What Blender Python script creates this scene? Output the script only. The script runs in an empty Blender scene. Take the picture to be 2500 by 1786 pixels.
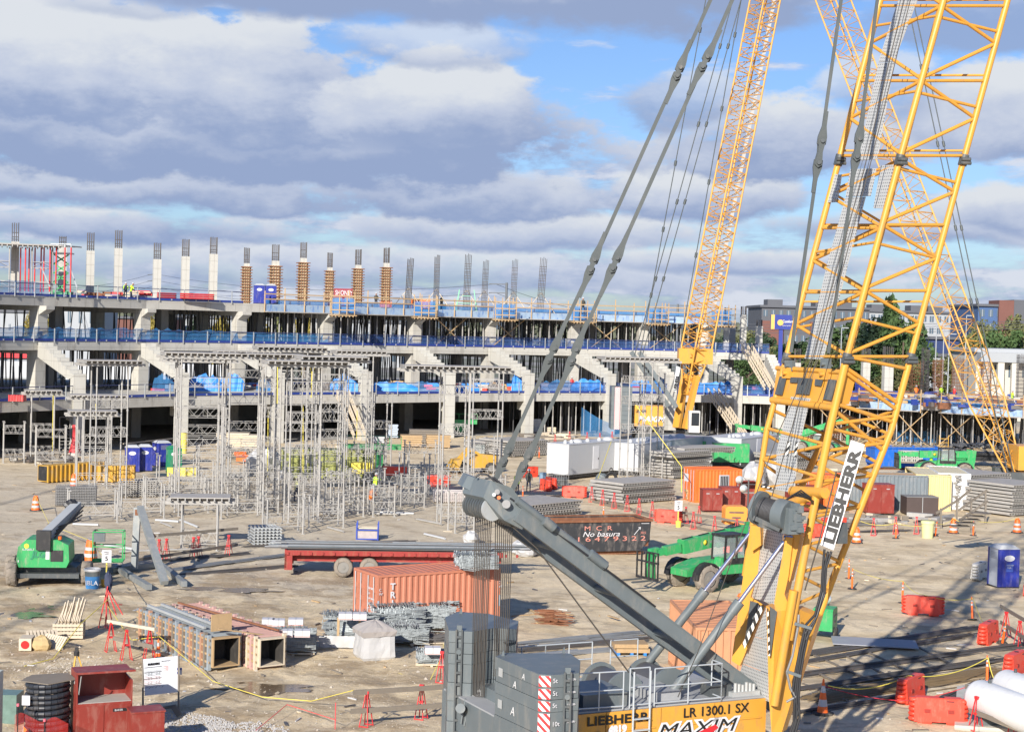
import bpy,math,random
from mathutils import Vector,Matrix
from math import sin,cos,pi,radians as R_
C=bpy.context.scene.collection
rnd=random.Random(7)
EXPO=0.85
FPX=4000.0;H=13.5
pit=R_(1.5);rol=R_(1.55)
fw=Vector((0,cos(pit),-sin(pit)));R0=Vector((1,0,0));U0=R0.cross(fw)
RR=R0*cos(rol)+U0*sin(rol);UU=U0*cos(rol)-R0*sin(rol)
cam=bpy.data.objects.new('camera',bpy.data.cameras.new('camera'));C.objects.link(cam)
mw=Matrix((RR,UU,-fw)).transposed().to_4x4();mw.translation=(0,0,H)
cam.matrix_world=mw
cam.data.sensor_width=36;cam.data.lens=36*FPX/2500;cam.data.clip_end=20000;cam.data.clip_start=0.5
S=bpy.context.scene;S.camera=cam
S.view_settings.view_transform='Standard';S.view_settings.look='None'
S.view_settings.exposure=EXPO;S.view_settings.gamma=1
try:
 S.cycles.max_bounces=6;S.cycles.transparent_max_bounces=24;S.cycles.use_denoising=True
except Exception:pass
CP=Vector((0,0,H))
def ray(px,py):return fw+RR*((px-1250)/FPX)+UU*((893-py)/FPX)
def P(px,py,Y):
 d=ray(px,py);return CP+d*(Y/d.y)
def G(px,py,z=0.0):
 d=ray(px,py);return CP+d*((z-H)/d.z)
def HZ(px,py,Y):return P(px,py,Y).z
AZ,EL=R_(19.5),R_(24.5)
sd=Vector((sin(AZ)*cos(EL),cos(AZ)*cos(EL),-sin(EL)))
sun=bpy.data.objects.new('sun',bpy.data.lights.new('sun','SUN'));C.objects.link(sun)
sun.data.energy=3.9;sun.data.angle=R_(0.5);sun.data.color=(1,.93,.83)
sun.rotation_euler=sd.to_track_quat('-Z','Y').to_euler();sun.location=(-20,-40,60)
W=bpy.data.worlds.new('World');S.world=W;W.use_nodes=True
wt=W.node_tree;wn=wt.nodes;wl=wt.links
for n in list(wn):wn.remove(n)
def N(t,typ,**k):
 n=t.nodes.new(typ)
 for a,b in k.items():setattr(n,a,b)
 return n
def mth(t,op,a,b=None,c=None,clamp=False):
 n=t.nodes.new('ShaderNodeMath');n.operation=op;n.use_clamp=clamp
 for i,v in enumerate((a,b,c)):
  if v is None:continue
  if isinstance(v,(int,float)):n.inputs[i].default_value=v
  else:t.links.new(v,n.inputs[i])
 return n.outputs[0]
def mixc(t,f,a,b,mode='MIX'):
 n=t.nodes.new('ShaderNodeMix');n.data_type='RGBA';n.blend_type=mode
 for s,v in((n.inputs[0],f),(n.inputs[6],a),(n.inputs[7],b)):
  if isinstance(v,(int,float)):s.default_value=v
  elif isinstance(v,tuple):s.default_value=(*v[:3],1)
  else:t.links.new(v,s)
 return n.outputs[2]
def sstep(t,v,a,b):
 n=t.nodes.new('ShaderNodeMapRange');n.interpolation_type='SMOOTHSTEP'
 t.links.new(v,n.inputs[0]);n.inputs[1].default_value=a;n.inputs[2].default_value=b
 return n.outputs[0]
WS=0.15
sky=N(wt,'ShaderNodeTexSky');sky.sky_type='NISHITA';sky.sun_disc=False
sky.sun_elevation=EL;sky.sun_rotation=pi+AZ;sky.air_density=1.0;sky.dust_density=.6;sky.ozone_density=2.0
tc=N(wt,'ShaderNodeTexCoord');sp=N(wt,'ShaderNodeSeparateXYZ');wl.new(tc.outputs['Generated'],sp.inputs[0])
u_=mth(wt,'ARCTAN2',sp.outputs[0],mth(wt,'ABSOLUTE',sp.outputs[1]));v_=sp.outputs[2]
cb=N(wt,'ShaderNodeCombineXYZ');wl.new(u_,cb.inputs[0]);wl.new(mth(wt,'MULTIPLY',v_,1.9),cb.inputs[1])
def wnoise(scale,det=7,rough=.55,z=0.0,lac=2.0,yk=None):
 m=N(wt,'ShaderNodeMapping');m.inputs[1].default_value=(z*3.1,z*1.7,z)
 if yk:m.inputs[3].default_value=(1,yk,1)
 wl.new(cb.outputs[0],m.inputs[0])
 n=N(wt,'ShaderNodeTexNoise');n.inputs['Scale'].default_value=scale;n.inputs['Detail'].default_value=det
 n.inputs['Roughness'].default_value=rough;wl.new(m.outputs[0],n.inputs['Vector'])
 return n.outputs[0]
nA=wnoise(11,8,.6,1.3);nB=wnoise(26,7,.62,4.1);nC=wnoise(6,5,.5,8.7);nD=wnoise(13,7,.6,2.9,yk=2.6)
nsum=mth(wt,'ADD',mth(wt,'MULTIPLY',mth(wt,'SUBTRACT',nA,.5),2.9),mth(wt,'MULTIPLY',mth(wt,'SUBTRACT',nB,.5),1.3))
K=1/(WS*2**EXPO)
def cc(r,g,b):
 f=lambda c:((c/255+.055)/1.055)**2.4 if c>10 else c/255/12.92
 return(f(r)*K,f(g)*K,f(b)*K)
WHITE,LGREY,DGREY=cc(222,227,234),cc(194,204,225),cc(151,169,205)
base=mixc(wt,1.0,sky.outputs[0],(.29,.355,.49),'MULTIPLY')
col=base
veil=sstep(wt,mth(wt,'ADD',nD,mth(wt,'MULTIPLY',v_,-1.3)),.36,.54)
vcol=mixc(wt,sstep(wt,mth(wt,'ADD',mth(wt,'MULTIPLY',nD,.75),mth(wt,'MULTIPLY',nB,.5)),.56,.74),cc(150,168,208),cc(218,223,236))
col=mixc(wt,mth(wt,'MULTIPLY',veil,.93),col,vcol)
def cloud(px,py,rx,ry,dark=0.0,soft=.5,amp=1.0,op=1.0):
 global col
 u0=(px-1250)/FPX;v0=(788+.027*(px-1250)-py)/FPX
 a=mth(wt,'POWER',mth(wt,'ABSOLUTE',mth(wt,'DIVIDE',mth(wt,'SUBTRACT',u_,u0),rx/FPX)),2)
 t=mth(wt,'DIVIDE',mth(wt,'SUBTRACT',v_,v0),ry/FPX)
 b=mth(wt,'POWER',mth(wt,'ABSOLUTE',t),2)
 d=mth(wt,'SUBTRACT',1.0,mth(wt,'ADD',a,b))
 d=mth(wt,'ADD',d,mth(wt,'MULTIPLY',nsum,amp))
 m=sstep(wt,d,-.05,soft*.85)
 sh=mth(wt,'ADD',mth(wt,'ADD',t,mth(wt,'MULTIPLY',nsum,.85)),-dark)
 w=mixc(wt,sstep(wt,sh,-.85,.0),DGREY,LGREY)
 w=mixc(wt,sstep(wt,sh,-.2,.62),w,WHITE)
 col=mixc(wt,mth(wt,'MULTIPLY',m,op),col,w)
for a in[(900,650,1300,60,.1,.8,1.0,.7),(300,560,500,50,.2,.7),(1250,560,520,60,.0,.7),(2150,560,420,45,.1,.8),(1800,640,420,40,.0,.8),(1700,480,330,70,.1,.6),(520,470,520,70,.1,.6),(1120,470,440,80,.05,.5),(2440,520,200,60,-.1),(40,460,260,60,.1),(1900,350,320,110,.1,.5),(2400,290,260,110,.0,.5),(2120,230,160,90,.0,.6,1.0,.7),(1640,250,190,90,.2,.6,1,.8),(2350,90,330,80,.8,.7,.9,.8),(750,370,760,120,.55,.5),(120,330,430,130,.4,.5),(1130,300,330,150,.15,.4),(130,180,420,150,.0,.35),(640,210,330,165,.0,.35),(980,260,280,110,-.1,.5),(1000,120,420,60,.0,.9,1.2,.7),(300,40,200,40,.2,.9,1,.5),(1560,20,520,120,1.0,.8,.8),(800,10,620,70,.8,.9,.8),(1950,10,160,40,.3,.9,.8,.6)]:
 cloud(*a)
bg=N(wt,'ShaderNodeBackground');bg.inputs[1].default_value=WS;wl.new(col,bg.inputs[0])
wo=N(wt,'ShaderNodeOutputWorld');wl.new(bg.outputs[0],wo.inputs[0])
class MB:
 def __init__(s):s.v=[];s.f=[];s.sm=[];s.mi=[];s.m=0
 def add(s,vs,fs,smooth=False):
  o=len(s.v);s.v+=[tuple(v)for v in vs]
  for f in fs:s.f.append([i+o for i in f]);s.sm.append(smooth);s.mi.append(s.m)
  return s
 def box(s,c,d,rz=0.0,M=None):
  x,y,z=d[0]/2,d[1]/2,d[2]/2;vs=[Vector((i*x,j*y,k*z))for k in(-1,1)for j in(-1,1)for i in(-1,1)]
  if M is None:M=Matrix.Rotation(rz,3,'Z')
  c=Vector(c);return s.add([c+M@v for v in vs],[(0,2,3,1),(4,5,7,6),(0,1,5,4),(2,6,7,3),(0,4,6,2),(1,3,7,5)])
 def bb(s,x0,x1,y0,y1,z0,z1):return s.box(((x0+x1)/2,(y0+y1)/2,(z0+z1)/2),(x1-x0,y1-y0,z1-z0))
 def bar(s,p,q,w,h=None,up=(0,0,1)):
  p,q=Vector(p),Vector(q);h=h or w;d=(q-p)
  if d.length<1e-6:return s
  d.normalize();up=Vector(up)
  if abs(d.dot(up))>.98:up=Vector((0,1,0))
  a=d.cross(up).normalized();b=a.cross(d)
  vs=[e+a*i*w/2+b*j*h/2 for e in(p,q)for j in(-1,1)for i in(-1,1)]
  return s.add(vs,[(0,1,3,2),(4,6,7,5),(0,4,5,1),(2,3,7,6),(0,2,6,4),(1,5,7,3)])
 def tube(s,p,q,r,r2=None,n=8,cap=True):
  p,q=Vector(p),Vector(q);r2=r if r2 is None else r2;d=q-p
  if d.length<1e-6:return s
  d.normalize();up=Vector((0,0,1))if abs(d.z)<.95 else Vector((1,0,0))
  a=d.cross(up).normalized();b=a.cross(d)
  vs=[e+(a*cos(2*pi*i/n)+b*sin(2*pi*i/n))*rr for e,rr in((p,r),(q,r2))for i in range(n)]
  s.add(vs,[(i,i+n,(i+1)%n+n,(i+1)%n)for i in range(n)],True)
  if cap:s.add(vs,[tuple(range(n)),tuple(range(2*n-1,n-1,-1))])
  return s
 def path(s,pts,r,n=6):
  for a,b in zip(pts,pts[1:]):s.tube(a,b,r,n=n)
  return s
 def lathe(s,prof,n=16,c=(0,0,0),M=None,cap=True):
  c=Vector(c);vs=[]
  for r,z in prof:
   for i in range(n):
    v=Vector((r*cos(2*pi*i/n),r*sin(2*pi*i/n),z));vs.append(c+(M@v if M else v))
  k=len(prof)
  s.add(vs,[(j*n+i,j*n+(i+1)%n,(j+1)*n+(i+1)%n,(j+1)*n+i)for j in range(k-1)for i in range(n)],True)
  if cap:s.add(vs,[tuple(range(n-1,-1,-1)),tuple(range((k-1)*n,k*n))])
  return s
 def prism(s,pts,t):
  t=Vector(t);n=len(pts);pts=[Vector(p)for p in pts]
  vs=pts+[p+t for p in pts]
  return s.add(vs,[tuple(range(n)),tuple(range(2*n-1,n-1,-1))]+[(i,i+n,(i+1)%n+n,(i+1)%n)for i in range(n)])
 def quad(s,a,b,c,d):return s.add([a,b,c,d],[(0,1,2,3)])
 def wheel(s,c,r,w,ax=(0,1,0),n=20):
  ax=Vector(ax).normalized();M=ax.to_track_quat('Z','Y').to_matrix()
  return s.lathe([(r*.62,-w/2),(r*.92,-w/2),(r,-w*.36),(r,w*.36),(r*.92,w/2),(r*.62,w/2),(r*.6,w*.3),(r*.6,-w*.3)],n,c,M,cap=False)
 def blob(s,c,d,seed=0,n=2,amp=.2):
  r=random.Random(seed);c=Vector(c);k=6+n*2;vs=[];fs=[]
  rows=4+n
  for j in range(rows+1):
   th=pi*j/rows
   for i in range(k):
    a=2*pi*i/k;q=1+r.uniform(-amp,amp)
    vs.append(c+Vector((d[0]*sin(th)*cos(a)*q,d[1]*sin(th)*sin(a)*q,d[2]*cos(th)*q)))
  for j in range(rows):
   for i in range(k):fs.append((j*k+i,(j+1)*k+i,(j+1)*k+(i+1)%k,j*k+(i+1)%k))
  return s.add(vs,fs)
def mesh(name,mb,mats):
 me=bpy.data.meshes.new(name);me.from_pydata(mb.v,[],mb.f)
 if not isinstance(mats,(list,tuple)):mats=[mats]
 for m in mats:me.materials.append(m)
 me.polygons.foreach_set('use_smooth',mb.sm);me.polygons.foreach_set('material_index',mb.mi);me.update()
 return me
def tagit(o,label=None,cat=None,group=None,kind=None):
 if label:o['label']=label
 if cat:o['category']=cat
 if group:o['group']=group
 if kind:o['kind']=kind
 return o
def thing(name,label,cat,loc=(0,0,0),rz=0.0,group=None):
 o=bpy.data.objects.new(name,None);C.objects.link(o);o.empty_display_size=.3
 o.location=loc;o.rotation_euler=(0,0,rz);return tagit(o,label,cat,group)
def part(root,name,mb,mats,label=None,world=False):
 if world:
  L=world if isinstance(world,Vector)else root.location
  mb.v=[(v[0]-L[0],v[1]-L[1],v[2]-L[2])for v in mb.v]
 o=bpy.data.objects.new(name,mesh(name,mb,mats));C.objects.link(o);o.parent=root
 if label:o['label']=label
 return o
def single(name,mb,mats,label,cat,loc=None,rz=0.0,group=None,kind=None,world=False):
 """one-mesh thing; world=True: verts are in world space and get re-based to loc"""
 if loc is None:
  if world:
   xs=[v[0]for v in mb.v];ys=[v[1]for v in mb.v];zs=[v[2]for v in mb.v]
   loc=((min(xs)+max(xs))/2,(min(ys)+max(ys))/2,min(zs))
  else:loc=(0,0,0)
 if world:mb.v=[(v[0]-loc[0],v[1]-loc[1],v[2]-loc[2])for v in mb.v]
 o=bpy.data.objects.new(name,mesh(name,mb,mats));C.objects.link(o);o.location=loc;o.rotation_euler=(0,0,rz)
 return tagit(o,label,cat,group,kind)
KIDS={}
def kids(o):return[c for c in bpy.data.objects if c.parent==o]
def dup(root,loc,rz=0.0,label=None,group=None,scale=None,ch=None,tilt=None):
 """copy a thing with its parts and sub-parts (no ops)"""
 def cp(o,par):
  c=o.copy();C.objects.link(c)
  if par is not None:c.parent=par
  for k in KIDS.get(o.name)or KIDS.setdefault(o.name,kids(o)):cp(k,c)
  return c
 r=cp(root,None);r.location=loc;r.rotation_euler=(tilt or 0,0,rz)
 if scale:r.scale=(scale,)*3 if isinstance(scale,(int,float))else scale
 if label:r['label']=label
 if group:r['group']=group
 return r
def place(proto,items,group,used):
 """items: (loc, rz, label[, scale[, tilt]]) ; the first use moves the prototype itself"""
 out=[]
 for it in items:
  loc,rz,lab=it[:3];sc=it[3]if len(it)>3 else None;ti=it[4]if len(it)>4 else None
  out.append(dup(proto,loc,rz,lab,group,sc,None,ti))
 for k in list(KIDS.get(proto.name,[])):
  for g in list(KIDS.get(k.name,[])):bpy.data.objects.remove(g)
  bpy.data.objects.remove(k)
 bpy.data.objects.remove(proto)
 return out
MATS={}
def mat(name,rgb,rough=.6,metal=0.0,var=.12,scale=1.5,dirt=None,damt=.3,bump=0.0,bscale=30,alpha=None,spec=None,emit=None,trans=0.0,joints=0):
 if name in MATS:return MATS[name]
 m=bpy.data.materials.new(name);m.use_nodes=True;t=m.node_tree;b=t.nodes['Principled BSDF'];MATS[name]=m
 g=N(t,'ShaderNodeTexCoord');oi=N(t,'ShaderNodeObjectInfo')
 n1=N(t,'ShaderNodeTexNoise');n1.inputs['Scale'].default_value=scale;n1.inputs['Detail'].default_value=6;n1.inputs['Roughness'].default_value=.65
 t.links.new(g.outputs['Object'],n1.inputs['Vector'])
 f=mth(t,'ADD',1-var,mth(t,'MULTIPLY',n1.outputs[0],2*var))
 f=mth(t,'ADD',f,mth(t,'MULTIPLY',mth(t,'SUBTRACT',oi.outputs['Random'],.5),var*.5))
 cbn=N(t,'ShaderNodeCombineColor');[t.links.new(f,cbn.inputs[i])for i in range(3)]
 c=mixc(t,1.0,rgb,cbn.outputs[0],'MULTIPLY')
 if dirt:
  n2=N(t,'ShaderNodeTexNoise');n2.inputs['Scale'].default_value=scale*2.3;n2.inputs['Detail'].default_value=8;n2.inputs['Roughness'].default_value=.7
  mp=N(t,'ShaderNodeMapping');mp.inputs[1].default_value=(5,3,1);mp.inputs[3].default_value=(1,1,.35)
  t.links.new(g.outputs['Object'],mp.inputs[0]);t.links.new(mp.outputs[0],n2.inputs['Vector'])
  c=mixc(t,mth(t,'MULTIPLY',sstep(t,n2.outputs[0],.48,.68),damt),c,dirt)
 if joints:
  q=N(t,'ShaderNodeSeparateXYZ');t.links.new(g.outputs['Object'],q.inputs[0])
  for k,per in((0,joints),(2,1.22)):
   ln=mth(t,'LESS_THAN',mth(t,'FRACT',mth(t,'DIVIDE',q.outputs[k],per)),.07/per);c=mixc(t,mth(t,'MULTIPLY',ln,.28),c,(.16,.15,.13))
 t.links.new(c,b.inputs['Base Color']);b.inputs['Roughness'].default_value=rough;b.inputs['Metallic'].default_value=metal
 if spec is not None:b.inputs['Specular IOR Level'].default_value=spec
 if bump:
  n3=N(t,'ShaderNodeTexNoise');n3.inputs['Scale'].default_value=bscale;n3.inputs['Detail'].default_value=5
  t.links.new(g.outputs['Object'],n3.inputs['Vector'])
  bn=N(t,'ShaderNodeBump');bn.inputs['Strength'].default_value=bump;bn.inputs['Distance'].default_value=.02
  t.links.new(n3.outputs[0],bn.inputs['Height']);t.links.new(bn.outputs[0],b.inputs['Normal'])
 if alpha is not None:b.inputs['Alpha'].default_value=alpha
 if emit:b.inputs['Emission Color'].default_value=(*emit[:3],1);b.inputs['Emission Strength'].default_value=emit[3]
 if trans:b.inputs['Transmission Weight'].default_value=trans
 return m
DUST=(.33,.28,.22)
yellow=mat('crane_yellow',(.64,.315,.045),.4,var=.1,dirt=(.36,.22,.10),damt=.5)
yellow2=mat('machine_yellow',(.56,.32,.04),.55,dirt=DUST,damt=.65)
grey_s=mat('crane_grey',(.125,.148,.158),.42,var=.18,scale=1.1,dirt=(.25,.235,.21),damt=.45)
pend=mat('pendant_grey',(.062,.074,.076),.5,var=.12,dirt=(.14,.14,.13),damt=.3)
grey_d=mat('dark_grey_steel',(.07,.08,.085),.5,var=.15,dirt=DUST,damt=.25)
galv=mat('galvanised',(.48,.50,.50),.5,.35,var=.15,dirt=(.35,.33,.3),damt=.3)
alu=mat('scaffold_aluminium',(.38,.37,.35),.55,.15,var=.3,dirt=(.30,.25,.2),damt=.35)
alu_d=mat('scaffold_dark',(.16,.15,.14),.7,.1)
conc=mat('concrete',(.47,.455,.41),.85,var=.10,scale=.35,dirt=(.29,.27,.235),damt=.65,bump=.2,bscale=12,joints=2.4)
conc_w=mat('fresh_concrete',(.49,.48,.435),.85,var=.07,scale=.6,dirt=(.4,.38,.34),damt=.55,bump=.15,bscale=12,joints=1.25)
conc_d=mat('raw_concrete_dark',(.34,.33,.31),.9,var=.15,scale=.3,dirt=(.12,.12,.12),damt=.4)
rebar_m=mat('rebar_steel',(.13,.125,.125),.6,.4,var=.25,dirt=(.24,.13,.07),damt=.35)
rebar_l=mat('bright_rebar',(.33,.35,.37),.5,.5,var=.2,dirt=(.2,.15,.1),damt=.3)
rust=mat('rusty_steel',(.22,.09,.045),.85,.1,var=.3,dirt=(.33,.19,.11),damt=.5)
wood=mat('formwork_timber',(.42,.29,.155),.8,var=.2,scale=3,dirt=(.28,.2,.12),damt=.4)
wood_g=mat('weathered_timber',(.19,.165,.135),.85,var=.2,scale=3,dirt=(.17,.14,.11),damt=.5)
wood_l=mat('pale_timber',(.58,.50,.38),.8,var=.15,scale=3,dirt=(.36,.28,.2),damt=.4)
blue_n=mat('blue_board',(.02,.045,.24),.6,var=.15)
blue_t=mat('blue_tarp',(.03,.22,.62),.5,var=.25,scale=1.2,bump=.6,bscale=3)
green=mat('lift_green',(.035,.34,.105),.42,var=.2,dirt=DUST,damt=.55)
green_d=mat('toilet_green',(.015,.2,.1),.5,var=.1,dirt=DUST,damt=.2)
navy=mat('toilet_blue',(.02,.035,.28),.45,var=.1,dirt=DUST,damt=.25)
white_p=mat('white_paint',(.46,.475,.49),.45,var=.04,dirt=(.5,.48,.44),damt=.25)
white_t=mat('white_plastic_sheet',(.48,.48,.48),.5,var=.12,bump=.5,bscale=6)
orange=mat('barrier_orange',(.74,.06,.03),.45,var=.08,dirt=(.5,.3,.22),damt=.3)
orange_b=mat('bright_orange',(.85,.15,.02),.5,var=.08,dirt=(.4,.25,.18),damt=.25)
orange_c=mat('container_orange',(.78,.17,.03),.5,var=.1,dirt=(.4,.22,.12),damt=.3)
salmon=mat('container_salmon',(.50,.19,.115),.6,var=.12,scale=.8,dirt=(.36,.13,.075),damt=.45)
red_c=mat('cabinet_red',(.24,.035,.025),.45,var=.12,dirt=(.35,.2,.16),damt=.35)
red_b=mat('trestle_red',(.60,.03,.035),.5,var=.15,dirt=DUST,damt=.35)
red_t=mat('trailer_red',(.30,.03,.025),.6,var=.2,dirt=(.3,.15,.08),damt=.5)
black_m=mat('black_paint',(.02,.02,.022),.5,var=.3,dirt=(.12,.11,.1),damt=.4)
rubber=mat('tyre_rubber',(.035,.033,.03),.85,var=.2,dirt=(.3,.26,.21),damt=.55,scale=3)
tyre_d=mat('dusty_tyre',(.25,.215,.175),.9,var=.2,dirt=(.06,.055,.05),damt=.6,scale=3,bump=.5,bscale=14)
glass=mat('dark_glass',(.03,.035,.04),.08,0,var=.05,spec=.8)
clearg=mat('cab_glass',(.45,.52,.52),.06,0,var=.05,alpha=.35)
chrome=mat('chrome_rod',(.62,.62,.75),.22,.9,var=.05)
yrope=mat('yellow_rope',(.72,.60,.10),.7,var=.2,scale=8)
rrope=mat('red_tape',(.70,.04,.06),.7,var=.2,scale=8)
lime=mat('hi_vis_lime',(.55,.85,.05),.7)
hiorg=mat('hi_vis_orange',(.9,.2,.03),.7)
denim=mat('work_trousers',(.04,.05,.09),.85)
skin=mat('skin',(.4,.22,.15),.6)
text_k=mat('lettering_black',(.012,.012,.012),.5,var=.02)
text_w=mat('lettering_white',(.62,.62,.64),.5,var=.05)
text_p=mat('lettering_pink',(.62,.25,.2),.7,var=.3,scale=6)
text_r=mat('lettering_red',(.6,.02,.03),.5,var=.05)
box_w=mat('white_carton',(.55,.54,.56),.7,var=.06,scale=3)
cream=mat('cream_render',(.55,.52,.46),.8,var=.06,scale=.1)
brickr=mat('brick_red',(.17,.075,.06),.85,var=.15,scale=.3)
clad_g=mat('grey_cladding',(.095,.10,.115),.7,var=.12,scale=.2)
clad_b=mat('blue_cladding',(.055,.11,.24),.7,var=.1,scale=.2)
clad_w=mat('pale_cladding',(.34,.36,.38),.7,var=.08,scale=.2)
bglass=mat('far_window',(.10,.14,.18),.15,0,var=.2,scale=.2)
form_p=mat('form_panel',(.38,.36,.33),.75,.05,var=.2,scale=1.2,dirt=(.2,.18,.16),damt=.5)
grey_mesh=mat('wire_bundle',(.30,.33,.34),.55,.45,var=.4,scale=6,dirt=(.10,.11,.12),damt=.7)
grid_m=mat('galvanised_dark',(.25,.25,.25),.6,.3,var=.3,scale=4)
hose_m=mat('hose_black',(.025,.026,.03),.45,var=.2)
coat_y=mat('olive_steel',(.30,.32,.10),.6,var=.2,dirt=(.2,.18,.12),damt=.5)
gravel_l=mat('gravel_light',(.36,.35,.34),.9,var=.55,scale=22,bump=1,bscale=25)
tape_m=mat('mast_plate_white',(.72,.74,.75),.5,var=.03)
panel_sky=mat('pale_blue_form',(.30,.40,.52),.6,var=.35,scale=.9,dirt=(.05,.16,.45),damt=.8)
def net_mat(name,rgb,op):
 m=bpy.data.materials.new(name);m.use_nodes=True;t=m.node_tree;MATS[name]=m
 for n in list(t.nodes):t.nodes.remove(n)
 o=N(t,'ShaderNodeOutputMaterial');mx=N(t,'ShaderNodeMixShader');tr=N(t,'ShaderNodeBsdfTransparent')
 ad=N(t,'ShaderNodeMixShader');df=N(t,'ShaderNodeBsdfDiffuse');tl=N(t,'ShaderNodeBsdfTranslucent')
 df.inputs[0].default_value=(*rgb,1);tl.inputs[0].default_value=(*rgb,1);ad.inputs[0].default_value=.35
 g=N(t,'ShaderNodeTexCoord');n1=N(t,'ShaderNodeTexNoise');n1.inputs['Scale'].default_value=.6;n1.inputs['Detail'].default_value=4
 t.links.new(g.outputs['Object'],n1.inputs['Vector'])
 t.links.new(mth(t,'ADD',op-.25,mth(t,'MULTIPLY',n1.outputs[0],.5)),mx.inputs[0])
 t.links.new(df.outputs[0],ad.inputs[1]);t.links.new(tl.outputs[0],ad.inputs[2])
 t.links.new(tr.outputs[0],mx.inputs[1]);t.links.new(ad.outputs[0],mx.inputs[2]);t.links.new(mx.outputs[0],o.inputs[0])
 return m
net_b=net_mat('blue_netting',(.09,.32,.68),.5)
net_d=net_mat('navy_netting',(.09,.19,.50),.42)
net_r=net_mat('red_netting',(.7,.06,.05),.35)
def perf_mat():
 m=bpy.data.materials.new('perforated_plate');m.use_nodes=True;t=m.node_tree;b=t.nodes['Principled BSDF']
 g=N(t,'ShaderNodeTexCoord');mp=N(t,'ShaderNodeMapping');mp.inputs[3].default_value=(11,11,0)
 t.links.new(g.outputs['UV'],mp.inputs[0])
 fr=N(t,'ShaderNodeVectorMath');fr.operation='FRACTION';t.links.new(mp.outputs[0],fr.inputs[0])
 sb=N(t,'ShaderNodeVectorMath');sb.operation='SUBTRACT';sb.inputs[1].default_value=(.5,.5,0);t.links.new(fr.outputs[0],sb.inputs[0])
 ln=N(t,'ShaderNodeVectorMath');ln.operation='LENGTH';t.links.new(sb.outputs[0],ln.inputs[0])
 c=mixc(t,sstep(t,ln.outputs['Value'],.18,.32),(.20,.205,.21),(.50,.505,.49))
 t.links.new(c,b.inputs['Base Color']);b.inputs['Roughness'].default_value=.5;b.inputs['Metallic'].default_value=.2
 return m
perf=perf_mat()
def stripe_mat(name,c1,c2,sc,ang):
 m=bpy.data.materials.new(name);m.use_nodes=True;t=m.node_tree;b=t.nodes['Principled BSDF']
 g=N(t,'ShaderNodeTexCoord');s_=N(t,'ShaderNodeSeparateXYZ');t.links.new(g.outputs['UV'],s_.inputs[0])
 v=mth(t,'FRACT',mth(t,'MULTIPLY',mth(t,'ADD',mth(t,'MULTIPLY',s_.outputs[0],cos(ang)),mth(t,'MULTIPLY',s_.outputs[1],sin(ang))),sc))
 t.links.new(mixc(t,mth(t,'GREATER_THAN',v,.5),c1,c2),b.inputs['Base Color']);b.inputs['Roughness'].default_value=.5
 return m
haz=stripe_mat('hazard_red_white',(.62,.03,.03),(.78,.78,.78),7,R_(45))
haz_k=stripe_mat('hazard_black_white',(.02,.02,.02),(.75,.75,.7),6,R_(45))
haz_y=stripe_mat('hazard_black_yellow',(.02,.02,.02),(.72,.36,.04),7,R_(45))
def uvpoly(root,name,pts,m,t=.02,label=None,ref=None):
 """planar plate from world points with metre-scaled UVs on its front face"""
 pts=[Vector(p)for p in pts];a=(pts[1]-pts[0]).normalized();nrm=(pts[1]-pts[0]).cross(pts[2]-pts[1]).normalized();b=nrm.cross(a)
 if nrm.dot(CP-pts[0])<0:nrm=-nrm
 mb=MB();mb.prism(pts,-nrm*t);o=part(root,name,mb,m,label,world=True)
 L=root.location;uv=o.data.uv_layers.new(name='UVMap');vs=o.data.vertices
 for lp in o.data.loops:
  q=vs[lp.vertex_index].co+L-pts[0];uv.data[lp.index].uv=(q.dot(a),q.dot(b))
 return o
def text(root,body,org,xd,yd,hgt,m,name='lettering',bold=.0,ext=.004,align='LEFT',world=True,squeeze=1.0,shear=0.0):
 cu=bpy.data.curves.new(name,'FONT');cu.body=body;cu.size=hgt/.70;cu.extrude=ext;cu.offset=bold;cu.align_x=align;cu.shear=shear
 cu.resolution_u=3;cu.materials.append(m);o=bpy.data.objects.new(name,cu);C.objects.link(o);o.parent=root
 xd=Vector(xd).normalized();yd=Vector(yd).normalized();zd=xd.cross(yd).normalized();yd=zd.cross(xd)
 M=Matrix((xd*squeeze,yd,zd)).transposed().to_4x4();M.translation=Vector(org)-(root.location if world else Vector())
 o.matrix_local=M;return o
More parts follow.
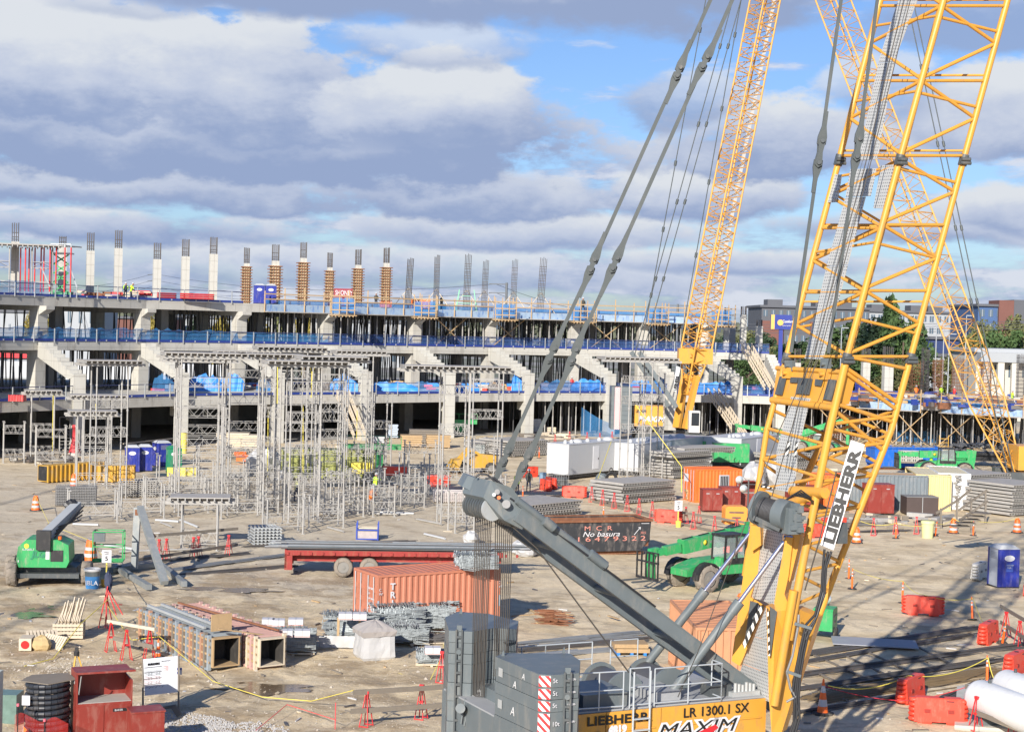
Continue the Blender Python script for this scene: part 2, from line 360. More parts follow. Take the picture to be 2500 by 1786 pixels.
def ground_mat():
 m=bpy.data.materials.new('site_ground');m.use_nodes=True;t=m.node_tree;b=t.nodes['Principled BSDF']
 g=N(t,'ShaderNodeNewGeometry');pos=g.outputs['Position']
 sep=N(t,'ShaderNodeSeparateXYZ');t.links.new(pos,sep.inputs[0]);X,Y=sep.outputs[0],sep.outputs[1]
 def nz(sc,det=6,ro=.6,vec=pos,off=0,sx=1,sy=1,rz=0):
  mp=N(t,'ShaderNodeMapping');mp.inputs[1].default_value=(off,off*.7,0);mp.inputs[2].default_value=(0,0,rz);mp.inputs[3].default_value=(sx,sy,1)
  t.links.new(vec,mp.inputs[0]);n=N(t,'ShaderNodeTexNoise');n.inputs['Scale'].default_value=sc;n.inputs['Detail'].default_value=det;n.inputs['Roughness'].default_value=ro
  t.links.new(mp.outputs[0],n.inputs['Vector']);return n.outputs[0]
 big=nz(.06,5);mid=nz(.32,7,.65,off=11);fine=nz(7,6,.85,off=3);tr=nz(.4,8,.72,sx=.55,sy=.9,rz=.35,off=7);tr2=nz(.9,6,.65,sx=.14,sy=1.6,rz=-1.0,off=23)
 c=mixc(t,sstep(t,mid,.35,.65),(.59,.465,.285),(.75,.62,.42))
 gr=mth(t,'MULTIPLY',sstep(t,mth(t,'ADD',X,mth(t,'MULTIPLY',mid,12)),14,-2),mth(t,'MULTIPLY',sstep(t,mth(t,'ADD',Y,mth(t,'MULTIPLY',big,30)),86,100),sstep(t,Y,150,122)))
 c=mixc(t,mth(t,'MULTIPLY',gr,.75),c,(.52,.455,.35))
 wl_=mth(t,'MULTIPLY',sstep(t,X,6,-6),sstep(t,Y,96,80))
 c=mixc(t,mth(t,'MULTIPLY',mth(t,'MULTIPLY',sstep(t,mth(t,'ADD',mth(t,'MULTIPLY',tr,.6),mth(t,'MULTIPLY',mid,.4)),.46,.56),wl_),.75),c,(.27,.18,.09))
 c=mixc(t,mth(t,'MULTIPLY',sstep(t,tr,.52,.6),.55),c,(.36,.27,.165))
 c=mixc(t,mth(t,'MULTIPLY',sstep(t,tr2,.55,.64),.3),c,(.76,.66,.48))
 c=mixc(t,mth(t,'MULTIPLY',sstep(t,fine,.55,.68),.75),c,(.78,.70,.56))
 c=mixc(t,mth(t,'MULTIPLY',sstep(t,fine,.43,.34),.6),c,(.25,.20,.15))
 for sgn,ph,m_ in((.55,0,nz(.11,4,off=31)),(-.35,3,nz(.09,4,off=57)),(2.2,1,nz(.1,4,off=77))):
  s_=mth(t,'ADD',mth(t,'MULTIPLY',X,.5),mth(t,'ADD',mth(t,'MULTIPLY',Y,.5*sgn*.4),mth(t,'MULTIPLY',m_,9)))
  fr=mth(t,'FRACT',mth(t,'ADD',s_,ph*.3));k=mth(t,'MULTIPLY',sstep(t,mth(t,'ABSOLUTE',mth(t,'SUBTRACT',fr,.5)),.13,.07),sstep(t,m_,.50,.58))
  c=mixc(t,mth(t,'MULTIPLY',k,mth(t,'MULTIPLY',sstep(t,fine,.3,.6),.45)),c,(.34,.275,.195))
 far=sstep(t,Y,232,262)
 fc=mixc(t,sstep(t,nz(.02,4,off=40),.42,.58),(.16,.17,.12),(.30,.29,.27))
 c=mixc(t,far,c,fc)
 t.links.new(c,b.inputs['Base Color']);b.inputs['Roughness'].default_value=.95
 bn=N(t,'ShaderNodeBump');bn.inputs['Strength'].default_value=.9;bn.inputs['Distance'].default_value=.12
 t.links.new(mth(t,'ADD',mth(t,'ADD',mth(t,'MULTIPLY',mid,1.5),tr),mth(t,'MULTIPLY',fine,.35)),bn.inputs['Height']);t.links.new(bn.outputs[0],b.inputs['Normal'])
 return m
gm=ground_mat();g=MB()
from mathutils import noise as MN
def gh(x,y):
 if not(48<y<104 and-32<x<46):return 0
 k=min(1,(104-y)/6,(x+32)/3,(46-x)/3);w=.35+.65*max(0,min(1,(6-x)/12))
 a=MN.noise((x*.45,y*.35,0))*.08+MN.noise((x*1.3,y*1.1,5))*.06*w+MN.noise((x*3.1,y*2.7,9))*.035*w
 t=abs((x*.35+y*.06+MN.noise((x*.03,y*.05,3))*2)%1-.5);a-=.05*max(0,1-abs(t-.16)/.05)*w
 return a*k
def axis(pts):return[a+(b-a)*i/n for a,b,n in pts for i in range(n)]+[pts[-1][1]]
xs=axis([(-4000,-300,2),(-300,-70,2),(-70,-32,8),(-32,14,210),(14,46,80),(46,70,6),(70,300,2),(300,4000,2)])
ys=axis([(-300,42,3),(42,48,2),(48,85,150),(85,104,40),(104,260,20),(260,1500,4),(1500,9000,2)])
g.add([(x,y,gh(x,y))for y in ys for x in xs],[(j*len(xs)+i,j*len(xs)+i+1,(j+1)*len(xs)+i+1,(j+1)*len(xs)+i)for j in range(len(ys)-1)for i in range(len(xs)-1)],True)
single('ground',g,gm,'tan dirt and gravel floor of the building site','ground',kind='structure')
gp=MB();c0=G(480,1800)
for i in range(5200):
 a=rnd.uniform(0,6.283);k=rnd.random()**.5*(1+.22*sin(a*3+1));x,y=c0.x+2.5*k*cos(a),c0.y+3.2*k*sin(a);r=rnd.uniform(.02,.05);z=gh(x,y);b_=rnd.uniform(0,6)
 gp.add([(x+r*cos(b_+t_),y+r*sin(b_+t_),z)for t_ in(0,1.57,3.14,4.71)]+[(x,y,z+r*1.1)],[(0,1,4),(1,2,4),(2,3,4),(3,0,4)])
single('gravel_bed',gp,mat('gravel_stones',(.36,.35,.34),.9,var=.4,scale=9),'pale crushed gravel bed below the white notice board','gravel',kind='stuff')
st=MB()
for i in range(5200):
 if i%4==0:q=G(rnd.uniform(-50,2500),rnd.uniform(1380,1800))
 elif i%4==1:q=G(rnd.uniform(-50,420),rnd.uniform(1560,1800))
 elif i%4==2:q=G(rnd.uniform(400,1100),rnd.uniform(1380,1790))
 else:q=G(rnd.gauss(170,60),rnd.gauss(1640,22))
 r=rnd.uniform(.015,.04)if rnd.random()<.95 else rnd.uniform(.05,.11)
 a=rnd.uniform(0,6);z=gh(q.x,q.y);s1,s2=rnd.uniform(.6,1.3),rnd.uniform(.5,.9)
 st.add([(q.x+r*cos(a),q.y+r*sin(a),z),(q.x-r*s1*sin(a),q.y+r*cos(a),z),(q.x-r*cos(a),q.y-r*s1*sin(a),z),(q.x+r*sin(a),q.y-r*cos(a),z),(q.x,q.y,z+r*s2)],[(0,1,4),(1,2,4),(2,3,4),(3,0,4)])
single('loose_stones',st,mat('stones',(.46,.41,.34),.9,var=.4,scale=2),'loose stones and rubble scattered over the dirt','stones',kind='stuff')
hl=MB();pts=[]
for i in range(81):
 x=-1600+40*i;pts.append((x,26+9*sin(i*.35)+6*sin(i*.9+1)+4*sin(i*2.1)))
hl.add([(x,3200,-2)for x,z in pts]+[(x,3350,z)for x,z in pts]+[(x,4200,z*.6)for x,z in pts],[(r*81+i,r*81+i+1,(r+1)*81+i+1,(r+1)*81+i)for r in(0,1)for i in range(80)],True)
single('hills',hl,mat('hazy_hill_woods',(.10,.13,.15),.95,var=.3,scale=.02),'low wooded hills on the horizon','hills',kind='structure')  # blue-grey tone puts distance haze into the woods' colour
def leafmesh(hh,rr,n,seed,conical=False,leaf=.5):
 r=random.Random(seed);mb=MB();clumps=[]
 for i in range(26):
  if conical:
   z=r.uniform(.15,1);a=r.uniform(0,6.28);q=rr*(1.08-z)*r.uniform(.3,.95);c=Vector((q*cos(a),q*sin(a),hh*z));s=rr*(.42-.25*z)
  else:
   a=r.uniform(0,6.28);z=r.uniform(.3,.95);q=rr*math.sqrt(max(0,1-((z-.58)/.45)**2))*r.uniform(.35,.95);c=Vector((q*cos(a),q*sin(a),hh*z));s=rr*r.uniform(.2,.42)
  clumps.append((c,s))
 for i in range(n):
  c,s=r.choice(clumps);d=Vector((r.gauss(0,1),r.gauss(0,1),r.gauss(0,.75)));d=d.normalized()*s*r.uniform(.55,1.08);p=c+d
  a=Vector((r.gauss(0,1),r.gauss(0,1),r.gauss(0,.6))).normalized()*leaf*r.uniform(.5,1.2);b_=a.cross(Vector((r.gauss(0,1),r.gauss(0,1),r.gauss(0,1)))).normalized()*leaf*r.uniform(.4,.9)
  mb.add([p-a,p-b_*.8,p+a,p+b_*.8],[(0,1,2,3)])
 return mb
lf_g=mat('leaf_evergreen',(.055,.10,.03),.8,var=.45,scale=.35)
lf_d=mat('leaf_dark',(.035,.065,.03),.8,var=.45,scale=.35)
lf_y=mat('leaf_autumn',(.26,.21,.04),.8,var=.35,scale=.4)
lf_o=mat('leaf_olive',(.13,.14,.05),.8,var=.4,scale=.35)
bark=mat('bark',(.12,.09,.065),.9,var=.3)
TREES={}
def tree(px,Y,toppy,wpx,m,label,conical=False,n=3200):
 c=P(px,850,Y);hh=HZ(px,toppy,Y);rr=wpx/2*Y/FPX;key=(m.name,conical)
 t=thing('conifer_tree' if conical else 'tree',label,'tree',(c.x,c.y,0),px*.7,'trees behind the building site')
 if key not in TREES:TREES[key]=mesh('crown',leafmesh(10,5,n,len(TREES)*7+3,conical,.42),m)
 o=bpy.data.objects.new('crown',TREES[key]);C.objects.link(o);o.parent=t;o.scale=(rr/5,rr/5,hh/10)
 tm=MB();tm.tube((0,0,0),(0,0,hh*.75),.4,.12,8)
 for i in range(5):a=i*2.4;tm.tube((0,0,hh*(.3+.08*i)),(rr*.6*cos(a),rr*.6*sin(a),hh*(.5+.08*i)),.16,.05,5)
 part(t,'trunk',tm,bark)
L_=[(1905,330,850,120,lf_o,'olive bushy tree under the blue and orange hotel sign'),(1945,310,838,130,lf_g,'bushy tree just right of the hotel sign post'),(1990,330,832,110,lf_d,'dark tree between hotel sign and the tall evergreen'),(2080,300,790,190,lf_g,'broad evergreen tree left of the tallest conifer'),(2170,298,742,150,lf_g,'tallest evergreen, pointed top rising above the apartments',True),(2130,290,800,150,lf_d,'dark evergreen in front of the tallest conifer'),(2205,285,778,140,lf_g,'rounded evergreen right of the tallest conifer'),(2228,300,830,90,lf_d,'low dark tree beside the long navy store'),(2040,280,850,160,lf_o,'low olive tree behind the bare concrete columns'),(2110,275,872,170,lf_g,'spreading bush behind the two pale concrete columns'),(2195,270,880,120,lf_o,'low scrubby tree behind the rusty rebar walls'),(2300,300,880,120,lf_o,'thin scrubby tree left of the cream arcade building'),(2400,330,800,110,lf_o,'olive tree left of the blue clad block'),(2450,320,808,130,lf_g,'green tree standing above the cream arcade roof'),(2500,325,790,120,lf_o,'olive tree at the right edge under the blue block'),(2370,340,835,90,lf_d,'dark low tree behind the third crane boom'),(1860,360,820,90,lf_d,'dark tree beside the last bare column of the stand'),(1815,420,818,80,lf_o,'distant olive tree right of the stand end'),(1775,420,826,90,lf_d,'distant dark tree just past the stand end'),(1830,300,862,90,lf_g,'green tree seen through the right end of the stand'),(75,330,772,34,lf_y,'small yellow autumn tree, leftmost seen through the stand'),(112,320,762,46,lf_y,'yellow autumn tree seen beside the second front column'),(365,330,775,60,lf_y,'yellow autumn tree behind the dark props'),(402,325,770,55,lf_y,'autumn tree seen between close props'),(540,320,778,60,lf_y,'autumn tree seen left of a pale column at mid stand'),(618,330,776,70,lf_y,'autumn tree behind the pair of blue toilets'),(690,320,780,70,lf_o,'olive tree seen through dense props'),(745,320,776,60,lf_y,'autumn tree right of the dense props'),(485,340,790,60,lf_d,'dark tree behind props')]
for a in L_:
 px,Y,ty,w,m,lab=a[:6];tree(px,Y,ty,w,m,lab,len(a)>6)
tb=leafmesh(12,40,10,3);tb=MB();r=random.Random(9)
for i in range(14000):
 x=r.uniform(-420,420);y=900+r.uniform(0,60);zt=13+4*sin(x*.05)+3*sin(x*.21)
 p=Vector((x,y,zt*r.random()**.6));a=Vector((r.gauss(0,1),r.gauss(0,.5),r.gauss(0,.8)))*1.3;b_=Vector((r.gauss(0,1),r.gauss(0,.5),r.gauss(0,.8)))*1.3
 tb.add([p-a,p-b_,p+a,p+b_],[(0,1,2,3)])
single('woodland',tb,mat('far_wood',(.10,.11,.075),.9,var=.4,scale=.05),'distant belt of woodland along the horizon','woodland',kind='stuff')
def building(label,px0,px1,Y,toppy,mw_,storeys,bays,win=bglass,base_z=0,dep=25,roof=clad_g,extra=None,skew=0.0,name='apartment_block',cat='building',wfrac=(.55,.5)):
 a=P(px0,850,Y);b=P(px1,850,Y+skew);hh=HZ((px0+px1)/2,toppy,Y);c=(a+b)/2
 t=thing(name,label,cat,(c.x,c.y,0));d=(b-a);d.z=0;L=d.length;ang=math.atan2(d.y,d.x);t.rotation_euler=(0,0,ang)
 m=MB();m.bb(-L/2,L/2,0,dep,base_z,hh);part(t,'wall',m,mw_)
 m=MB();m.bb(-L/2-.5,L/2+.5,-.6,dep+.5,hh+.003,hh+.6);part(t,'roof',m,roof)
 sh=hh/storeys;bw=L/bays;k=0
 for s_ in range(storeys):
  for i in range(bays):
   if k>=96:break
   if(s_+1)*sh<hh*.35:continue
   m=MB();x=-L/2+bw*(i+.5);m.bb(x-bw*wfrac[0]/2,x+bw*wfrac[0]/2,-.06,.3,s_*sh+sh*.28,s_*sh+sh*(.28+wfrac[1]));w=part(t,'window',m,win)
   m=MB();m.bb(x-.07,x+.07,-.12,-.061,s_*sh+sh*.28,s_*sh+sh*(.28+wfrac[1]));part(w,'mullion',m,clad_w);k+=1
 if extra:extra(t,L,hh)
 return t
def ex1(t,L,hh):
 for x0,x1,mm in((-L*.5,-L*.3,brickr),(-L*.05,L*.12,brickr),(L*.32,L*.4,clad_w)):
  m=MB();m.bb(x0,x1,-.9,-.003,0,hh*.82);part(t,'wall_panel',m,mm)
 for x in(-L*.35,L*.1,L*.3):
  m=MB();m.bb(x-2,x+2,5,12,hh+.61,hh+2.2);part(t,'roof_unit',m,clad_g)
building('long grey and brick apartment block with flat roof behind the hotel sign',1857,2120,430,753,clad_g,6,14,extra=ex1)
building('white and brick apartment block behind the main boom',2120,2335,450,764,clad_w,6,12,extra=ex1)
building('small pale block between the brick apartments and the blue block',2330,2400,470,772,clad_w,6,4)
def ex2(t,L,hh):
 m=MB();m.bb(-L*.266,-L*.09,-1,8,0,hh+1.6);part(t,'stair_tower',m,brickr)
 m=MB();m.bb(-L*.09+.01,L*.1,-.8,8,hh*.4,hh+1.8);part(t,'wall_panel',m,clad_g)
 m=MB();m.bb(L*.12,L*.5,-1.5,-.003,hh*.72,hh*.9);part(t,'wall_panel',m,clad_b)
 m=MB();m.bb(L*.12,L*.5,-1.2,-.003,hh*.55,hh*.68);part(t,'wall_panel',m,mat('mustard',(.5,.38,.05),.7))
building('blue clad block with brown stair tower at the right edge',2385,2590,400,750,clad_b,6,10,extra=ex2)
def arcade(t,L,hh):
 for i in range(7):
  x=-L/2+L*(i+.5)/7;m=MB();m.bb(x-.5,x+.5,-2.4,-1.6,0,hh-1.4);part(t,'pier',m,cream)
 m=MB();m.bb(-L/2,L/2,-2.6,-.003,hh-1.5,hh-.003);part(t,'fascia',m,clad_w)
building('cream arcade building with flat white roof at the right edge',2385,2620,262,862,cream,2,7,roof=clad_w,extra=arcade,name='motel_building',dep=14,wfrac=(.3,.35))
building('low navy retail store behind the third crane boom',2235,2340,345,828,mat('navy_store',(.02,.04,.13),.7),1,3,wfrac=(.12,.2),name='store_building',dep=14,roof=clad_g)
building('long white wall of a shop behind the bare columns',2010,2400,330,868,clad_w,1,8,wfrac=(.1,.2),name='store_building',dep=10,roof=clad_g)
building('pale warehouse seen through the left end of the stand',-80,125,420,762,clad_w,2,5,name='warehouse',wfrac=(.1,.25),dep=20)
building('white glazed office seen between the first columns',128,235,380,752,clad_w,3,4,name='office_building',wfrac=(.3,.7),dep=20)
building('long low brown building beyond the parked semi trailers',236,420,440,778,brickr,1,6,name='store_building',wfrac=(.5,.3),dep=15)
building('pale low building seen through the middle of the stand',430,980,460,782,clad_w,2,16,name='warehouse',wfrac=(.3,.3),dep=20)
rs=mat('shop_red',(.55,.03,.04),.6)
def ex3(t,L,hh):
 m=MB();m.bb(-L/2,L/2,-.7,-.003,hh*.72,hh);part(t,'fascia',m,rs)
 for i in range(5):
  m=MB();m.bb(-L/2+L*i/5+.5,-L/2+L*(i+.8)/5,-.5,-.003,hh*.12,hh*.4);part(t,'wall_panel',m,(mat('shop_blue',(.03,.1,.4),.6),rs)[i%2])
building('red fronted shop with blue panels seen under the left of the stand',-120,100,320,852,clad_w,1,6,name='shop_building',extra=ex3,dep=12)
def semi(px,Y,py,label,L=15):
 c=G(px,py);c=P(px,py,Y);t=thing('semi_trailer',label,'trailer',(c.x,c.y,0),.05,'semi trailers parked behind the stand')
 m=MB();m.bb(-L/2,L/2,-1.3,1.3,1.2,4.1);part(t,'box_body',m,white_p)
 for x in(L/2-1.5,L/2-2.8,-L/2+2):
  for s_ in(-1,1):m=MB();m.wheel((x,s_*1.1,.5),.5,.3,n=12);part(t,'wheel',m,rubber)
semi(40,300,800,'white semi trailer parked furthest left behind the stand');semi(262,290,800,'white semi trailer parked behind the third column');semi(310,300,800,'white semi trailer parked beside the yellow trees');semi(452,310,800,'white semi trailer seen left of the mid stand column')
def signbox(name,label,px0,py0,px1,py1,Y,mface,post_w,postm):
 a=P(px0,py1,Y);b=P(px1,py0,Y);c=(a+b)/2;t=thing(name,label,'sign',(c.x,Y,0))
 m=MB();m.box((0,0,c.z),(b.x-a.x,.8,b.z-a.z));f=part(t,'sign_box',m,mface)
 m=MB();m.bb(-post_w/2,post_w/2,-.2,.2,0,a.z);part(t,'post',m,postm)
 return t,a,b
bs=mat('sign_blue',(.03,.05,.28),.5);ms=mat('sign_maroon',(.26,.015,.035),.5);os_=mat('sign_amber',(.8,.45,.12),.5)
t,a,b=signbox('hotel_sign','blue hotel sign with orange logo on a blue post',1881,769,1933,803,300,bs,.7,bs)
m=MB();m.box((a.x-t.location.x+.33,-.42,(a.z+b.z)/2),(.66,.04,b.z-a.z-.01));part(t,'end_panel',m,os_)
m=MB();m.tube((a.x-t.location.x+1.7,-.5,(a.z+b.z)/2-.1),(a.x-t.location.x+1.7,-.42,(a.z+b.z)/2-.1),.55,n=14);part(t,'logo',m,os_)
text(t,'Comfort',(a.x+2.1,299.55,(a.z+b.z)/2-.1),(1,0,0),(0,0,1),.5,text_w,bold=.02,squeeze=.75)
text(t,'INN & SUITES',(a.x+2.1,299.55,(a.z+b.z)/2-.75),(1,0,0),(0,0,1),.25,text_w,squeeze=.7)
t,a,b=signbox('restaurant_sign','maroon restaurant sign reading SHONEY\'S above the deck edge',815,705,862,725,260,ms,.35,ms)
text(t,"SHONEY'S",(a.x+.25,259.55,a.z+.35),(1,0,0),(0,0,1),.75,text_w,bold=.01,squeeze=.66)
def upole(px,toppy,Y,label,arms=3,w=1.6,name='utility_pole',r=.22):
 c=P(px,toppy,Y);t=thing(name,label,'pole',(c.x,Y,0),group='utility poles behind the stand');m=MB();m.tube((0,0,0),(0,0,c.z),r*1.3,r,8);part(t,'pole',m,mat('pole_grey',(.14,.15,.16),.8))
 for i in range(arms):m=MB();m.bar((-w if arms>1 else-w,0,c.z-.3-1.6*i),(w*(1 if arms==1 else.1),0,c.z-.3-1.6*i),.18);part(t,'cross_arm',m,mat('pole_grey',(.14,.15,.16),.8))
 return Vector((c.x,Y,c.z-.3))
p1=upole(1237,690,300,'tall grey steel pole with side arms behind the rebar cages',4,3.2)
p2=upole(1655,742,320,'wooden utility pole with wide cross arm left of the middle crane boom',1,2.2)
p3=upole(375,668,420,'thin far utility pole behind the white columns',2,1.5,r=.1)
p4=upole(1611,748,320,'plain utility pole left of the wooden cross arm pole',1,1.2)
for i,(px,ty,Y)in enumerate([(2287,790,240),(2305,800,260),(2318,815,250),(2360,770,260),(2055,800,250)]):
 c=P(px,ty,Y);t=thing('street_lamp',('tall lamp post right of the main boom','thin lamp post between the main boom and third crane','lamp post beside the navy store','lamp post crossing the third crane boom','lamp post seen inside the main boom lattice')[i],'street lamp',(c.x,Y,0),group='lamp posts behind the site')
 m=MB();m.tube((0,0,0),(0,0,c.z),.13,.07,8);part(t,'pole',m,clad_w);m=MB();m.box((.5,0,c.z),(1.1,.25,.14));part(t,'lamp_head',m,clad_w)
def cable(pts,r,label,m=None,name='power_line',cat='cable',sag=0.0,seg=10,grp=None):
 mb=MB()
 for a,b in zip(pts,pts[1:]):
  a,b=Vector(a),Vector(b);q=[a.lerp(b,i/seg)+Vector((0,0,-4*sag*(i/seg)*(1-i/seg)))for i in range(seg+1)];mb.path(q,r,5)
 return single(name,mb,m or black_m,label,cat,world=True,group=grp)
for k,dz in enumerate((0,1.6,3.2)):
 cable([P(-100,690,330)-Vector((0,0,dz)),P(375,668,420)-Vector((0,0,dz)),p1-Vector((2,0,dz)),P(1700,770,330)-Vector((0,0,dz))],.035,('highest','middle','lowest')[k]+' power line crossing the sky behind the stand columns',sag=2.5,grp='power lines')
for k in range(4):
 cable([P(1780,790+7*k,300),P(2600,778+6*k,300)],.04,('topmost','second','third','lowest')[k]+' overhead wire in front of the apartment blocks',clad_g,sag=.6,grp='overhead wires right')
F2=[(-420,141),(-150,153),(104,165),(355,176),(590,184),(800,191),(1018,199),(1200,206),(1405,211),(1571,214),(1721,215),(1878,214)]
F1=[(-400,131),(-75,145),(190,156),(443,167),(678,175),(890,182),(1096,190),(1289,197),(1488,203),(1638,206),(1798,207),(1905,206)]
f2=[Vector((P(a,860,b).x,b))for a,b in F2];f1=[Vector((P(a,960,b).x,b))for a,b in F1]
stand=thing('stadium_stand','long unfinished three storey concrete stadium stand under construction','building',(f2[5].x,f2[5].y,0))
SL=stand.location.copy()
def nrm2(pl,i):
 a=pl[max(0,i-1)];b=pl[min(len(pl)-1,i+1)];d=(b-a).normalized();return Vector((-d.y,d.x))
def slab(name,pl,dep,z0,z1,m=conc,off=0.0,edge=None):
 mb=MB();n=len(pl);A=[p+nrm2(pl,i)*off for i,p in enumerate(pl)];B=[p+nrm2(pl,i)*dep for i,p in enumerate(pl)]
 vs=[(p.x,p.y,z)for z in(z0,z1)for q in(A,B)for p in q];fs=[]
 for i in range(n-1):
  fs+=[(i,n+i,n+i+1,i+1),(2*n+i,2*n+i+1,3*n+i+1,3*n+i),(i,i+1,2*n+i+1,2*n+i),(n+i,3*n+i,3*n+i+1,n+i+1)]
 fs+=[(0,2*n,3*n,n),(n-1,2*n-1,4*n-1,3*n-1)];mb.add(vs,fs);return part(stand,name,mb,m,world=True)
Z1b,Z1t,Z2b,Z2t,Z3b,Z3t=4.15,5.15,9.5,10.4,13.95,14.9
slab('floor_slab',f1,38,Z1b+.55,Z1t);slab('floor_slab',f2,24,Z2b+.45,Z2t)
slab('upper_deck',f2[:-1],24,Z3b+.45,Z3t)
slab('edge_beam',f1,.5,Z1b,Z1b+.548);slab('edge_beam',f2,.5,Z2b,Z2b+.448);slab('edge_beam',f2[:-1],.5,Z3b,Z3b+.448)
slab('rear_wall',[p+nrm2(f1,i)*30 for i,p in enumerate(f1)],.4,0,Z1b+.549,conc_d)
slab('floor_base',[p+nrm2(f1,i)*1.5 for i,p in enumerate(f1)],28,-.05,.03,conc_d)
def colm(p,z0,z1,w,m=conc,nm='column',haunch=None,dirn=None,tap=None):
 mb=MB();a=math.atan2(dirn.y,dirn.x)if dirn else 0;M=Matrix.Rotation(a,3,'Z');c=Vector((p.x,p.y,0))
 mb.box((p.x,p.y,(z0+z1)/2),(w,w,z1-z0),M=M)
 if haunch:
  q=[c+M@Vector((x,y,z))for x,y,z in((-w*.44,-w/2-.003,z1-.9),(-w*.44,-w/2-.003,z1),(-w*.44,-w/2-1.1,z1),(-w*.44,-w/2-1.1,z1-.35))];mb.prism(q,M@Vector((w*.88,0,0)))
 return part(stand,nm,mb,m,world=True)
for i,p in enumerate(f2):
 nn=nrm2(f2,i);dd=Vector((nn.y,-nn.x))
 if i<len(f2)-1:
  colm(p+nn*.7,Z2t,Z3b,1.25,dirn=dd,haunch=True)
  colm(p+nn*9,Z2t,Z3b+.45,1.1,conc,dirn=dd);colm(p+nn*17,Z2t,Z3b+.45,1.1,conc,dirn=dd)
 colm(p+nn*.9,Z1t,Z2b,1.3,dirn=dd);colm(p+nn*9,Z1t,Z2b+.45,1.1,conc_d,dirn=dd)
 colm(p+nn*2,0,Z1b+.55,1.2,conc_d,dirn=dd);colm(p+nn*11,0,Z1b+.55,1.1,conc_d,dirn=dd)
 if i<len(f2)-1:
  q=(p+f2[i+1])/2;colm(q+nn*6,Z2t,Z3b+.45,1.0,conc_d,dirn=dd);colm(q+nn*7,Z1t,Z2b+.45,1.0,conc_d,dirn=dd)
 bm=MB();bm.bar((p.x+nn.x*.6,p.y+nn.y*.6,Z3b-.05),(p.x+nn.x*22,p.y+nn.y*22,Z3b-.05),.9,.9);
 if i<len(f2)-1:part(stand,'cross_beam',bm,conc,world=True)
 bm=MB();bm.bar((p.x+nn.x*.6,p.y+nn.y*.6,Z2b-.02),(p.x+nn.x*22,p.y+nn.y*22,Z2b-.02),.9,.85);part(stand,'cross_beam',bm,conc,world=True)
for i in range(len(f1)):
 p1_,p2_=f1[i],f2[i];d=(p1_-p2_);L=d.length;u=d/L;w=Vector((u.y,-u.x))
 pm=MB();M=Matrix.Rotation(math.atan2(w.y,w.x),3,'Z');pm.box((p1_.x,p1_.y,7.3/2-.6),(1.15,1.05,7.3+1.2),M=M)
 pm.box((p1_.x-u.x*.9,p1_.y-u.y*.9,Z1b-.55),(1.1,1.6,1.05),M=M);part(stand,'pier',pm,conc_w,world=True)
 outl=[];ns=9;z0=Z2t-.1;z1=7.55;x0=.3;x1=L+.5
 outl.append((x0,z0-1.5));outl.append((x0,z0))
 for k in range(ns):
  xa=x0+(x1-x0)*k/ns;xb=x0+(x1-x0)*(k+1)/ns;z=z0-(z0-z1)*k/(ns-1);outl.append((xa,z));outl.append((xb,z))
 outl.append((x1,7.32));outl.append((x1-1.6,7.32-.35));
 seen=[];[seen.append(q)for q in outl if q not in seen]
 rm=MB();rm.prism([(p2_.x+u.x*x-w.x*.6,p2_.y+u.y*x-w.y*.6,z)for x,z in seen],(w.x*1.2,w.y*1.2,0));part(stand,'stepped_raker',rm,conc_w,world=True)
def seglab(i,n):return['first from the left','second from the left','third','fourth','fifth','sixth','seventh','eighth','ninth','tenth','last on the right'][i]
def guard(a,b,z,label,net=None,grp=None,h=1.25,tall=0):
 d=Vector((b.x-a.x,b.y-a.y,0));L=d.length;t=thing('guardrail',label,'guardrail',((a.x+b.x)/2,(a.y+b.y)/2,z),math.atan2(d.y,d.x),grp)
 m=MB();m.bb(-L/2,L/2,-.05,.02,.02,.26);m.m=1;n=max(2,int(L/2.7));[m.box((-L/2+L*(i+1)/n-.01,-.06,.13),(.14,.03,.14))for i in range(n-1)];part(t,'toe_board',m,[blue_n,white_p])
 m=MB();m.bar((-L/2,-.02,h),(L/2,-.02,h),.07);m.bar((-L/2,-.02,h*.62),(L/2,-.02,h*.62),.03);part(t,'top_rail',m,mat('rail_navy',(.03,.04,.12),.5))
 n=max(2,int(L/2.7));pm=MB();pm.bb(-.045,.045,-.13,-.055,-.1,h+.05);me=mesh('post',pm,galv)
 for i in range(n):
  o=bpy.data.objects.new('post',me);C.objects.link(o);o.parent=t;o.location=(-L/2+L*(i+.5)/n,0,0)
 pass
 if net:
  m=MB();k=int(L/.7)+1;hh=tall or h*.98;rr_=random.Random(int(L*100+z));
  vs=[]
  for j,zz in enumerate((.27,hh*.6,hh)):
   for i in range(k+1):vs.append((-L/2+L*i/k,.03+rr_.uniform(0,.22)*(j>0),zz-(rr_.uniform(0,.35)if j==2 and tall else 0)))
  m.add(vs,[(j*(k+1)+i,j*(k+1)+i+1,(j+1)*(k+1)+i+1,(j+1)*(k+1)+i)for j in(0,1)for i in range(k)],True);part(t,'netting',m,net)
 return t
for i in range(len(f2)-1):
 n_=nrm2(f2,i)*-.02
 guard(f2[i]+n_,f2[i+1]+n_,Z2t,'navy guardrail on the middle storey edge, bay '+seglab(i,11)+(' with blue netting' if i<5 else ''),net_b if i<5 else net_d,'guardrails on the middle storey',tall=1.55 if i<4 else 0)
 if i<4:guard(f2[i]+n_,f2[i+1]+n_,Z3t,'navy guardrail on the top deck edge, bay '+seglab(i,11),net_b if i<2 else None,'guardrails on the top deck',tall=1.6 if i<2 else 0)
 guard(f1[i]-nrm2(f1,i)*.02,f1[i+1]-nrm2(f1,i+1)*.02,Z1t,'navy guardrail on the lowest deck edge, bay '+seglab(i,11),net_d if i>6 else None,'guardrails on the lowest deck')
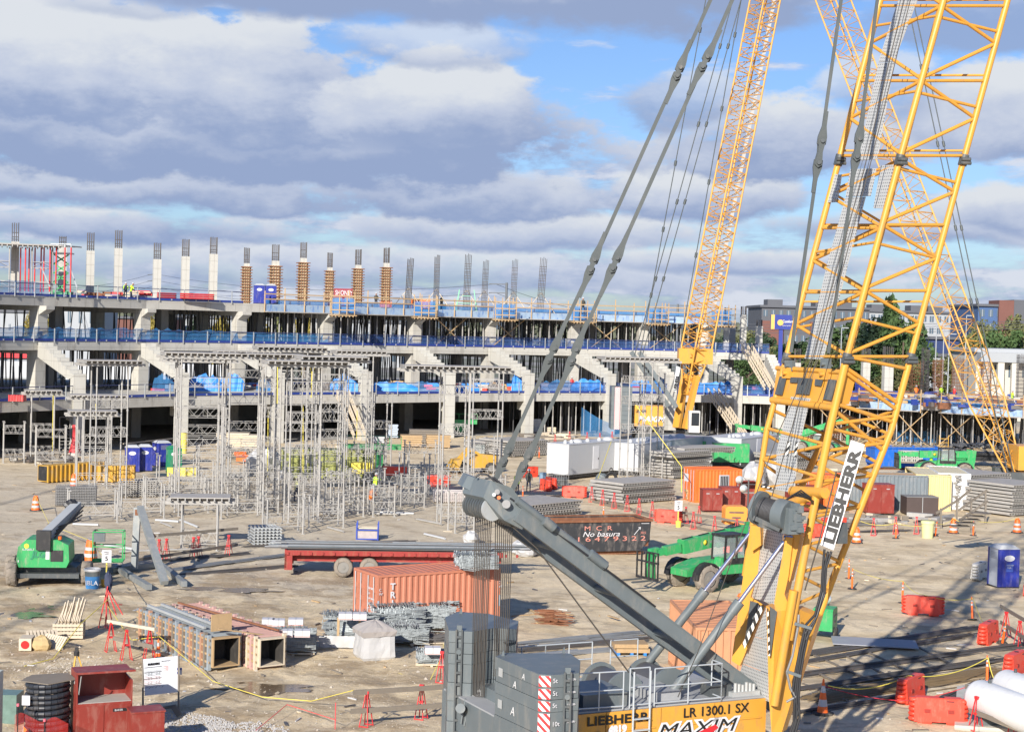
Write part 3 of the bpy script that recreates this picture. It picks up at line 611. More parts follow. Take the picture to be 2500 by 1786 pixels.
for k,(px,py,w,h,hang)in enumerate([(397,942,52,1.9,1),(500,948,80,1.9,0),(565,946,60,2.0,0),(660,945,70,1.7,0),(840,940,70,1.9,0),(960,952,120,1.1,0),(1030,952,90,1.2,0),(1140,950,60,1.1,0),(1262,945,26,2.4,1),(1370,947,130,1.5,0),(1435,945,80,1.7,0),(1580,944,90,1.5,0),(1610,950,60,1.8,0),(1740,948,120,1.5,0),(1780,946,70,1.6,0),(1860,950,60,1.3,0)]):
 Y=160+.026*px+6 if px<1500 else 212
 c=P(px,py,Y);n=14;W_=w*Y/FPX;m=MB();r=random.Random(k);vs=[]
 hs=[h*(.45+.55*sin(pi*min(1,max(0,i/n)))**.5)*r.uniform(.8,1.1)for i in range(n+1)]
 for j in range(4):
  for i in range(n+1):vs.append((-W_/2+W_*i/n,r.uniform(-.25,.25)+j*.12,hs[i]*j/3))
 m.add(vs,[(j*(n+1)+i,j*(n+1)+i+1,(j+1)*(n+1)+i+1,(j+1)*(n+1)+i)for j in range(3)for i in range(n)],True)
 single('tarpaulin',m,blue_t if k%3 else net_b,['bunched bright blue tarpaulin left of the second pier','blue sheet right of the second pier','blue sheet spread behind the tall scaffold towers','blue sheet near the third pier','blue sheet left of the fourth pier','long low blue sheet right of the fourth pier','pale blue sheet mid way between fourth and fifth piers','small blue sheet right of the fifth pier','blue sheet hung up beside the sixth pier','long blue heap left of the seventh pier','high blue heap just left of the seventh pier','blue heap behind the scaffold right of the seventh pier','blue heap left of the middle crane','long blue heap right of the middle crane boom','blue heap under the last complete raker','blue heap at the right end of the stand'][k],'tarpaulin',(c.x,c.y,Z1t),group='blue sheets on the lowest deck')
m=MB();vs=[];a=G(1418,1066);b=G(1560,1066);n=16
for j in range(3):
 for i in range(n+1):q=a.lerp(b,i/n);s_=1-i/n;vs.append((q.x,q.y+.2*sin(i),(1.0+2.6*s_*s_)*j/2))
m.add(vs,[(j*(n+1)+i,j*(n+1)+i+1,(j+1)*(n+1)+i+1,(j+1)*(n+1)+i)for j in(0,1)for i in range(n)],True)
single('netting_fence',m,net_b,'sagging blue mesh fence at the foot of the stand left of the middle crane','fence',world=True)
m=MB();vs=[];a=G(2190,1078);b=G(2420,1085)
for j in range(3):
 for i in range(n+1):q=a.lerp(b,i/n);vs.append((q.x,q.y+.4*sin(i),(1.3+.25*sin(i*1.7))*j/2))
m.add(vs,[(j*(n+1)+i,j*(n+1)+i+1,(j+1)*(n+1)+i+1,(j+1)*(n+1)+i)for j in(0,1)for i in range(n)],True)
single('netting_fence',m,net_b,'pale blue mesh fence in front of the formwork deck right of the main boom','fence',world=True)
PR={}
def prop(p,z0,z1,r=.06,thick=False):
 k=(round(z1-z0,2),r)
 if k not in PR:m=MB();h=z1-z0;m.tube((0,0,0),(0,0,h*.55),r*1.25,n=6);m.tube((0,0,h*.5),(0,0,h),r*.85,n=6);m.box((0,0,.02),(.2,.2,.04));m.box((0,0,h-.02),(.3,.3,.04));PR[k]=mesh('prop',m,alu)
 return k
def along(pl,s0,s1,step):
 out=[];acc=0;
 for i in range(len(pl)-1):
  a,b=pl[i],pl[i+1];L=(b-a).length;s=0
  while s<L:
   q=a.lerp(b,s/L);f=i+s/L
   if s0<=f<=s1:out.append((q,nrm2(pl,i)))
   s+=step
 return out
allp=[]
for q,nn in along(f2,4.3,10.05,1.02):allp.append((q+nn*.5,Z2t,Z3b+.4,'slim steel prop under top deck formwork','props under the top deck',0))
for q,nn in along(f1,7.2,10.9,1.1):allp.append((q+nn*1.0,0,Z1b,'slim steel prop under lowest deck','props under the lowest deck',0))
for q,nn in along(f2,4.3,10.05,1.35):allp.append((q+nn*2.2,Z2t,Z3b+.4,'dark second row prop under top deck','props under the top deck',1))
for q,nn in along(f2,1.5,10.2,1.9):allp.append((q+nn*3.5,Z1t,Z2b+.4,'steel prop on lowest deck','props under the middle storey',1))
fd=[Vector((P(a,980,b).x,b))for a,b in[(1885,207),(2050,203),(2200,198),(2350,193),(2500,188),(2680,182)]]
for q,nn in along(fd,0,5,1.25):allp.append((q+nn*.6,0,4.35,'slim prop under right formwork deck','props under the right formwork deck',0))
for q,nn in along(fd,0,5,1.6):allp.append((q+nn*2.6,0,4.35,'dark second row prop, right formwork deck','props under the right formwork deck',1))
ORD=['before the first','between first and second','between second and third','between third and fourth','between fourth and fifth','between fifth and sixth','between sixth and seventh','between seventh and eighth','between eighth and ninth','between ninth and tenth','past the tenth']
def bay(q,lab):
 if q.x>f1[-1].x-1 or 'formwork deck on the right' in lab or 'right formwork deck' in lab:
  k=min(range(len(fd)),key=lambda i:abs(fd[i].x-q.x));return['by the stand end','behind the boom','just right of the boom','left of the third crane','at the third crane','at the frame edge'][k]
 k=sum(1 for p in f2 if p.x<q.x)-2;return ORD[max(0,min(10,k))]+' stepped rakers'
allp=[(q,z0,z1,lab+', '+bay(q,lab),grp,dk)for q,z0,z1,lab,grp,dk in allp]
allp_t,rest=allp[:296],allp[296:]
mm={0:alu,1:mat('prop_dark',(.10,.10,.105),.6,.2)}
for q,z0,z1,lab,grp,dk in allp_t:
 k=(round(z1-z0,2),dk)
 if k not in PR:m=MB();h=z1-z0;m.tube((0,0,0),(0,0,h*.55),.085,n=6);m.tube((0,0,h*.5),(0,0,h),.06,n=6);m.box((0,0,h-.03),(.3,.3,.06));PR[k]=mesh('prop',m,mm[dk])
 o=bpy.data.objects.new('steel_prop',PR[k]);C.objects.link(o);o.location=(q.x+rnd.uniform(-.12,.12),q.y+rnd.uniform(-.2,.2),z0);tagit(o,lab,'prop',grp)
m=MB()
for q,z0,z1,*_ in rest:m.tube((q.x,q.y,z0),(q.x,q.y,z1),.07,n=5)
for dd_ in(4.5,7.5,11,14.5,18):
 for q,nn in along(f2,3.6,10.05,.78):q=q+nn*dd_;m.tube((q.x+rnd.uniform(-.3,.3),q.y,Z2t),(q.x,q.y,Z3b+.5),.075,n=4,cap=False)
for dd_ in(6,10,14,18,21):
 for q,nn in along(f2,1.2,10.3,1.15):q=q+nn*dd_;m.tube((q.x+rnd.uniform(-.3,.3),q.y,Z1t),(q.x,q.y,Z2b+.5),.07,n=4,cap=False)
for dd_ in(12,18):
 for q,nn in along(f2,1.0,3.6,1.3):q=q+nn*dd_;m.tube((q.x+rnd.uniform(-.4,.4),q.y,Z2t),(q.x,q.y,Z3b+.5),.06,n=4,cap=False)
for dd_ in(3,6,10):
 for q,nn in along(f1,7.0,10.9,1.4):q=q+nn*dd_;m.tube((q.x,q.y,0),(q.x,q.y,Z1b+.5),.07,n=4,cap=False)
for dd_ in(5,8,11,15,20,26):
 for q,nn in along(fd,0,5,1.3):q=q+nn*dd_;m.tube((q.x+rnd.uniform(-.3,.3),q.y,0),(q.x,q.y,4.5),.08,n=4,cap=False)
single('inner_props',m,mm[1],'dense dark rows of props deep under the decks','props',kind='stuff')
bi=0
def xb(pl,f,z0,z1,name_lab,wv=4.2,off=.25):
 global bi
 i=int(f);q=pl[i].lerp(pl[i+1],f-i);nn=nrm2(pl,i);d=Vector((nn.y,-nn.x));q=q+nn*off
 for s_ in(-1,1):
  m=MB();a=q+d*(-wv/2*s_);b=q+d*(wv/2*s_);m.bar((a.x,a.y+.06*s_,z0),(b.x,b.y+.06*s_,z1),.16,.09);single('timber_brace',m,wood,name_lab+(' leaning right' if s_>0 else ' leaning left'),'brace',world=True,group='crossed timber braces');bi+=1
for f,lab in((6.45,'left crossed brace under the top deck by the fifth raker'),(7.2,'crossed brace between the two grey pendant bars'),(8.45,'crossed brace under the top deck right of the pendant bars'),(9.35,'crossed brace left of the middle crane boom')):xb(f2,f,Z2t,Z3b,lab,4.8)
for f,lab in((.9,'crossed brace left part of the right formwork deck'),(1.6,'crossed brace behind the LIEBHERR boom on the formwork deck'),(2.15,'crossed brace just right of the main boom'),(2.9,'crossed brace near the pale column of the formwork deck'),(3.5,'crossed brace left of the third crane foot'),(4.3,'crossed brace at the right edge under the formwork deck')):xb(fd,f,.2,4.3,lab,4.4)
ptm=MB();ptm.bb(-.06,.06,-.05,.05,-.9,1.75);post_me=mesh('post',ptm,wood)
def tguard(pl,f0,f1_,z,off,label,h=1.5,pan=panel_sky,step=2.6):
 q=along(pl,f0,f1_,step)
 if len(q)<2:return
 a,b=q[0][0]-q[0][1]*off,q[-1][0]-q[-1][1]*off;t=thing('timber_guard',label,'guardrail',(a.x,a.y,z),0,'timber guards along the formwork edges')
 pts=[Vector(((p-n_*off).x,(p-n_*off).y,z))for p,n_ in q]
 for p in pts:o=bpy.data.objects.new('post',post_me);C.objects.link(o);o.parent=t;o.location=p-t.location+Vector((0,0,-.1));o.scale=(1,1,rnd.uniform(.85,1.2))
 for hz in(.55,1.15):
  m=MB();[m.bar(u+Vector((0,-.08,hz)),v+Vector((0,-.08,hz)),.05,.13)for u,v in zip(pts,pts[1:])];part(t,'rail',m,wood,world=True)
 m=MB();[m.bar(u+Vector((0,.15,-.42)),v+Vector((0,.15,-.42)),.08,.8)for u,v in zip(pts,pts[1:])];part(t,'edge_form',m,pan,world=True)
 m=MB();[m.bar(u+Vector((0,.05,-.86)),v+Vector((0,.05,-.86)),1.2,.1)for u,v in zip(pts,pts[1:])];part(t,'soffit_board',m,form_p,world=True)
 m=MB();[m.bar(u+Vector((0,.9,.3)),v+Vector((0,.9,.3)),.04,.55)for u,v in zip(pts,pts[1:])];part(t,'netting',m,net_b,world=True)
for k in range(4,10):tguard(f2,k+.15 if k==4 else k+.02,min(k+1.02,10.05),Z3t,.35,'timber posts and blue form edge of the top deck, '+('left of the maroon sign','around the maroon sign','behind the rebar cages','crossed by the pendant bars','left of the middle crane boom','behind the middle crane boom')[k-4])
tguard(fd,0,1.3,5.1,.1,'timber guard of the right formwork deck behind the main boom');tguard(fd,1.3,2.6,5.1,.1,'timber guard of the right formwork deck, middle length');tguard(fd,2.6,4.95,5.1,.1,'timber guard of the right formwork deck at the right edge')
for k,px in enumerate([837,1036,1232,1422,1603,1765]):
 i=5+k;Y=F2[i][1]-1.8;c=P(px,790,Y);z=Z3b-.05;W_=2.6;D=2.4
 t=thing('edge_platform','timber edge platform jutting from the top deck, '+('leftmost, under the maroon sign','second from the left','third, right of the rebar cages','fourth, touched by the right pendant bar','fifth, left of the middle crane boom','rightmost, behind the middle crane boom')[k],'platform',(c.x,c.y,z),.1,'edge platforms')
 m=MB();m.bb(-W_/2-.3,W_/2+.3,-D/2,D/2,-.1,0);[m.bb(-W_/2+j*.4,-W_/2+.1+j*.4,-D/2-.15,D/2,-.25,-.101)for j in range(7)];part(t,'platform_deck',m,wood)
 for sx in(-1,-.33,.33,1):
  m=MB();m.bb(sx*W_/2-.05,sx*W_/2+.05,-D/2-.07,-D/2+.03,.002,2.7);part(t,'post',m,wood)
 for hz in(.5,1.3,2.1):m=MB();m.bb(-W_/2-.1,W_/2+.1,-D/2-.14,-D/2-.072,hz,hz+.12);part(t,'rail',m,wood)
 m=MB();m.bb(-W_/2,W_/2,D/2-.3,D/2-.25,.2,1.9);part(t,'backing_sheet',m,net_b)
 sm=MB()
def deckpoly(pl,dep,z0,z1):
 mb=MB();n=len(pl);B=[p+Vector((.15,1)).normalized()*dep for p in pl];vs=[(p.x,p.y,z)for z in(z0,z1)for q in(pl,B)for p in q];fs=[]
 for i in range(n-1):fs+=[(i,n+i,n+i+1,i+1),(2*n+i,2*n+i+1,3*n+i+1,3*n+i),(i,i+1,2*n+i+1,2*n+i),(n+i,3*n+i,3*n+i+1,n+i+1)]
 return mb.add(vs,fs)
single('formwork_deck',deckpoly(fd,34,4.45,4.95),form_p,'low formwork deck on props right of the stand','formwork deck',world=True)
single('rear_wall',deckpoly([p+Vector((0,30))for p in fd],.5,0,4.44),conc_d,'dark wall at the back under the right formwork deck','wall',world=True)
def rbar(h,w,n=4,r=.018,hoops=(),hz=None):
 m=MB();pts=[(-w/2+w*i/n,s_*w/2)for i in range(n+1)for s_ in(-1,1)]+[(s_*w/2,-w/2+w*i/n)for i in range(1,n)for s_ in(-1,1)]
 for x,y in pts:m.tube((x,y,0),(x*1.0,y*1.0,h*(1-.04*((x*7)%1))),r,n=4,cap=False)
 for z in hoops:
  for a,b in(((-1,-1),(1,-1)),((1,-1),(1,1)),((1,1),(-1,1)),((-1,1),(-1,-1))):m.bar((a[0]*w*.53,a[1]*w*.53,z),(b[0]*w*.53,b[1]*w*.53,z),.03,.05)
 return m
cols=[(35,590,543,708,'shaded concrete column, leftmost, rising through the scaffold platform'),(151,602,576,708,'pale concrete column behind the green scissor lift'),(219,612,567,712,'pale column with a stepped shadow on its foot'),(287,606,561,716,'tall pale column just right of the shadowed one'),(382,633,592,724,'shorter pale column, first of three above the red beams'),(451,626,583,726,'pale column above the red beams, middle of three'),(519,620,578,730,'pale column above the red beams, right of three')]
for px,ty,ry,by,lab in cols:
 Y=160+(px+60)*.047+6;c=P(px,by,Y);zt=HZ(px,ty,Y);zr=HZ(px,ry,Y);w=20*Y/FPX*.92
 t=thing('concrete_column',lab,'column',(c.x,c.y,Z3t),.35,'columns on the top deck');h=zt-Z3t
 m=MB();m.box((0,0,h/2),(w,w,h));part(t,'shaft',m,conc_w if px>60 else conc)
 m=rbar(zr-zt,w*.8,3,.03,(.25,.5,.95));m.v=[(x,y,z+h)for x,y,z in m.v];part(t,'rebar',m,rebar_m)
cols=[(600,650,646,606,742,26,'clamped column form, first from the left, left of the blue toilets'),(670,648,640,598,748,34,'clamped column form behind the blue toilets'),(738,640,633,593,748,30,'clamped column form left of the maroon sign'),(803,660,656,618,748,24,'short clamped column form touching the maroon sign'),(872,655,650,610,748,28,'clamped column form right of the maroon sign'),(941,652,645,606,742,27,'clamped column form above the orange bin, rightmost')]
for px,cy,wy,ry,by,w,lab in cols:
 Y=186+(px-600)*.03+4;c=P(px,by,Y);zc=HZ(px,cy,Y);zw=HZ(px,wy,Y);zr=HZ(px,ry,Y);w=w*Y/FPX;h=zc-Z3t;s_=.58*w
 t=thing('column_form',lab,'column form',(c.x,c.y,Z3t),.3,'clamped column forms on the top deck')
 m=MB();m.box((0,0,h/2),(s_,s_,h));part(t,'form_panel',m,wood_l)
 m=MB();m.box((0,0,h+.003+(zw-zc)/2),(s_*.85,s_*.85,zw-zc+.3));part(t,'column_top',m,conc_w)
 for i in range(4):
  a=pi/2*i;m=MB();
  for k in(-.3,0,.3):m.box((cos(a)*(s_/2+.07)-sin(a)*k*s_*1.1,sin(a)*(s_/2+.07)+cos(a)*k*s_*1.1,h/2),(.1,.1,h))
  part(t,'stud',m,wood)
 nc=int(h/.33);m0=MB()
 for s in(-1,1):m0.bb(-w/2,w/2,s*(s_/2+.17)-.05,s*(s_/2+.17)+.05,-.05,.05);m0.bb(s*(s_/2+.17)-.05,s*(s_/2+.17)+.05,-w/2,w/2,-.051,.049)
 me=mesh('clamp',m0,rust)
 for i in range(nc):o=bpy.data.objects.new('clamp',me);C.objects.link(o);o.parent=t;o.location=(0,0,.25+i*h/nc);o.rotation_euler=(0,0,.06*(i%3-1))
 m=rbar(zr-zw,s_*.75,3,.03,(.25,.5,1.0));m.v=[(x,y,z+h+zw-zc+.1)for x,y,z in m.v];part(t,'rebar',m,rebar_m)
for px,tx,ry,by,w,Y,lab in[(995,1003,629,745,15,203,'leaning rebar cage, first from the left, behind the orange bin'),(1064,1068,622,748,13,205,'rebar cage with a worker beside its foot'),(1138,1144,619,745,16,207,'rebar cage standing in a green frame'),(1181,1187,634,750,14,208,'shortest rebar cage, fourth from the left'),(1252,1258,632,752,14,209,'rebar cage, fifth from the left'),(1318,1328,628,754,17,210,'leaning rebar cage just left of the pendant bars')]:
 c=P(px,by,Y);e=P(tx,ry,Y);h=e.z-Z3t;w=w*Y/FPX;t=thing('rebar_cage',lab,'rebar cage',(c.x,c.y,Z3t),0,'rebar cages on the top deck')
 m=rbar(h,w*.9,4,.028);sh_=(e.x-c.x)/h;m.v=[(x+z*sh_,y,z)for x,y,z in m.v];part(t,'bars',m,rebar_m)
 nh=int(h*.86/.3)
 for i in range(nh):
  m=MB();z=.2+i*.3 if i%4 else.1+i*.3;x0=z*sh_
  for a,b in(((-1,-1),(1,-1)),((1,-1),(1,1)),((1,1),(-1,1)),((-1,1),(-1,-1))):m.bar((x0+a[0]*w*.5,a[1]*w*.5,z),(x0+b[0]*w*.5,b[1]*w*.5,z),.03,.045)
  part(t,'hoop',m,rebar_m)
 for s_ in(-1,1):m=MB();m.bar((sh_*2,0,2.6),(s_*1.9,-.5,0),.07);part(t,'stay',m,wood_l)
for px,ty,ry,by,w,Y,z0,lab in[(1772,768,750,845,12,216,Z2t,'bare column ending in rebar behind the right end of the top deck'),(1813,768,747,845,14,216,Z2t,'tall white column at the right end of the middle storey'),(1852,796,780,846,15,216,Z2t,'short white column, rightmost on the middle storey')]:
 c=P(px,by,Y);zt=HZ(px,ty,Y);w=w*Y/FPX;t=thing('concrete_column',lab,'column',(c.x,c.y,z0),.1,'columns at the right end');h=zt-z0
 m=MB();m.box((0,0,h/2),(w,w,h));part(t,'shaft',m,conc_w);m=rbar(HZ(px,ry,Y)-zt,w*.8,3,.025);m.v=[(x,y,z+h)for x,y,z in m.v];part(t,'rebar',m,rebar_m)
for px,ty,ry,w,Y,lab in[(1945,885,850,14,222,'concrete column with rebar seen inside the main boom, left'),(2112,884,850,18,225,'concrete column with tall rebar inside the main boom, middle'),(2166,892,845,22,222,'concrete column with tall rebar against the right boom chord')]:
 c=P(px,940,Y);zt=HZ(px,ty,Y);w=w*Y/FPX;t=thing('concrete_column',lab,'column',(c.x,c.y,4.96),.1,'columns on the right formwork deck');h=zt-4.96
 m=MB();m.box((0,0,h/2),(w,w,h));part(t,'shaft',m,conc_w);m=rbar(HZ(px,ry,Y)-zt,w*.9,4,.03,(1,));m.v=[(x,y,z+h)for x,y,z in m.v];part(t,'rebar',m,rebar_m)
for px,ry,w,Y,mm_,lab in[(2257,848,15,226,rebar_m,'dark rebar cage just right of the main boom'),(2236,878,26,232,rust,'rusty rebar wall cage beside the main boom'),(2288,876,20,232,rust,'rusty rebar cage left of the lamp post'),(2338,872,24,232,rust,'rusty rebar cage left of the third crane boom'),(2405,880,22,234,rust,'rusty rebar cage behind the third crane boom'),(2492,862,18,215,rebar_m,'tall dark rebar cage at the right edge')]:
 c=P(px,950,Y);h=HZ(px,ry,Y)-4.96;w=w*Y/FPX;t=thing('rebar_cage',lab,'rebar cage',(c.x,c.y,4.96),.1,'rebar cages on the right formwork deck')
 m=rbar(h,w,6,.02,[i*.5+.3 for i in range(int(h/.5))]);part(t,'bars',m,mm_)
TW={}
def tower(px,py,wpx,h,lab,d=1.6,yaw=.32,deck=None,frames=None,low=False,zb=0.0,red=False):
 c=G(px,py,zb);w=wpx*c.y/FPX/1.05;w=round(w*4)/4;key=(w,d,round(h,1),low)
 t=thing('shoring_tower',lab,'scaffold tower',(c.x,c.y,zb),yaw,'aluminium shoring towers')
 lg=('leg',round(h,1))
 if lg not in TW:
  m=MB();m.tube((0,0,0),(0,0,h),.056,n=8);m.box((0,0,.015),(.2,.2,.03));m.box((0,0,h-.03),(.22,.22,.06))
  z=1.0
  while z<h-.4:m.tube((0,0,z),(0,0,z+.12),.085,n=8);z+=1.8
  TW[lg]=mesh('leg',m,alu)
 for sx in(-1,1):
  for sy in(-1,1):o=bpy.data.objects.new('leg',TW[lg]);C.objects.link(o);o.parent=t;o.location=(sx*w/2,sy*d/2,0)
 fk=('fr',w,d)
 if fk not in TW:
  m=MB()
  for(ax,ay),(bx,by)in(((-1,-1),(1,-1)),((-1,1),(1,1)),((-1,-1),(-1,1)),((1,-1),(1,1))):
   a=Vector((ax*w/2,ay*d/2,0));b=Vector((bx*w/2,by*d/2,0));n=6;e=.62
   m.bar(a,b,.04);m.bar(a+Vector((0,0,e)),b+Vector((0,0,e)),.04)
   for i in range(n):
    u=a.lerp(b,i/n);v=a.lerp(b,(i+1)/n)
    if i%2:u,v=v,u
    m.bar(u,v+Vector((0,0,e)),.022)
    if i%3==0:m.bar(a.lerp(b,i/n+.05),a.lerp(b,i/n+.05)+Vector((0,0,e)),.022)
  TW[fk]=mesh('brace_frame',m,alu)
 zs=frames if frames is not None else([.5]if low else[.45+2.05*i for i in range(int(h/2.05))])
 for z in zs:
  if z+.6<h:o=bpy.data.objects.new('brace_frame',TW[fk]);C.objects.link(o);o.parent=t;o.location=(0,0,z)
 if deck:
  dl,dw=deck;m=MB();m.bb(-dl/2,dl/2,-dw/2,dw/2,h+.29,h+.35);part(t,'deck_panel',m,form_p)
  m=MB();n=int(dl/.42)
  for i in range(n+1):x=-dl/2+.06+(dl-.12)*i/n;m.bb(x-.035,x+.035,-dw/2,dw/2,h+.15,h+.289);m.bb(x-.07,x+.07,-dw/2,dw/2,h+.13,h+.15)
  part(t,'joist',m,alu_d if False else alu)
  for s_ in(-1,1):m=MB();m.bb(-dl/2-.25,dl/2+.25,s_*d/2-.09,s_*d/2+.09,h-.08,h+.119);part(t,'head_beam',m,alu)
 return t
tower(102,1118,56,5.9,'tall shoring tower at far left with a plain grey deck on top',deck=(3.3,2.6))
tower(33,1128,52,3.6,'low deckless tower at the left edge',low=True,frames=[.5,2.6])
tower(123,1135,76,3.5,'low deckless tower left of the red cone and ladder',low=True,frames=[.5,2.5])
tower(235,1152,70,6.2,'shoring tower with deck, behind the yellow box forms',deck=(4.6,2.4));tower(222,1190,74,5.6,'shoring tower with grey deck in front of the yellow box forms',deck=(3.6,2.4))
tower(262,1217,84,9.7,'tall shoring tower left of the blue toilets',deck=(4.2,2.6),yaw=.5)
tower(225,1272,118,2.1,'low tower beside the stacked brace frames',low=True,d=1.8);tower(345,1262,106,2.3,'low tower behind the steel A-frame',low=True,d=1.8);tower(430,1205,90,3.0,'low tower below the green toilet',low=True,d=1.8)
tower(490,1254,120,10.6,'tallest left shoring tower with two overlapping decks',d=2.2,deck=(5.6,2.8));tower(480,1206,112,10.0,'tall tower right of the green toilet',d=2.0,deck=(5.2,2.6))
tower(585,1262,110,7.6,'deckless tower in the middle of the left cluster',d=2.0);tower(595,1190,90,10.4,'tall tower right of the second stepped raker',d=1.8,deck=(5.0,2.6))
tower(652,1250,46,10.6,'narrow tall tower in the centre cluster',d=1.6,deck=(4.4,2.6));tower(735,1272,74,10.3,'tall tower with yellow straps, centre cluster',d=1.6,deck=(5.4,2.8));tower(800,1265,66,10.6,'tall tower at the right side of the centre cluster',d=1.5,deck=(4.6,2.8))
tower(700,1190,80,10.8,'tall tower at the back of the centre cluster',d=1.8,deck=(5.6,2.6));tower(790,1190,80,9.9,'rear tower near the olive steel bin',d=1.8,frames=[2,4,6.2,8.4]);tower(868,1186,60,10.6,'slim rear tower left of the fourth pier',d=1.8,deck=(4.2,2.2))
tower(690,1300,92,2.3,'low tower at the front of the centre cluster',low=True,d=1.6);tower(790,1285,90,2.2,'low tower at the front right of the centre cluster',low=True,d=1.6)
tower(610,1300-60,70,2.6,'low tower left of the centre cluster',low=True);tower(560,1215,80,2.8,'low tower between the two tall groups',low=True,frames=[.5,1.7]);tower(640,1212,80,2.8,'low tower behind the narrow tall one',low=True,frames=[.5,1.7]);tower(735,1222,84,3.0,'low tower inside the centre cluster',low=True,frames=[.5,1.8])
tower(850,1258,70,2.6,'low tower left of the lime vested worker',low=True);tower(890,1225,84,2.6,'low tower behind the lime vested worker',low=True,frames=[.5,1.7]);tower(968,1236,84,2.9,'low tower right of the two workers',low=True);tower(1010,1205,70,3.2,'low tower near the red box on legs',low=True);tower(1030,1166,84,3.2,'low tower left of the yellow loader',low=True,frames=[.5,2.2]);tower(955,1188,70,2.8,'low tower behind the red plastic boxes',low=True)
tower(1103,1277,64,10.2,'tall tower left of the crane mast head with a long deck',d=1.7,deck=(7.2,2.6),frames=[.6,3.0,6.0,8.6],yaw=.2);tower(1180,1225,76,9.8,'tall tower directly behind the crane mast head',d=1.7,frames=[.6,6.3,8.6],yaw=.2)
tower(1125,1297,54,2.6,'low tower at the foot of the long decked tower',low=True);tower(1190,1258,70,3.0,'low tower right behind the hanging crane ropes',low=True,frames=[.5,2]);tower(1180,1180,70,4.0,'low tower beside the yellow loader',low=True,frames=[.6,2.8])
tower(1548,1178,60,10.5,'tall tower in front of the white trailers with a striped deck',d=2.6,deck=(6.6,3.0),frames=[.5,4.4,6.8,8.6],yaw=.2);tower(1586,1165,50,9.4,'tall tower right behind the white trailer tower',d=1.8,frames=[.5,4,6.8],yaw=.2)
for k,(px,py,w,h,lab)in enumerate(((540,1248,70,2.4,'low tower in front of the tallest left tower'),(455,1232,80,2.2,'low tower left of the tallest left tower'),(760,1252,60,2.6,'low tower beside the yellow strapped tower'),(830,1232,66,2.6,'low tower in the thicket left of the lime worker'),(930,1258,60,2.3,'low tower just right of the orange vested worker'),(1000,1236,66,2.5,'low tower at the right end of the thicket'),(670,1232,70,2.6,'low tower behind the narrow front posts'),(520,1180,80,3.2,'low tower behind the yellow cart'),(1060,1212,60,2.6,'low tower left of the striped frame rack'),(900,1172,70,3.2,'low tower in front of the green work platform'),(388,1236,70,2.2,'low tower right of the stacked aluminium frames'))):
 tower(px,py,w,h,lab,low=True,frames=[.4,h-.9])
tower(925,1180,50,7.5,'medium bare tower behind the orange vested worker',d=1.6)
tower(487,1340,92,2.75,'small shoring table with dull grey deck near the steel A-frame',d=1.5,deck=(3.4,2.2),frames=[.4],yaw=.15)
t=thing('shoring_table','scaffold platform with a dark deck on the top deck at far left','scaffold',(P(30,700,165).x,168,Z3t),.3)
for x in(-3.4,-1.2,1.0,3.0):
 for y in(-1.5,1.5):m=MB();m.tube((x,y,0),(x,y,4.9),.07,n=8);part(t,'leg',m,alu)
for z in(.9,2.9):
 for x in(-2.3,2.0):
  m=MB()
  for y in(-1.5,1.5):
   m.bar((x-1.1,y,z),(x+1.1,y,z),.05);m.bar((x-1.1,y,z+.6),(x+1.1,y,z+.6),.05);m.bar((x-1.1,y,z),(x,y,z+.6),.035);m.bar((x,y,z+.6),(x+1.1,y,z),.035)
  part(t,'brace_frame',m,alu)
m=MB();m.bb(-4.6,3.9,-2.2,2.2,5.15,5.27);part(t,'deck_panel',m,form_p);m=MB();[m.bb(-4.5+.5*i,-4.4+.5*i,-2.2,2.2,4.95,5.149)for i in range(17)];part(t,'joist',m,alu)
k=0
for px in(49,61,70,84,99,106,121,136,157,172):
 Y=168+rnd.uniform(-2,2);c=P(px,700,Y);zt=HZ(px,604,Y);m=MB();m.tube((0,0,0),(0,0,.9),.05,n=6);m.m=1;m.tube((0,0,.5),(0,0,zt-Z3t),.075,n=6);single('red_prop',m,[galv,red_b],'red adjustable prop on the top deck at far left','prop',(c.x,c.y,Z3t),group='red props on the top deck');k+=1
m=MB();a=P(70,597,168);b=P(173,601,170);m.bar(a,b,.25,.12);m.bar(a+Vector((.6,2,0)),b+Vector((.6,2,0)),.25,.12);[m.bar(a.lerp(b,i/6),a.lerp(b,i/6)+Vector((.6,2,0)),.1,.1)for i in range(7)]
single('form_beam',m,alu,'light aluminium beam grid carried by the red props','beam',world=True)
for px0,py0,px1,py1 in((170,650,188,702),(100,650,122,700)):
 m=MB();m.bar(P(px0,py0,168),P(px1,py1,166),.1,.06);single('push_pull_brace',m,white_p,'pale diagonal brace beside the red props'+(', right one' if px0>150 else ', left one'),'brace',world=True)
def lin(tab,y):
 if y<=tab[0][0]:(a,b),(c,d)=tab[0],tab[1];return b+(d-b)*(y-a)/(c-a)
 for(a,b),(c,d)in zip(tab,tab[1:]):
  if y<=c:return b+(d-b)*(y-a)/(c-a)
 (a,b),(c,d)=tab[-2:];return b+(d-b)*(y-a)/(c-a)
TL=[(0,2150),(392,2048),(866,1922),(1050,1872),(1405,1818),(1640,1790)]
TM=[(0,2304),(388,2197),(877,2066),(1050,2025),(1405,1954),(1500,1937)]
TR=[(0,2460),(432,2341),(930,2208),(1015,2186),(1050,2176),(1405,2036),(1510,1996)]
ZM,ZL,ZR=44.0,46.6,45.0
def pm_(y):return P(lin(TM,y),y,ZM)
def pl_(y):return P(lin(TL,y-.06*0),y,ZL)
def pr_(y):return P(lin(TR,y),y,ZR)
def pf_(y):return pl_(y)+(pr_(y)-pm_(y))
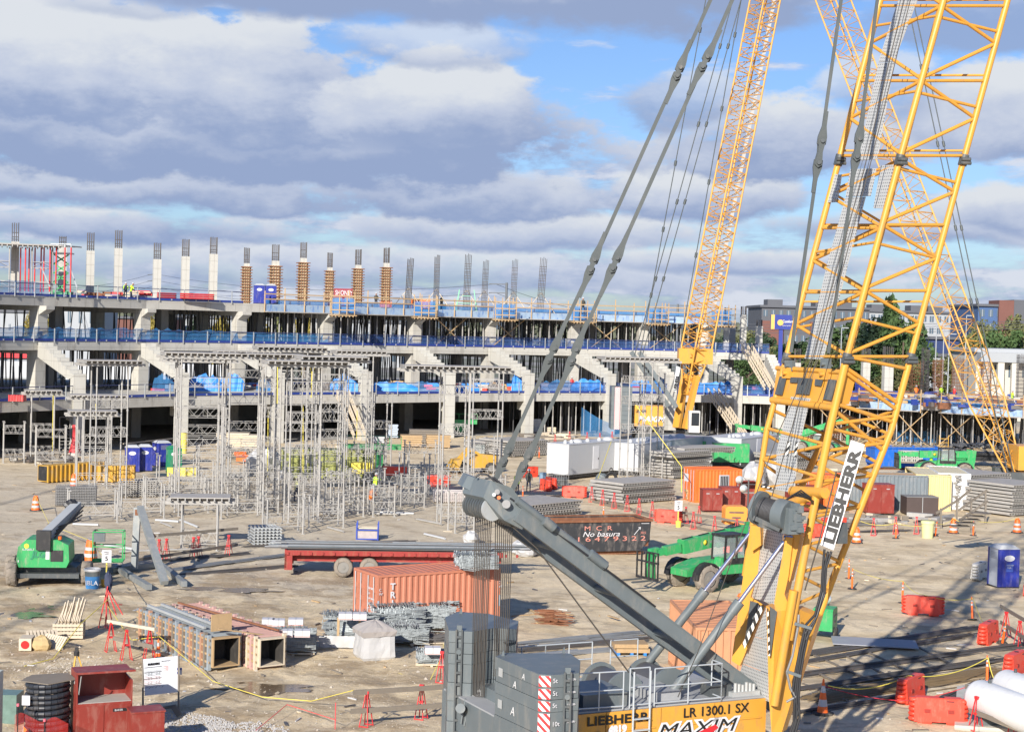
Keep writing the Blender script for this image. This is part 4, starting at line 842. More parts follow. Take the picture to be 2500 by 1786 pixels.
def RF(px,py,off=0.0):
 a,b=lin(TL,py),lin(TM,py);return P(px,py,ZM+(ZL-ZM)*(b-px)/(b-a)-off)
def SF(px,py,off=0.0):
 a,b=lin(TM,py),lin(TR,py);return P(px,py,ZM+(ZR-ZM)*(px-a)/(b-a)-off)
c0=P(1700,1700,45);cr=thing('crawler_crane','big yellow crawler crane in the foreground with grey mast and counterweights','crane',(c0.x,c0.y,0))
def cpart(nm,mb,m,label=None):return part(cr,nm,mb,m,label,world=True)
ys_=[-2400,-900,0,388,877];TOP=-2400
for fn,lab in((pm_,None),(pl_,None),(pr_,None),(pf_,None)):
 m=MB();yy=[TOP,-1200,-500,0,200,388,600,780,872]
 for a,b in zip(yy,yy[1:]):m.tube(fn(a),fn(b),.09,n=12)
 cpart('boom_chord',m,yellow)
def brace(fa,fb,y0,y1,n,r=.052,inv=False,nm='boom_bracing',horiz=True):
 m=MB()
 for i in range(n):
  a=y0+(y1-y0)*i/n;b=y0+(y1-y0)*(i+1)/n;mid=(a+b)/2
  if inv:m.tube(fb(a+.02*(b-a)),fa(mid),r,n=8);m.tube(fa(mid),fb(b),r,n=8)
  else:m.tube(fa(a+.04*(b-a)),fb(mid),r,n=8);m.tube(fb(mid),fa(b),r,n=8)
  if horiz:(m.tube(fa(a),fb(a),r*.85,n=8)if not inv else m.tube(fa(a),fb(a),r*.85,n=8))
 cpart(nm,m,yellow)
brace(pm_,pr_,870,388,3);brace(pm_,pr_,380,-168,3);brace(pm_,pr_,-168,TOP,12)
brace(pl_,pm_,870,400,3,inv=True);brace(pl_,pm_,380,-168,3,inv=True);brace(pl_,pm_,-168,TOP,12)
brace(pf_,pr_,870,388,3,.04);brace(pf_,pr_,380,-168,3,.04);brace(pf_,pr_,-168,TOP,12,.04)
brace(pl_,pf_,870,388,3,.04,inv=True);brace(pl_,pf_,380,-168,3,.04,inv=True);brace(pl_,pf_,-168,TOP,12,.04,inv=True)
m=MB()
for y in range(-2300,860,92):m.tube(pm_(y),pf_(y),.035,n=6)if y//92%2 else m.tube(pl_(y),pr_(y),.035,n=6)
for y in range(-150,860,184):m.tube(pm_(y+8),pr_(y+44),.045,n=6);m.tube(pl_(y+30),pm_(y+4),.04,n=6)
cpart('boom_diaphragm',m,yellow)
for fn in(pm_,pl_,pr_,pf_):
 for y in(392,876):
  m=MB();a,b=fn(y-14),fn(y+12);m.tube(a,b,.125,n=12);m.tube(fn(y-2)+Vector((-.1,-.16,.0)),fn(y-2)+Vector((.16,-.1,0)),.055,n=8);m.tube(fn(y+7)+Vector((-.1,-.16,.0)),fn(y+7)+Vector((.2,-.1,0)),.05,n=8);cpart('chord_joint',m,grey_d)
for fn,y1,r in((pm_,1560,.11),(pl_,1300,.085),(pr_,1540,.095)):
 m=MB();m.tube(fn(880),fn(1050),r,n=12);m.tube(fn(1050),fn(1405),r,n=12);m.tube(fn(1405),fn(y1),r*1.05,n=12);cpart('foot_chord',m,yellow)
m=MB();m.tube(pf_(880),pf_(1060),.085,n=10);m.tube(pf_(1060),P(1905,1300,46.8),.1,n=10);cpart('foot_chord',m,yellow)
for pts in([(0,895,1,985),(0,905,1,1000),(0,985,1,1030),(0,1000,1,1100)],):
 m=MB()
 for _,a,_,b in pts:m.tube(pm_(a),pr_(b),.06,n=8)
 m.tube(pm_(1035),pr_(1015),.05,n=8);m.tube(pm_(870),pr_(900),.05,n=8);cpart('foot_bracing',m,yellow)
m=MB()
for a,b in((1045,1080),(1100,1080),(1112,1160),(1175,1160),(1190,1235),(1250,1235),(1262,1310),(1330,1300),(1262,1235),(1330,1370),(1395,1375),(1405,1440),(1475,1440)):m.tube(pm_(a),pr_(b),.048,n=8)
cpart('foot_bracing',m,yellow)
m=MB()
for a,b in((1045,1085),(1120,1085),(1120,1165),(1195,1165),(1195,1240)):m.tube(pl_(a),pm_(b),.05,n=8)
cpart('foot_bracing',m,yellow)
m=MB()
for a,b in((1000,1060),(1060,1130),(1130,1200)):m.tube(pl_(a),pf_(b),.05,n=8);m.tube(pf_(a),pr_(b),.05,n=8);m.tube(pf_(b),pr_(a),.05,n=8)
cpart('foot_bracing',m,yellow)
m=MB();m.tube(RF(1850,1262),RF(1975,1212),.14,n=12);m.tube(RF(1935,1198),RF(2015,1203),.15,n=12);cpart('cross_tube',m,yellow)
hb=[RF(1897,900),RF(2056,912),RF(2036,990),RF(1886,974)]
bk=Vector((.5,.26,.05))
m=MB();m.prism(hb,bk*.9);cpart('boom_header',m,yellow)
def plate(nm,pts,mt,fn=RF,off=.02,t=.03):return uvpoly(cr,nm,[fn(x,y,off)for x,y in pts],mt,t)
for pts in([(1903,918),(1919,919),(1908,964),(1891,962)],[(1930,920),(1948,921),(1944,934),(1928,933)],[(1950,921),(1982,924),(1974,963),(1942,960)],[(1990,925),(2008,926),(2003,942),(1988,940)],[(2022,925),(2041,927),(2028,977),(2009,974)]):plate('header_window',pts,grey_d,off=.14)
m=MB();m.tube(RF(1885,976,.05),RF(2036,995,.05),.1,n=10);m.tube(RF(1897,898,.0),RF(2060,908,.0),.07,n=10);cpart('header_tube',m,yellow)
for px,py in((1928,892),(2016,888),(1922,910),(2012,913)):
 m=MB();q=RF(px,py,.12);m.box(q,(.1,.35,.3),rz=.5);m.tube(q+Vector((-.14,-.05,0)),q+Vector((.14,.02,0)),.06,n=8);cpart('lug',m,yellow if py>900 else grey_s)
for pts in([(2196,-10),(2242,-10),(2181,150),(2144,152)],[(2144,154),(2181,152),(2141,388),(2094,392)],[(2252,-300),(2300,-300),(2242,-12),(2196,-12)],[(2076,413),(2139,411),(2124,478),(2064,480)],[(2064,482),(2112,480),(2068,645),(2018,648)],[(2018,650),(2068,647),(2008,877),(1964,875)],[(1931,968),(1977,972),(1946,1100),(1896,1098)],[(1896,1100),(1946,1102),(1938,1203),(1893,1194)],[(2032,424),(2054,427),(2043,493),(2020,494)],[(2150,404),(2182,402),(2156,508),(2132,508)],[(1858,1188),(1886,1193),(1862,1290),(1838,1286)],[(1856,1287),(1916,1301),(1905,1405),(1842,1411)],[(1842,1412),(1904,1407),(1890,1474),(1832,1457)],[(1870,1482),(1875,1560),(1842,1553)],[(1842,1554),(1875,1563),(1877,1643),(1812,1618)],[(1812,1620),(1877,1645),(1878,1712),(1795,1680)]):
 plate('perforated_walkway',pts,perf,off=.10 if pts[0][1]<1150 else.0)
for pts in([(2066,413),(2124,478)],):pass
for dx in(4,14,24):
 m=MB();m.path([RF(2208+dx,-60,.2),RF(2160+dx*.7,150,.2),RF(2104+dx*.8,388,.2),RF(2080+dx,470,.2),RF(2030+dx*.8,650,.2),RF(1976+dx*.7,877,.2),RF(1944+dx*.7,985,.2),RF(1914+dx*.7,1150,.2)],.007,5);cpart('walkway_cable',m,grey_d)
def fpoly(nm,pts,mt,Y,t,tv=None):
 q=[P(x,y,Y[i]if isinstance(Y,list)else Y)for i,(x,y)in enumerate(pts)];m=MB();m.prism(q,tv if tv is not None else Vector((.45,.9,0))*t);return cpart(nm,m,mt)
fpoly('foot_leg',[(1832,1283),(1858,1287),(1850,1400),(1832,1457),(1868,1478),(1806,1625),(1786,1612),(1808,1450)],yellow,46.0,.35)
fpoly('cylinder_bracket',[(1832,1281),(1856,1285),(1858,1330),(1836,1345)],yellow,45.8,.3)
fpoly('cylinder_bracket',[(1916,1303),(1956,1300),(1950,1330),(1928,1420),(1912,1380)],yellow,44.1,.35)
fpoly('foot_leg',[(1918,1310),(1936,1312),(1925,1405),(1915,1450),(1930,1488),(1893,1492),(1890,1470)],yellow,44.0,.5)
fpoly('side_plate',[(1871,1478),(1893,1491),(1930,1486),(1945,1484),(1998,1506),(1950,1652),(1908,1788),(1884,1788),(1877,1700)],yellow,[44.2,44.0,44,44,44.6,44.5,44.3,44.2,44.2],.5)
m=MB();m.tube(P(1938,1440,43.85),P(1890,1720,43.95),.12,n=12);cpart('foot_chord',m,yellow)
for pts in([(1832,1466),(1853,1472),(1818,1570)],[(1880,1480),(1897,1492),(1881,1600)],[(1818,1572),(1853,1474),(1858,1478),(1822,1578)]):
 uvpoly(cr,'foot_window',[P(x,y,45.6 if x<1860 else 43.95)for x,y in pts],grey_d if pts[0]!=(1818,1572)else haz_k,.05)
uvpoly(cr,'hazard_strip',[P(x,y,45.4)for x,y in((1866,1480),(1859,1476),(1812,1572),(1818,1582))],haz_k,.02)
uvpoly(cr,'hazard_strip',[P(x,y,43.9)for x,y in((1873,1484),(1876,1484),(1880,1600),(1876,1600))],haz_k,.02)
uvpoly(cr,'hazard_strip',[RF(x,y,.15)for x,y in((1857,1184),(1886,1189),(1885,1193),(1856,1188))],haz_k,.02)
uvpoly(cr,'hazard_ring',[RF(x,y,.14)for x,y in((1922,1076),(1929,1078),(1924,1112),(1917,1110))],haz_k,.01)
uvpoly(cr,'hazard_ring',[RF(x,y,.14)for x,y in((1942,1078),(1949,1080),(1942,1115),(1936,1113))],haz_k,.01)
for(a,b,c,ya,yb)in(((1556,1648),(1722,1440),(1838,1292),46.6,46.2),((1636,1694),(1806,1468),(1922,1312),44.3,44.2)):
 A,B,D=P(*a,ya),P(*b,(ya+yb)/2),P(*c,yb);m=MB();m.tube(A,B,.125,n=14);m.tube(B-(B-A).normalized()*.35,B,.15,n=14);k_=cpart('cylinder',m,grey_s)
 m=MB();m.tube(B,D,.06,n=12);m.tube(D-Vector((.12,.05,0)),D+Vector((.12,-.05,0)),.1,n=10);cpart('cylinder_rod',m,chrome)
W0,W1=P(1858,1240,43.9),P(1902,1252,43.5)
m=MB();m.tube(W0,W1,.30,n=24);[m.tube(W0.lerp(W1,i/14),W0.lerp(W1,i/14+.03),.325,n=20)for i in range(14)];w_=cpart('winch_drum',m,mat('wire_rope',(.13,.13,.135),.5,.5))
m=MB();d=(W1-W0).normalized();m.tube(W0-d*.1,W0+d*.02,.46,n=24);m.tube(W1-d*.03,W1+d*.32,.40,n=24);cpart('winch_flange',m,grey_s)
m=MB();[m.box(W1+d*(.45+rnd.uniform(-.1,.15))+Vector((rnd.uniform(-.12,.15),0,rnd.uniform(-.42,.3))),(rnd.uniform(.08,.25),.2,rnd.uniform(.06,.25)),rz=.4)for i in range(22)];m.box(W1+d*.42+Vector((0,0,-.1)),(.4,.3,.7),rz=.4);cpart('winch_motor',m,grey_s)
m=MB();m.bar(P(1840,1262,43.6),P(1905,1292,43.3),.12,.12);m.bar(P(1850,1278,43.6),P(1930,1300,43.6),.3,.12);cpart('winch_frame',m,grey_d)
for k in range(5):
 m=MB();q=[P(1915+4*k,1222-2*k,43.5),P(1935+5*k,1208-3*k,43.4),P(1962+4*k,1213,43.5),P(1985,1222+2*k,43.9),P(2020,1240+2*k,44.4)];m.path(q,.022,6);cpart('hose',m,hose_m)
bq=[P(2003,1329,43.75),P(2035,1342,43.65),P(2111,1085,43.65),P(2078,1074,43.75)]
uvpoly(cr,'name_board',bq,tape_m,.03)
du=(bq[3]-bq[0]);dn=(bq[0]-bq[1]);L_b=du.length;nrm_=du.cross(dn).normalized();nrm_=nrm_ if nrm_.y<0 else-nrm_
text(cr,'LIEBHERR',bq[1]+du*.045+(dn.normalized())*.06+Vector((0,-.045,0)),du,dn,.27,text_k,bold=.017,squeeze=1.58,ext=.003)
m=MB();m.box(P(2052,1300,43.95),(.3,.25,.55),rz=.3);cpart('floodlight',m,grey_d)
for pts in([(2013,1340),(2008,1400),(2006,1440),(1990,1500),(1962,1530)],[(2022,1345),(2012,1392),(2010,1445),(1994,1505),(1966,1545)],[(2030,1345),(2017,1385),(2013,1450),(1990,1515),(1968,1560)],[(1966,1530),(1955,1580),(1946,1640),(1940,1700),(1938,1760),(1925,1800)],[(1971,1530),(1958,1590),(1950,1640),(1945,1700),(1944,1760),(1932,1800)],[(1962,1545),(1950,1600),(1942,1640),(1934,1690),(1950,1730),(1930,1800)],[(1976,1535),(1964,1590),(1955,1640),(1950,1700),(1952,1750),(1938,1800)],[(1950,1500),(1948,1530),(1935,1600),(1921,1640),(1930,1680),(1942,1700),(1920,1712)]):
 m=MB();Q=[P(x,y,43.6-.15*(y>1500))for x,y in pts];pp=[]
 for a,b in zip(Q,Q[1:]):pp+=[a,a.lerp(b,.5)]
 m.path(pp+[Q[-1]],.035,7);cpart('hose',m,hose_m if pts[0]!=(1950,1500)else grid_m)
for y in(1525,1642):m=MB();m.bar(P(1940 if y<1600 else 1922,y-4,43.4),P(1982 if y<1600 else 1955,y+8,43.4),.05,.08);cpart('hose_clamp',m,grey_s)
lt=Vector((-.5,.866,0))
mA,mB_=P(1262,1254,42.6),P(1882,1716,45.6)
for off in(0.0,1.65):
 m=MB();m.bar(mA+lt*off,mB_+lt*off,.22,.38);cpart('mast_leg',m,grey_s)
 m=MB();m.bar(mA+lt*off+Vector((0,0,.235)),mB_+lt*off+Vector((0,0,.205)),.28,.03);m.bar(mA+lt*off-Vector((0,0,.205)),mB_+lt*off-Vector((0,0,.205)),.28,.03);cpart('mast_flange',m,grey_s)
for f in(.18,.42,.66,.9):m=MB();m.tube(mA.lerp(mB_,f),mA.lerp(mB_,f)+lt*1.65,.1,n=10);cpart('mast_cross_tube',m,grey_s)
m=MB();o_=Vector((.1,-.22,.32));m.tube(P(1262,1220,42.5),P(1480,1384,43.5),.10,n=12);m.tube(P(1330,1270,42.6),P(1352,1288,42.7),.13,n=12);m.tube(P(1440,1350,43.2),P(1478,1380,43.4),.13,n=12);cpart('mast_cylinder',m,grey_s)
m=MB();m.path([P(1245,1215,42.6),P(1360,1300,42.9),P(1500,1404,43.4),P(1600,1480,44)],.03,6);cpart('hose',m,hose_m)
hd=[P(1180,1214,42.5),P(1198,1172,42.5),P(1250,1190,42.5),P(1290,1245,42.7),P(1275,1292,42.7),P(1232,1270,42.5)]
m=MB();m.prism(hd,lt*1.15);cpart('mast_head',m,grey_s)
hq=[P(1128,1187,43.4),P(1143,1160,43.4),P(1200,1180,42.9),P(1182,1214,42.9)]
m=MB();m.prism(hq,Vector((-.15,.8,0)));cpart('mast_nose',m,grey_s)
for px,py,r in((1236,1230,.11),(1214,1200,.07)):
 m=MB();m.tube(P(px,py,42.35),P(px,py,42.6),r,n=16);cpart('sheave_pin',m,grid_m)
for i,(px,py,mt_,r)in enumerate(((1206,1207,galv,.05),(1218,1214,orange_b,.05))):m=MB();m.tube(P(px,py,42.3),P(px,py,42.5),r,n=12);cpart('beacon',m,mt_)
for k in range(9):
 q=P(1206,1243,42.6)+lt*(k*.13+.1);m=MB();m.tube(q-lt*.04,q+lt*.04,.31,n=24);cpart('sheave',m,galv if k==0 else grey_d)
for q in([(1160,1165),(1172,1156),(1190,1158),(1215,1180)],[(1190,1182),(1185,1168),(1205,1165),(1235,1190)]):m=MB();m.path([P(x,y,42.9)for x,y in q],.03,6);cpart('hose',m,hose_m)
rope_m=mat('wire_rope_dark',(.085,.075,.065),.6,.3)
for k in range(10):
 m=MB();m.tube(P(1162+4.3*k,1222+2.2*k,43.9-.05*k),P(1151+3.4*k,1700,43.9-.05*k),.0135,n=5,cap=False);cpart('reeving_rope',m,rope_m)
 m=MB();m.tube(P(1151+3.4*k,1694+2.0*k,43.9-.05*k),P(1150.5+3.3*k,1716+2*k,43.9-.05*k),.026,n=8);cpart('rope_ferrule',m,white_p)
for k in range(9):
 m=MB();m.tube(P(1210+5.2*k,1256,43.0+.07*k),P(1206+4.0*k,1650,43.6),.0135,n=5,cap=False);cpart('reeving_rope',m,rope_m)
m=MB();m.prism([P(1143,1716,44),P(1186,1730,43.6),P(1222,1765,43.6),P(1225,1800,43.6),P(1150,1800,44),P(1128,1750,44)],(.1,.5,.1));cpart('bridle_block',m,grey_d)
m=MB();q=P(1196,1706,44.0);m.tube(q,q+lt*.5,.38,n=28);cpart('bridle_sheave',m,white_p)
for i in range(8):m=MB();a=P(1136+8*i,1704+6*i,43.4-.03*i);m.bar(a,a+Vector((-.1,-.05,-.65)),.03,.1);cpart('bridle_plate',m,grey_s)
for px,py in((1124,1728),(1183,1776)):m=MB();m.tube(P(px,py,43.0),P(px,py,43.3),.13,n=16);cpart('sheave_pin',m,grey_s)
def bars(pts,joints,root,Y0,Y1,w=.10,top=None):
 """pts: list of straight bar ends; joints: eye positions"""
 for(a,b)in pts:
  A,B=P(*a,Y0),P(*b,Y0);m=MB();m.bar(A,B,w,w*.6,up=(0,1,0));part(root,'pendant_bar',m,pend,world=True)
 for(a,b)in joints:
  A,B=P(*a,Y0),P(*b,Y0);u=(B-A).normalized();m=MB();s_=Vector((u.z,0,-u.x));t_=Vector((0,.09,0))
  for c_,sgn in((A,-1),(B,1)):
   out=[c_+u*sgn*.8+s_*w*.5,c_+u*sgn*.4+s_*w*.7,c_+u*sgn*.12+s_*.12,c_-u*sgn*.08+s_*.115,c_-u*sgn*.15,c_-u*sgn*.08-s_*.115,c_+u*sgn*.12-s_*.12,c_+u*sgn*.4-s_*w*.7,c_+u*sgn*.8-s_*w*.5]
   m.prism([o-t_/2 for o in out],t_)
  for k in(-.09,.09):m.prism([A-u*.13+s_*.0+Vector((0,k-.025,0)),A-u*.05+s_*.10+Vector((0,k-.025,0)),A.lerp(B,.5)+s_*.06+Vector((0,k-.025,0)),B+u*.05+s_*.10+Vector((0,k-.025,0)),B+u*.13+Vector((0,k-.025,0)),B+u*.05-s_*.10+Vector((0,k-.025,0)),A.lerp(B,.5)-s_*.06+Vector((0,k-.025,0)),A-u*.05-s_*.10+Vector((0,k-.025,0))],Vector((0,.05,0)))
  part(root,'pendant_link',m,pend,world=True)
  m=MB();[m.tube(c_-Vector((0,.17,0)),c_+Vector((0,.17,0)),.055,n=12)for c_ in(A,B)];part(root,'link_pin',m,grey_d,world=True)
bars([((2816,-2400),(1660,166)),((1652,186),(1451,634)),((1441,659),(1351,851)),((1341,876),(1240,1101)),((1229,1126),(1205,1172))],[((1660,166),(1652,186)),((1451,634),(1441,659)),((1352,851),(1341,876)),((1240,1101),(1229,1126))],cr,44.4,0)
bars([((2850,-2400),(1726,140)),((1714,164),(1506,630)),((1495,655),(1406,853)),((1395,880),(1290,1113)),((1278,1138),(1252,1195))],[((1726,140),(1714,164)),((1506,630),(1495,655)),((1406,853),(1395,880)),((1290,1113),(1278,1138))],cr,42.9,0)
bars([((2180,-900),(2006,340)),((1997,400),(1931,860))],[((2006,345),(1997,398))],cr,43.6,0,.085)
bars([((2262,-900),(2097,340)),((2090,385),(2022,862))],[((2097,340),(2090,383))],cr,43.3,0,.085)
for pts in([(2300,-400,42.9),(2113,400,42.9),(1985,870,42.9),(1903,1050,42.9),(1794,1347,42.9),(1704,1590,43.2),(1655,1700,43.8)],[(1217,1255,42.8),(1311,1338,43),(1535,1640,44)],[(2320,-400,42.8),(2125,400,42.8),(2000,872,42.8),(1952,980,42.9),(1885,1210,43.6)],[(2042,1150,43.2),(2000,1320,43.2),(1965,1440,43.4)]):
 m=MB();m.path([P(x,y,z)for x,y,z in pts],.013 if len(pts)!=3 else.02,6);cpart('hoist_rope',m,rope_m)
def cw(pts,ztop,layers,rgb,side):
 q=[G(x,y,ztop)for x,y in pts];z=ztop;c=sum(q,Vector())/len(q)
 for i,hh in enumerate(layers):
  m=MB();s_=1-.012*(i%2);m.prism([Vector((c.x+(v.x-c.x)*s_,c.y+(v.y-c.y)*s_,z-hh+.012))for v in q],(0,0,hh-.012));cpart('counterweight_slab',m,rgb)
  z-=hh
 return q,z
qr,zb=cw([(1210,1602),(1316,1645),(1345,1647),(1414,1642),(1417,1612),(1392,1594),(1228,1593)],5.0,[.32,.30,.30,.55,.55,.55,.55],grey_s,1)
ql,zb=cw([(1086,1506),(1096,1538),(1153,1541),(1204,1532),(1262,1535),(1266,1515),(1193,1497),(1118,1492)],5.2,[.32,.30,.28,.5,.5,.55,.55,.55],grey_s,0)
for q,a,b in((qr,1,2),):
 A,B=q[a]+Vector((0,-.02,0)),q[b]+Vector((0,-.02,0));zz=5.0
 for hh in(.32,.30,.30,.55,.55,.55):
  uvpoly(cr,'hazard_plate',[Vector((A.x,A.y,zz-hh+.03)),Vector((B.x,B.y,zz-hh+.03)),Vector((B.x,B.y,zz-.03)),Vector((A.x,A.y,zz-.03))],haz,.01);zz-=hh
A,B=qr[2],qr[3];ud=(B-A).normalized();up=Vector((0,0,1));zz=5.0
for hh,s1,s2 in((.32,'5t','11000lb'),(.30,'5t','11000lb'),(.30,'5t','11000lb'),(.55,'10t','22000lb')):
 text(cr,s1,Vector((A.x,A.y,zz-hh*.6))+ud*.06+Vector((0,-.03,0)),ud,up,.11,text_w);text(cr,s2,Vector((A.x,A.y,zz-hh*.5))+ud*.46+Vector((0,-.03,0)),ud,up,.05,text_w);zz-=hh
A0,B0=qr[0],qr[2];u2=(B0-A0).normalized()
u2=(qr[1]-qr[0]).normalized()
for f,z,s_ in((.62,4.72,.15),(.42,4.42,.18),(.38,3.72,.22)):text(cr,'A',qr[0].lerp(qr[1],f)+Vector((0,-.03,z-5.0)),u2,up,s_,mat('chalk',(.6,.6,.6),.9),name='chalk_mark',shear=.2)
u3=(qr[1]-qr[0]).normalized()
for z in(4.55,3.75):m=MB();a_=qr[0].lerp(qr[1],.08)+Vector((0,-.02,z-5.0));m.prism([a_,a_+u3*.22,a_+u3*.22+up*.22,a_+up*.22],(0,.01,0));cpart('metal_label',m,galv)
for q,f,zt,in((qr[2].lerp(qr[3],.6),0,5.0),(ql[1].lerp(ql[2],.45),0,5.2)):
 m=MB()
 for dx in(-.075,.075):m.bar(q+Vector((dx,-.06,.05)),q+Vector((dx,-.06,-2.9)),.045,.05)
 for i in range(9):m.box(q+Vector((0,-.07,-.15-i*.32)),(.12,.05,.06))
 cpart('lifting_chain',m,grey_d);m=MB();m.tube(q+Vector((0,-.1,-.55)),q+Vector((0,0,-.55)),.07,n=10);m.box(q+Vector((0,.02,.08)),(.14,.12,.16));cpart('lifting_lug',m,grey_s)
for x,y,z in((1125,1497,5.2),(1228,1600,5.0),(1376,1593,5.0)):m=MB();m.prism([G(x-4,y,z),G(x+4,y,z),G(x+4,y,z)+Vector((-.02,0,.16)),G(x-4,y,z)+Vector((.03,0,.12))],(0,.06,0));cpart('lifting_lug',m,grey_s)
for i in range(5):m=MB();q=G(1232,1536,5.2)+Vector((0,-.05,-.35-.33*i));m.tube(q,q+Vector((.28,.1,.02)),.04,n=8);cpart('step_rung',m,grey_d)
zt=3.42;A=G(1416,1744,zt);B=G(1872,1703,zt);ud=(B-A).normalized();ln=Vector((-ud.y,ud.x,0));A2=A-ud*2.2
m=MB();m.prism([A2+ln*.06,B+ln*.06,B+ln*3.9,A2+ln*3.9],(0,0,-2.1));cpart('machine_house',m,grey_s)
for i in range(4):
 a=A-ud*.9+ud*((B-A).length+.9)*i/4+ud*.012;b=A-ud*.9+ud*((B-A).length+.9)*(i+1)/4-ud*.012;m=MB();m.prism([a,b,b+Vector((0,0,-1.9)),a+Vector((0,0,-1.9))],ln*.05);p_=cpart('side_panel',m,yellow)
 m=MB();m.bar(a.lerp(b,.1)+Vector((0,0,-.5))-ln*.015,a.lerp(b,.9)+Vector((0,0,-.5))-ln*.015,.03,.04);cpart('panel_rib',m,yellow)
def onside(px,py,off=.03):
 d=ray(px,py);n_=ln;t_=((A-CP).dot(n_))/d.dot(n_);return CP+d*t_-ln*off
up=Vector((0,0,1))
text(cr,'LIEBHERR',onside(1431,1771),ud,up,.23,text_k,bold=.008,squeeze=1.33)
text(cr,'LR 1300.1 SX',onside(1666,1750),ud,up,.25,text_k,bold=.005,squeeze=1.06)
text(cr,'4819',onside(1484,1789),ud,up,.19,text_w,bold=.02)
text(cr,'MAXIM',onside(1600,1800),ud,up,.36,text_w,bold=.05,squeeze=1.5,shear=.3);text(cr,'MAXIM',onside(1600,1800,.036),ud,up,.36,text_k,bold=.0,squeeze=1.5,shear=.3)
m=MB();m.prism([onside(1700,1786,.045),onside(1745,1766,.045),onside(1752,1774,.045),onside(1718,1800,.045)],ln*.004);cpart('logo_slash',m,text_r)
m=MB();m.prism([A2+ln*.1,B+ln*.1,B+ln*3.8,A2+ln*3.8],(0,0,.04));cpart('house_deck',m,mat('deck_plate',(.36,.37,.38),.6,.2,var=.15))
for u_1,v_1,sz,mt_ in((1.0,1.2,(1.4,1.6,.35),grey_s),(2.9,1.6,(.9,2.2,.25),mat('deck_plate',(.3,.3,.3))),(4.6,.7,(.7,.5,.3),grey_d),(-.8,1.5,(1.6,2.4,.3),grey_s)):
 m=MB();m.box(A+ud*u_1+ln*v_1+Vector((0,0,.04+sz[2]/2)),sz,rz=math.atan2(ud.y,ud.x));cpart('deck_box',m,mt_)
for u_1,v_1 in((2.2,1.6),(3.7,1.7)):
 m=MB();q=A+ud*u_1+ln*v_1+Vector((0,0,.05));m.tube(q,q+ln*1.3,.5,n=24);cpart('rope_drum',m,mat('wire_rope',(.13,.13,.135),.5,.5));m=MB();m.tube(q-ln*.08,q-ln*.001,.6,n=24);m.tube(q+ln*1.301,q+ln*1.38,.6,n=24);cpart('drum_flange',m,grey_s)
m=MB();[m.tube(A+ud*(5.0+.12*i)+ln*.35+Vector((0,0,.05)),A+ud*(5.0+.12*i)+ln*.35+Vector((0,0,.4-.03*(i%3))),.05,n=8)for i in range(6)];m.box(A+ud*5.3+ln*.4+Vector((0,0,.1)),(.9,.3,.12),rz=.45);cpart('valve_block',m,galv)
def railrun(pts,h=1.0,n=None,label=None,nm='handrail'):
 m=MB();mt_=mat('rail_galvanised',(.50,.54,.57),.45,.3,var=.08)
 for hz in(h,h*.52,.08):[m.tube(a+Vector((0,0,hz)),b+Vector((0,0,hz)),.021,n=6)for a,b in zip(pts,pts[1:])]
 for a,b in zip(pts,pts[1:]):
  k=max(1,round((b-a).length/.9))
  for i in range(k+1):q=a.lerp(b,i/k);m.tube(q,q+Vector((0,0,h)),.021,n=6)
 cpart(nm,m,mt_)
q=lambda u1,v1:A+ud*u1+ln*v1+Vector((0,0,.04))
railrun([q(2.25,.05),q(4.35,.05)]);railrun([q(4.35,.05),q(4.35,.55)]);railrun([q(-.1,.15),q(1.3,.05)]);railrun([q(-.6,3.8),q(.9,3.8),q(2.4,3.8)]);railrun([q(3.0,3.8),q(3.9,3.8)]);railrun([q(1.5,.06),q(2.1,.06)],1.05)
m=MB();mt_=MATS['rail_galvanised']
for u1 in(1.52,2.02):m.tube(q(u1,-.12)+Vector((0,0,1.0)),q(u1,-.12)-Vector((0,0,2.2)),.028,n=8)
[m.bar(q(1.52,-.12)-Vector((0,0,.25+.3*i)),q(2.02,-.12)-Vector((0,0,.25+.3*i)),.1,.03)for i in range(7)];cpart('ladder',m,mt_)
m=MB();m.prism([A+ud*.6+ln*.2-Vector((0,0,2.1)),A+ud*4+ln*.2-Vector((0,0,2.1)),A+ud*4+ln*3.6-Vector((0,0,2.1)),A+ud*.6+ln*3.6-Vector((0,0,2.1))],(0,0,-.8));cpart('car_body',m,grey_d)
for v1 in(-1.6,4.4):
 m=MB();a=A+ud*-1.2+ln*v1;b=A+ud*6.4+ln*v1;a.z=b.z=.75;pr=[]
 for cx,s0 in((a,pi/2),(b,-pi/2)):
  for i in range(9):an=s0+pi*i/8;pr.append(cx+ud*cos(an)*.7+Vector((0,0,sin(an)*.7)))
 m.prism(pr,ln*1.2);cpart('crawler_track',m,grey_d)
m=MB();m.prism([B+ud*.2+ln*.2,B+ud*2.0+ln*.2,B+ud*2.3+ln*.2-Vector((0,0,1.9)),B+ud*.2+ln*.2-Vector((0,0,1.9))],ln*.0001+ln*1.3);
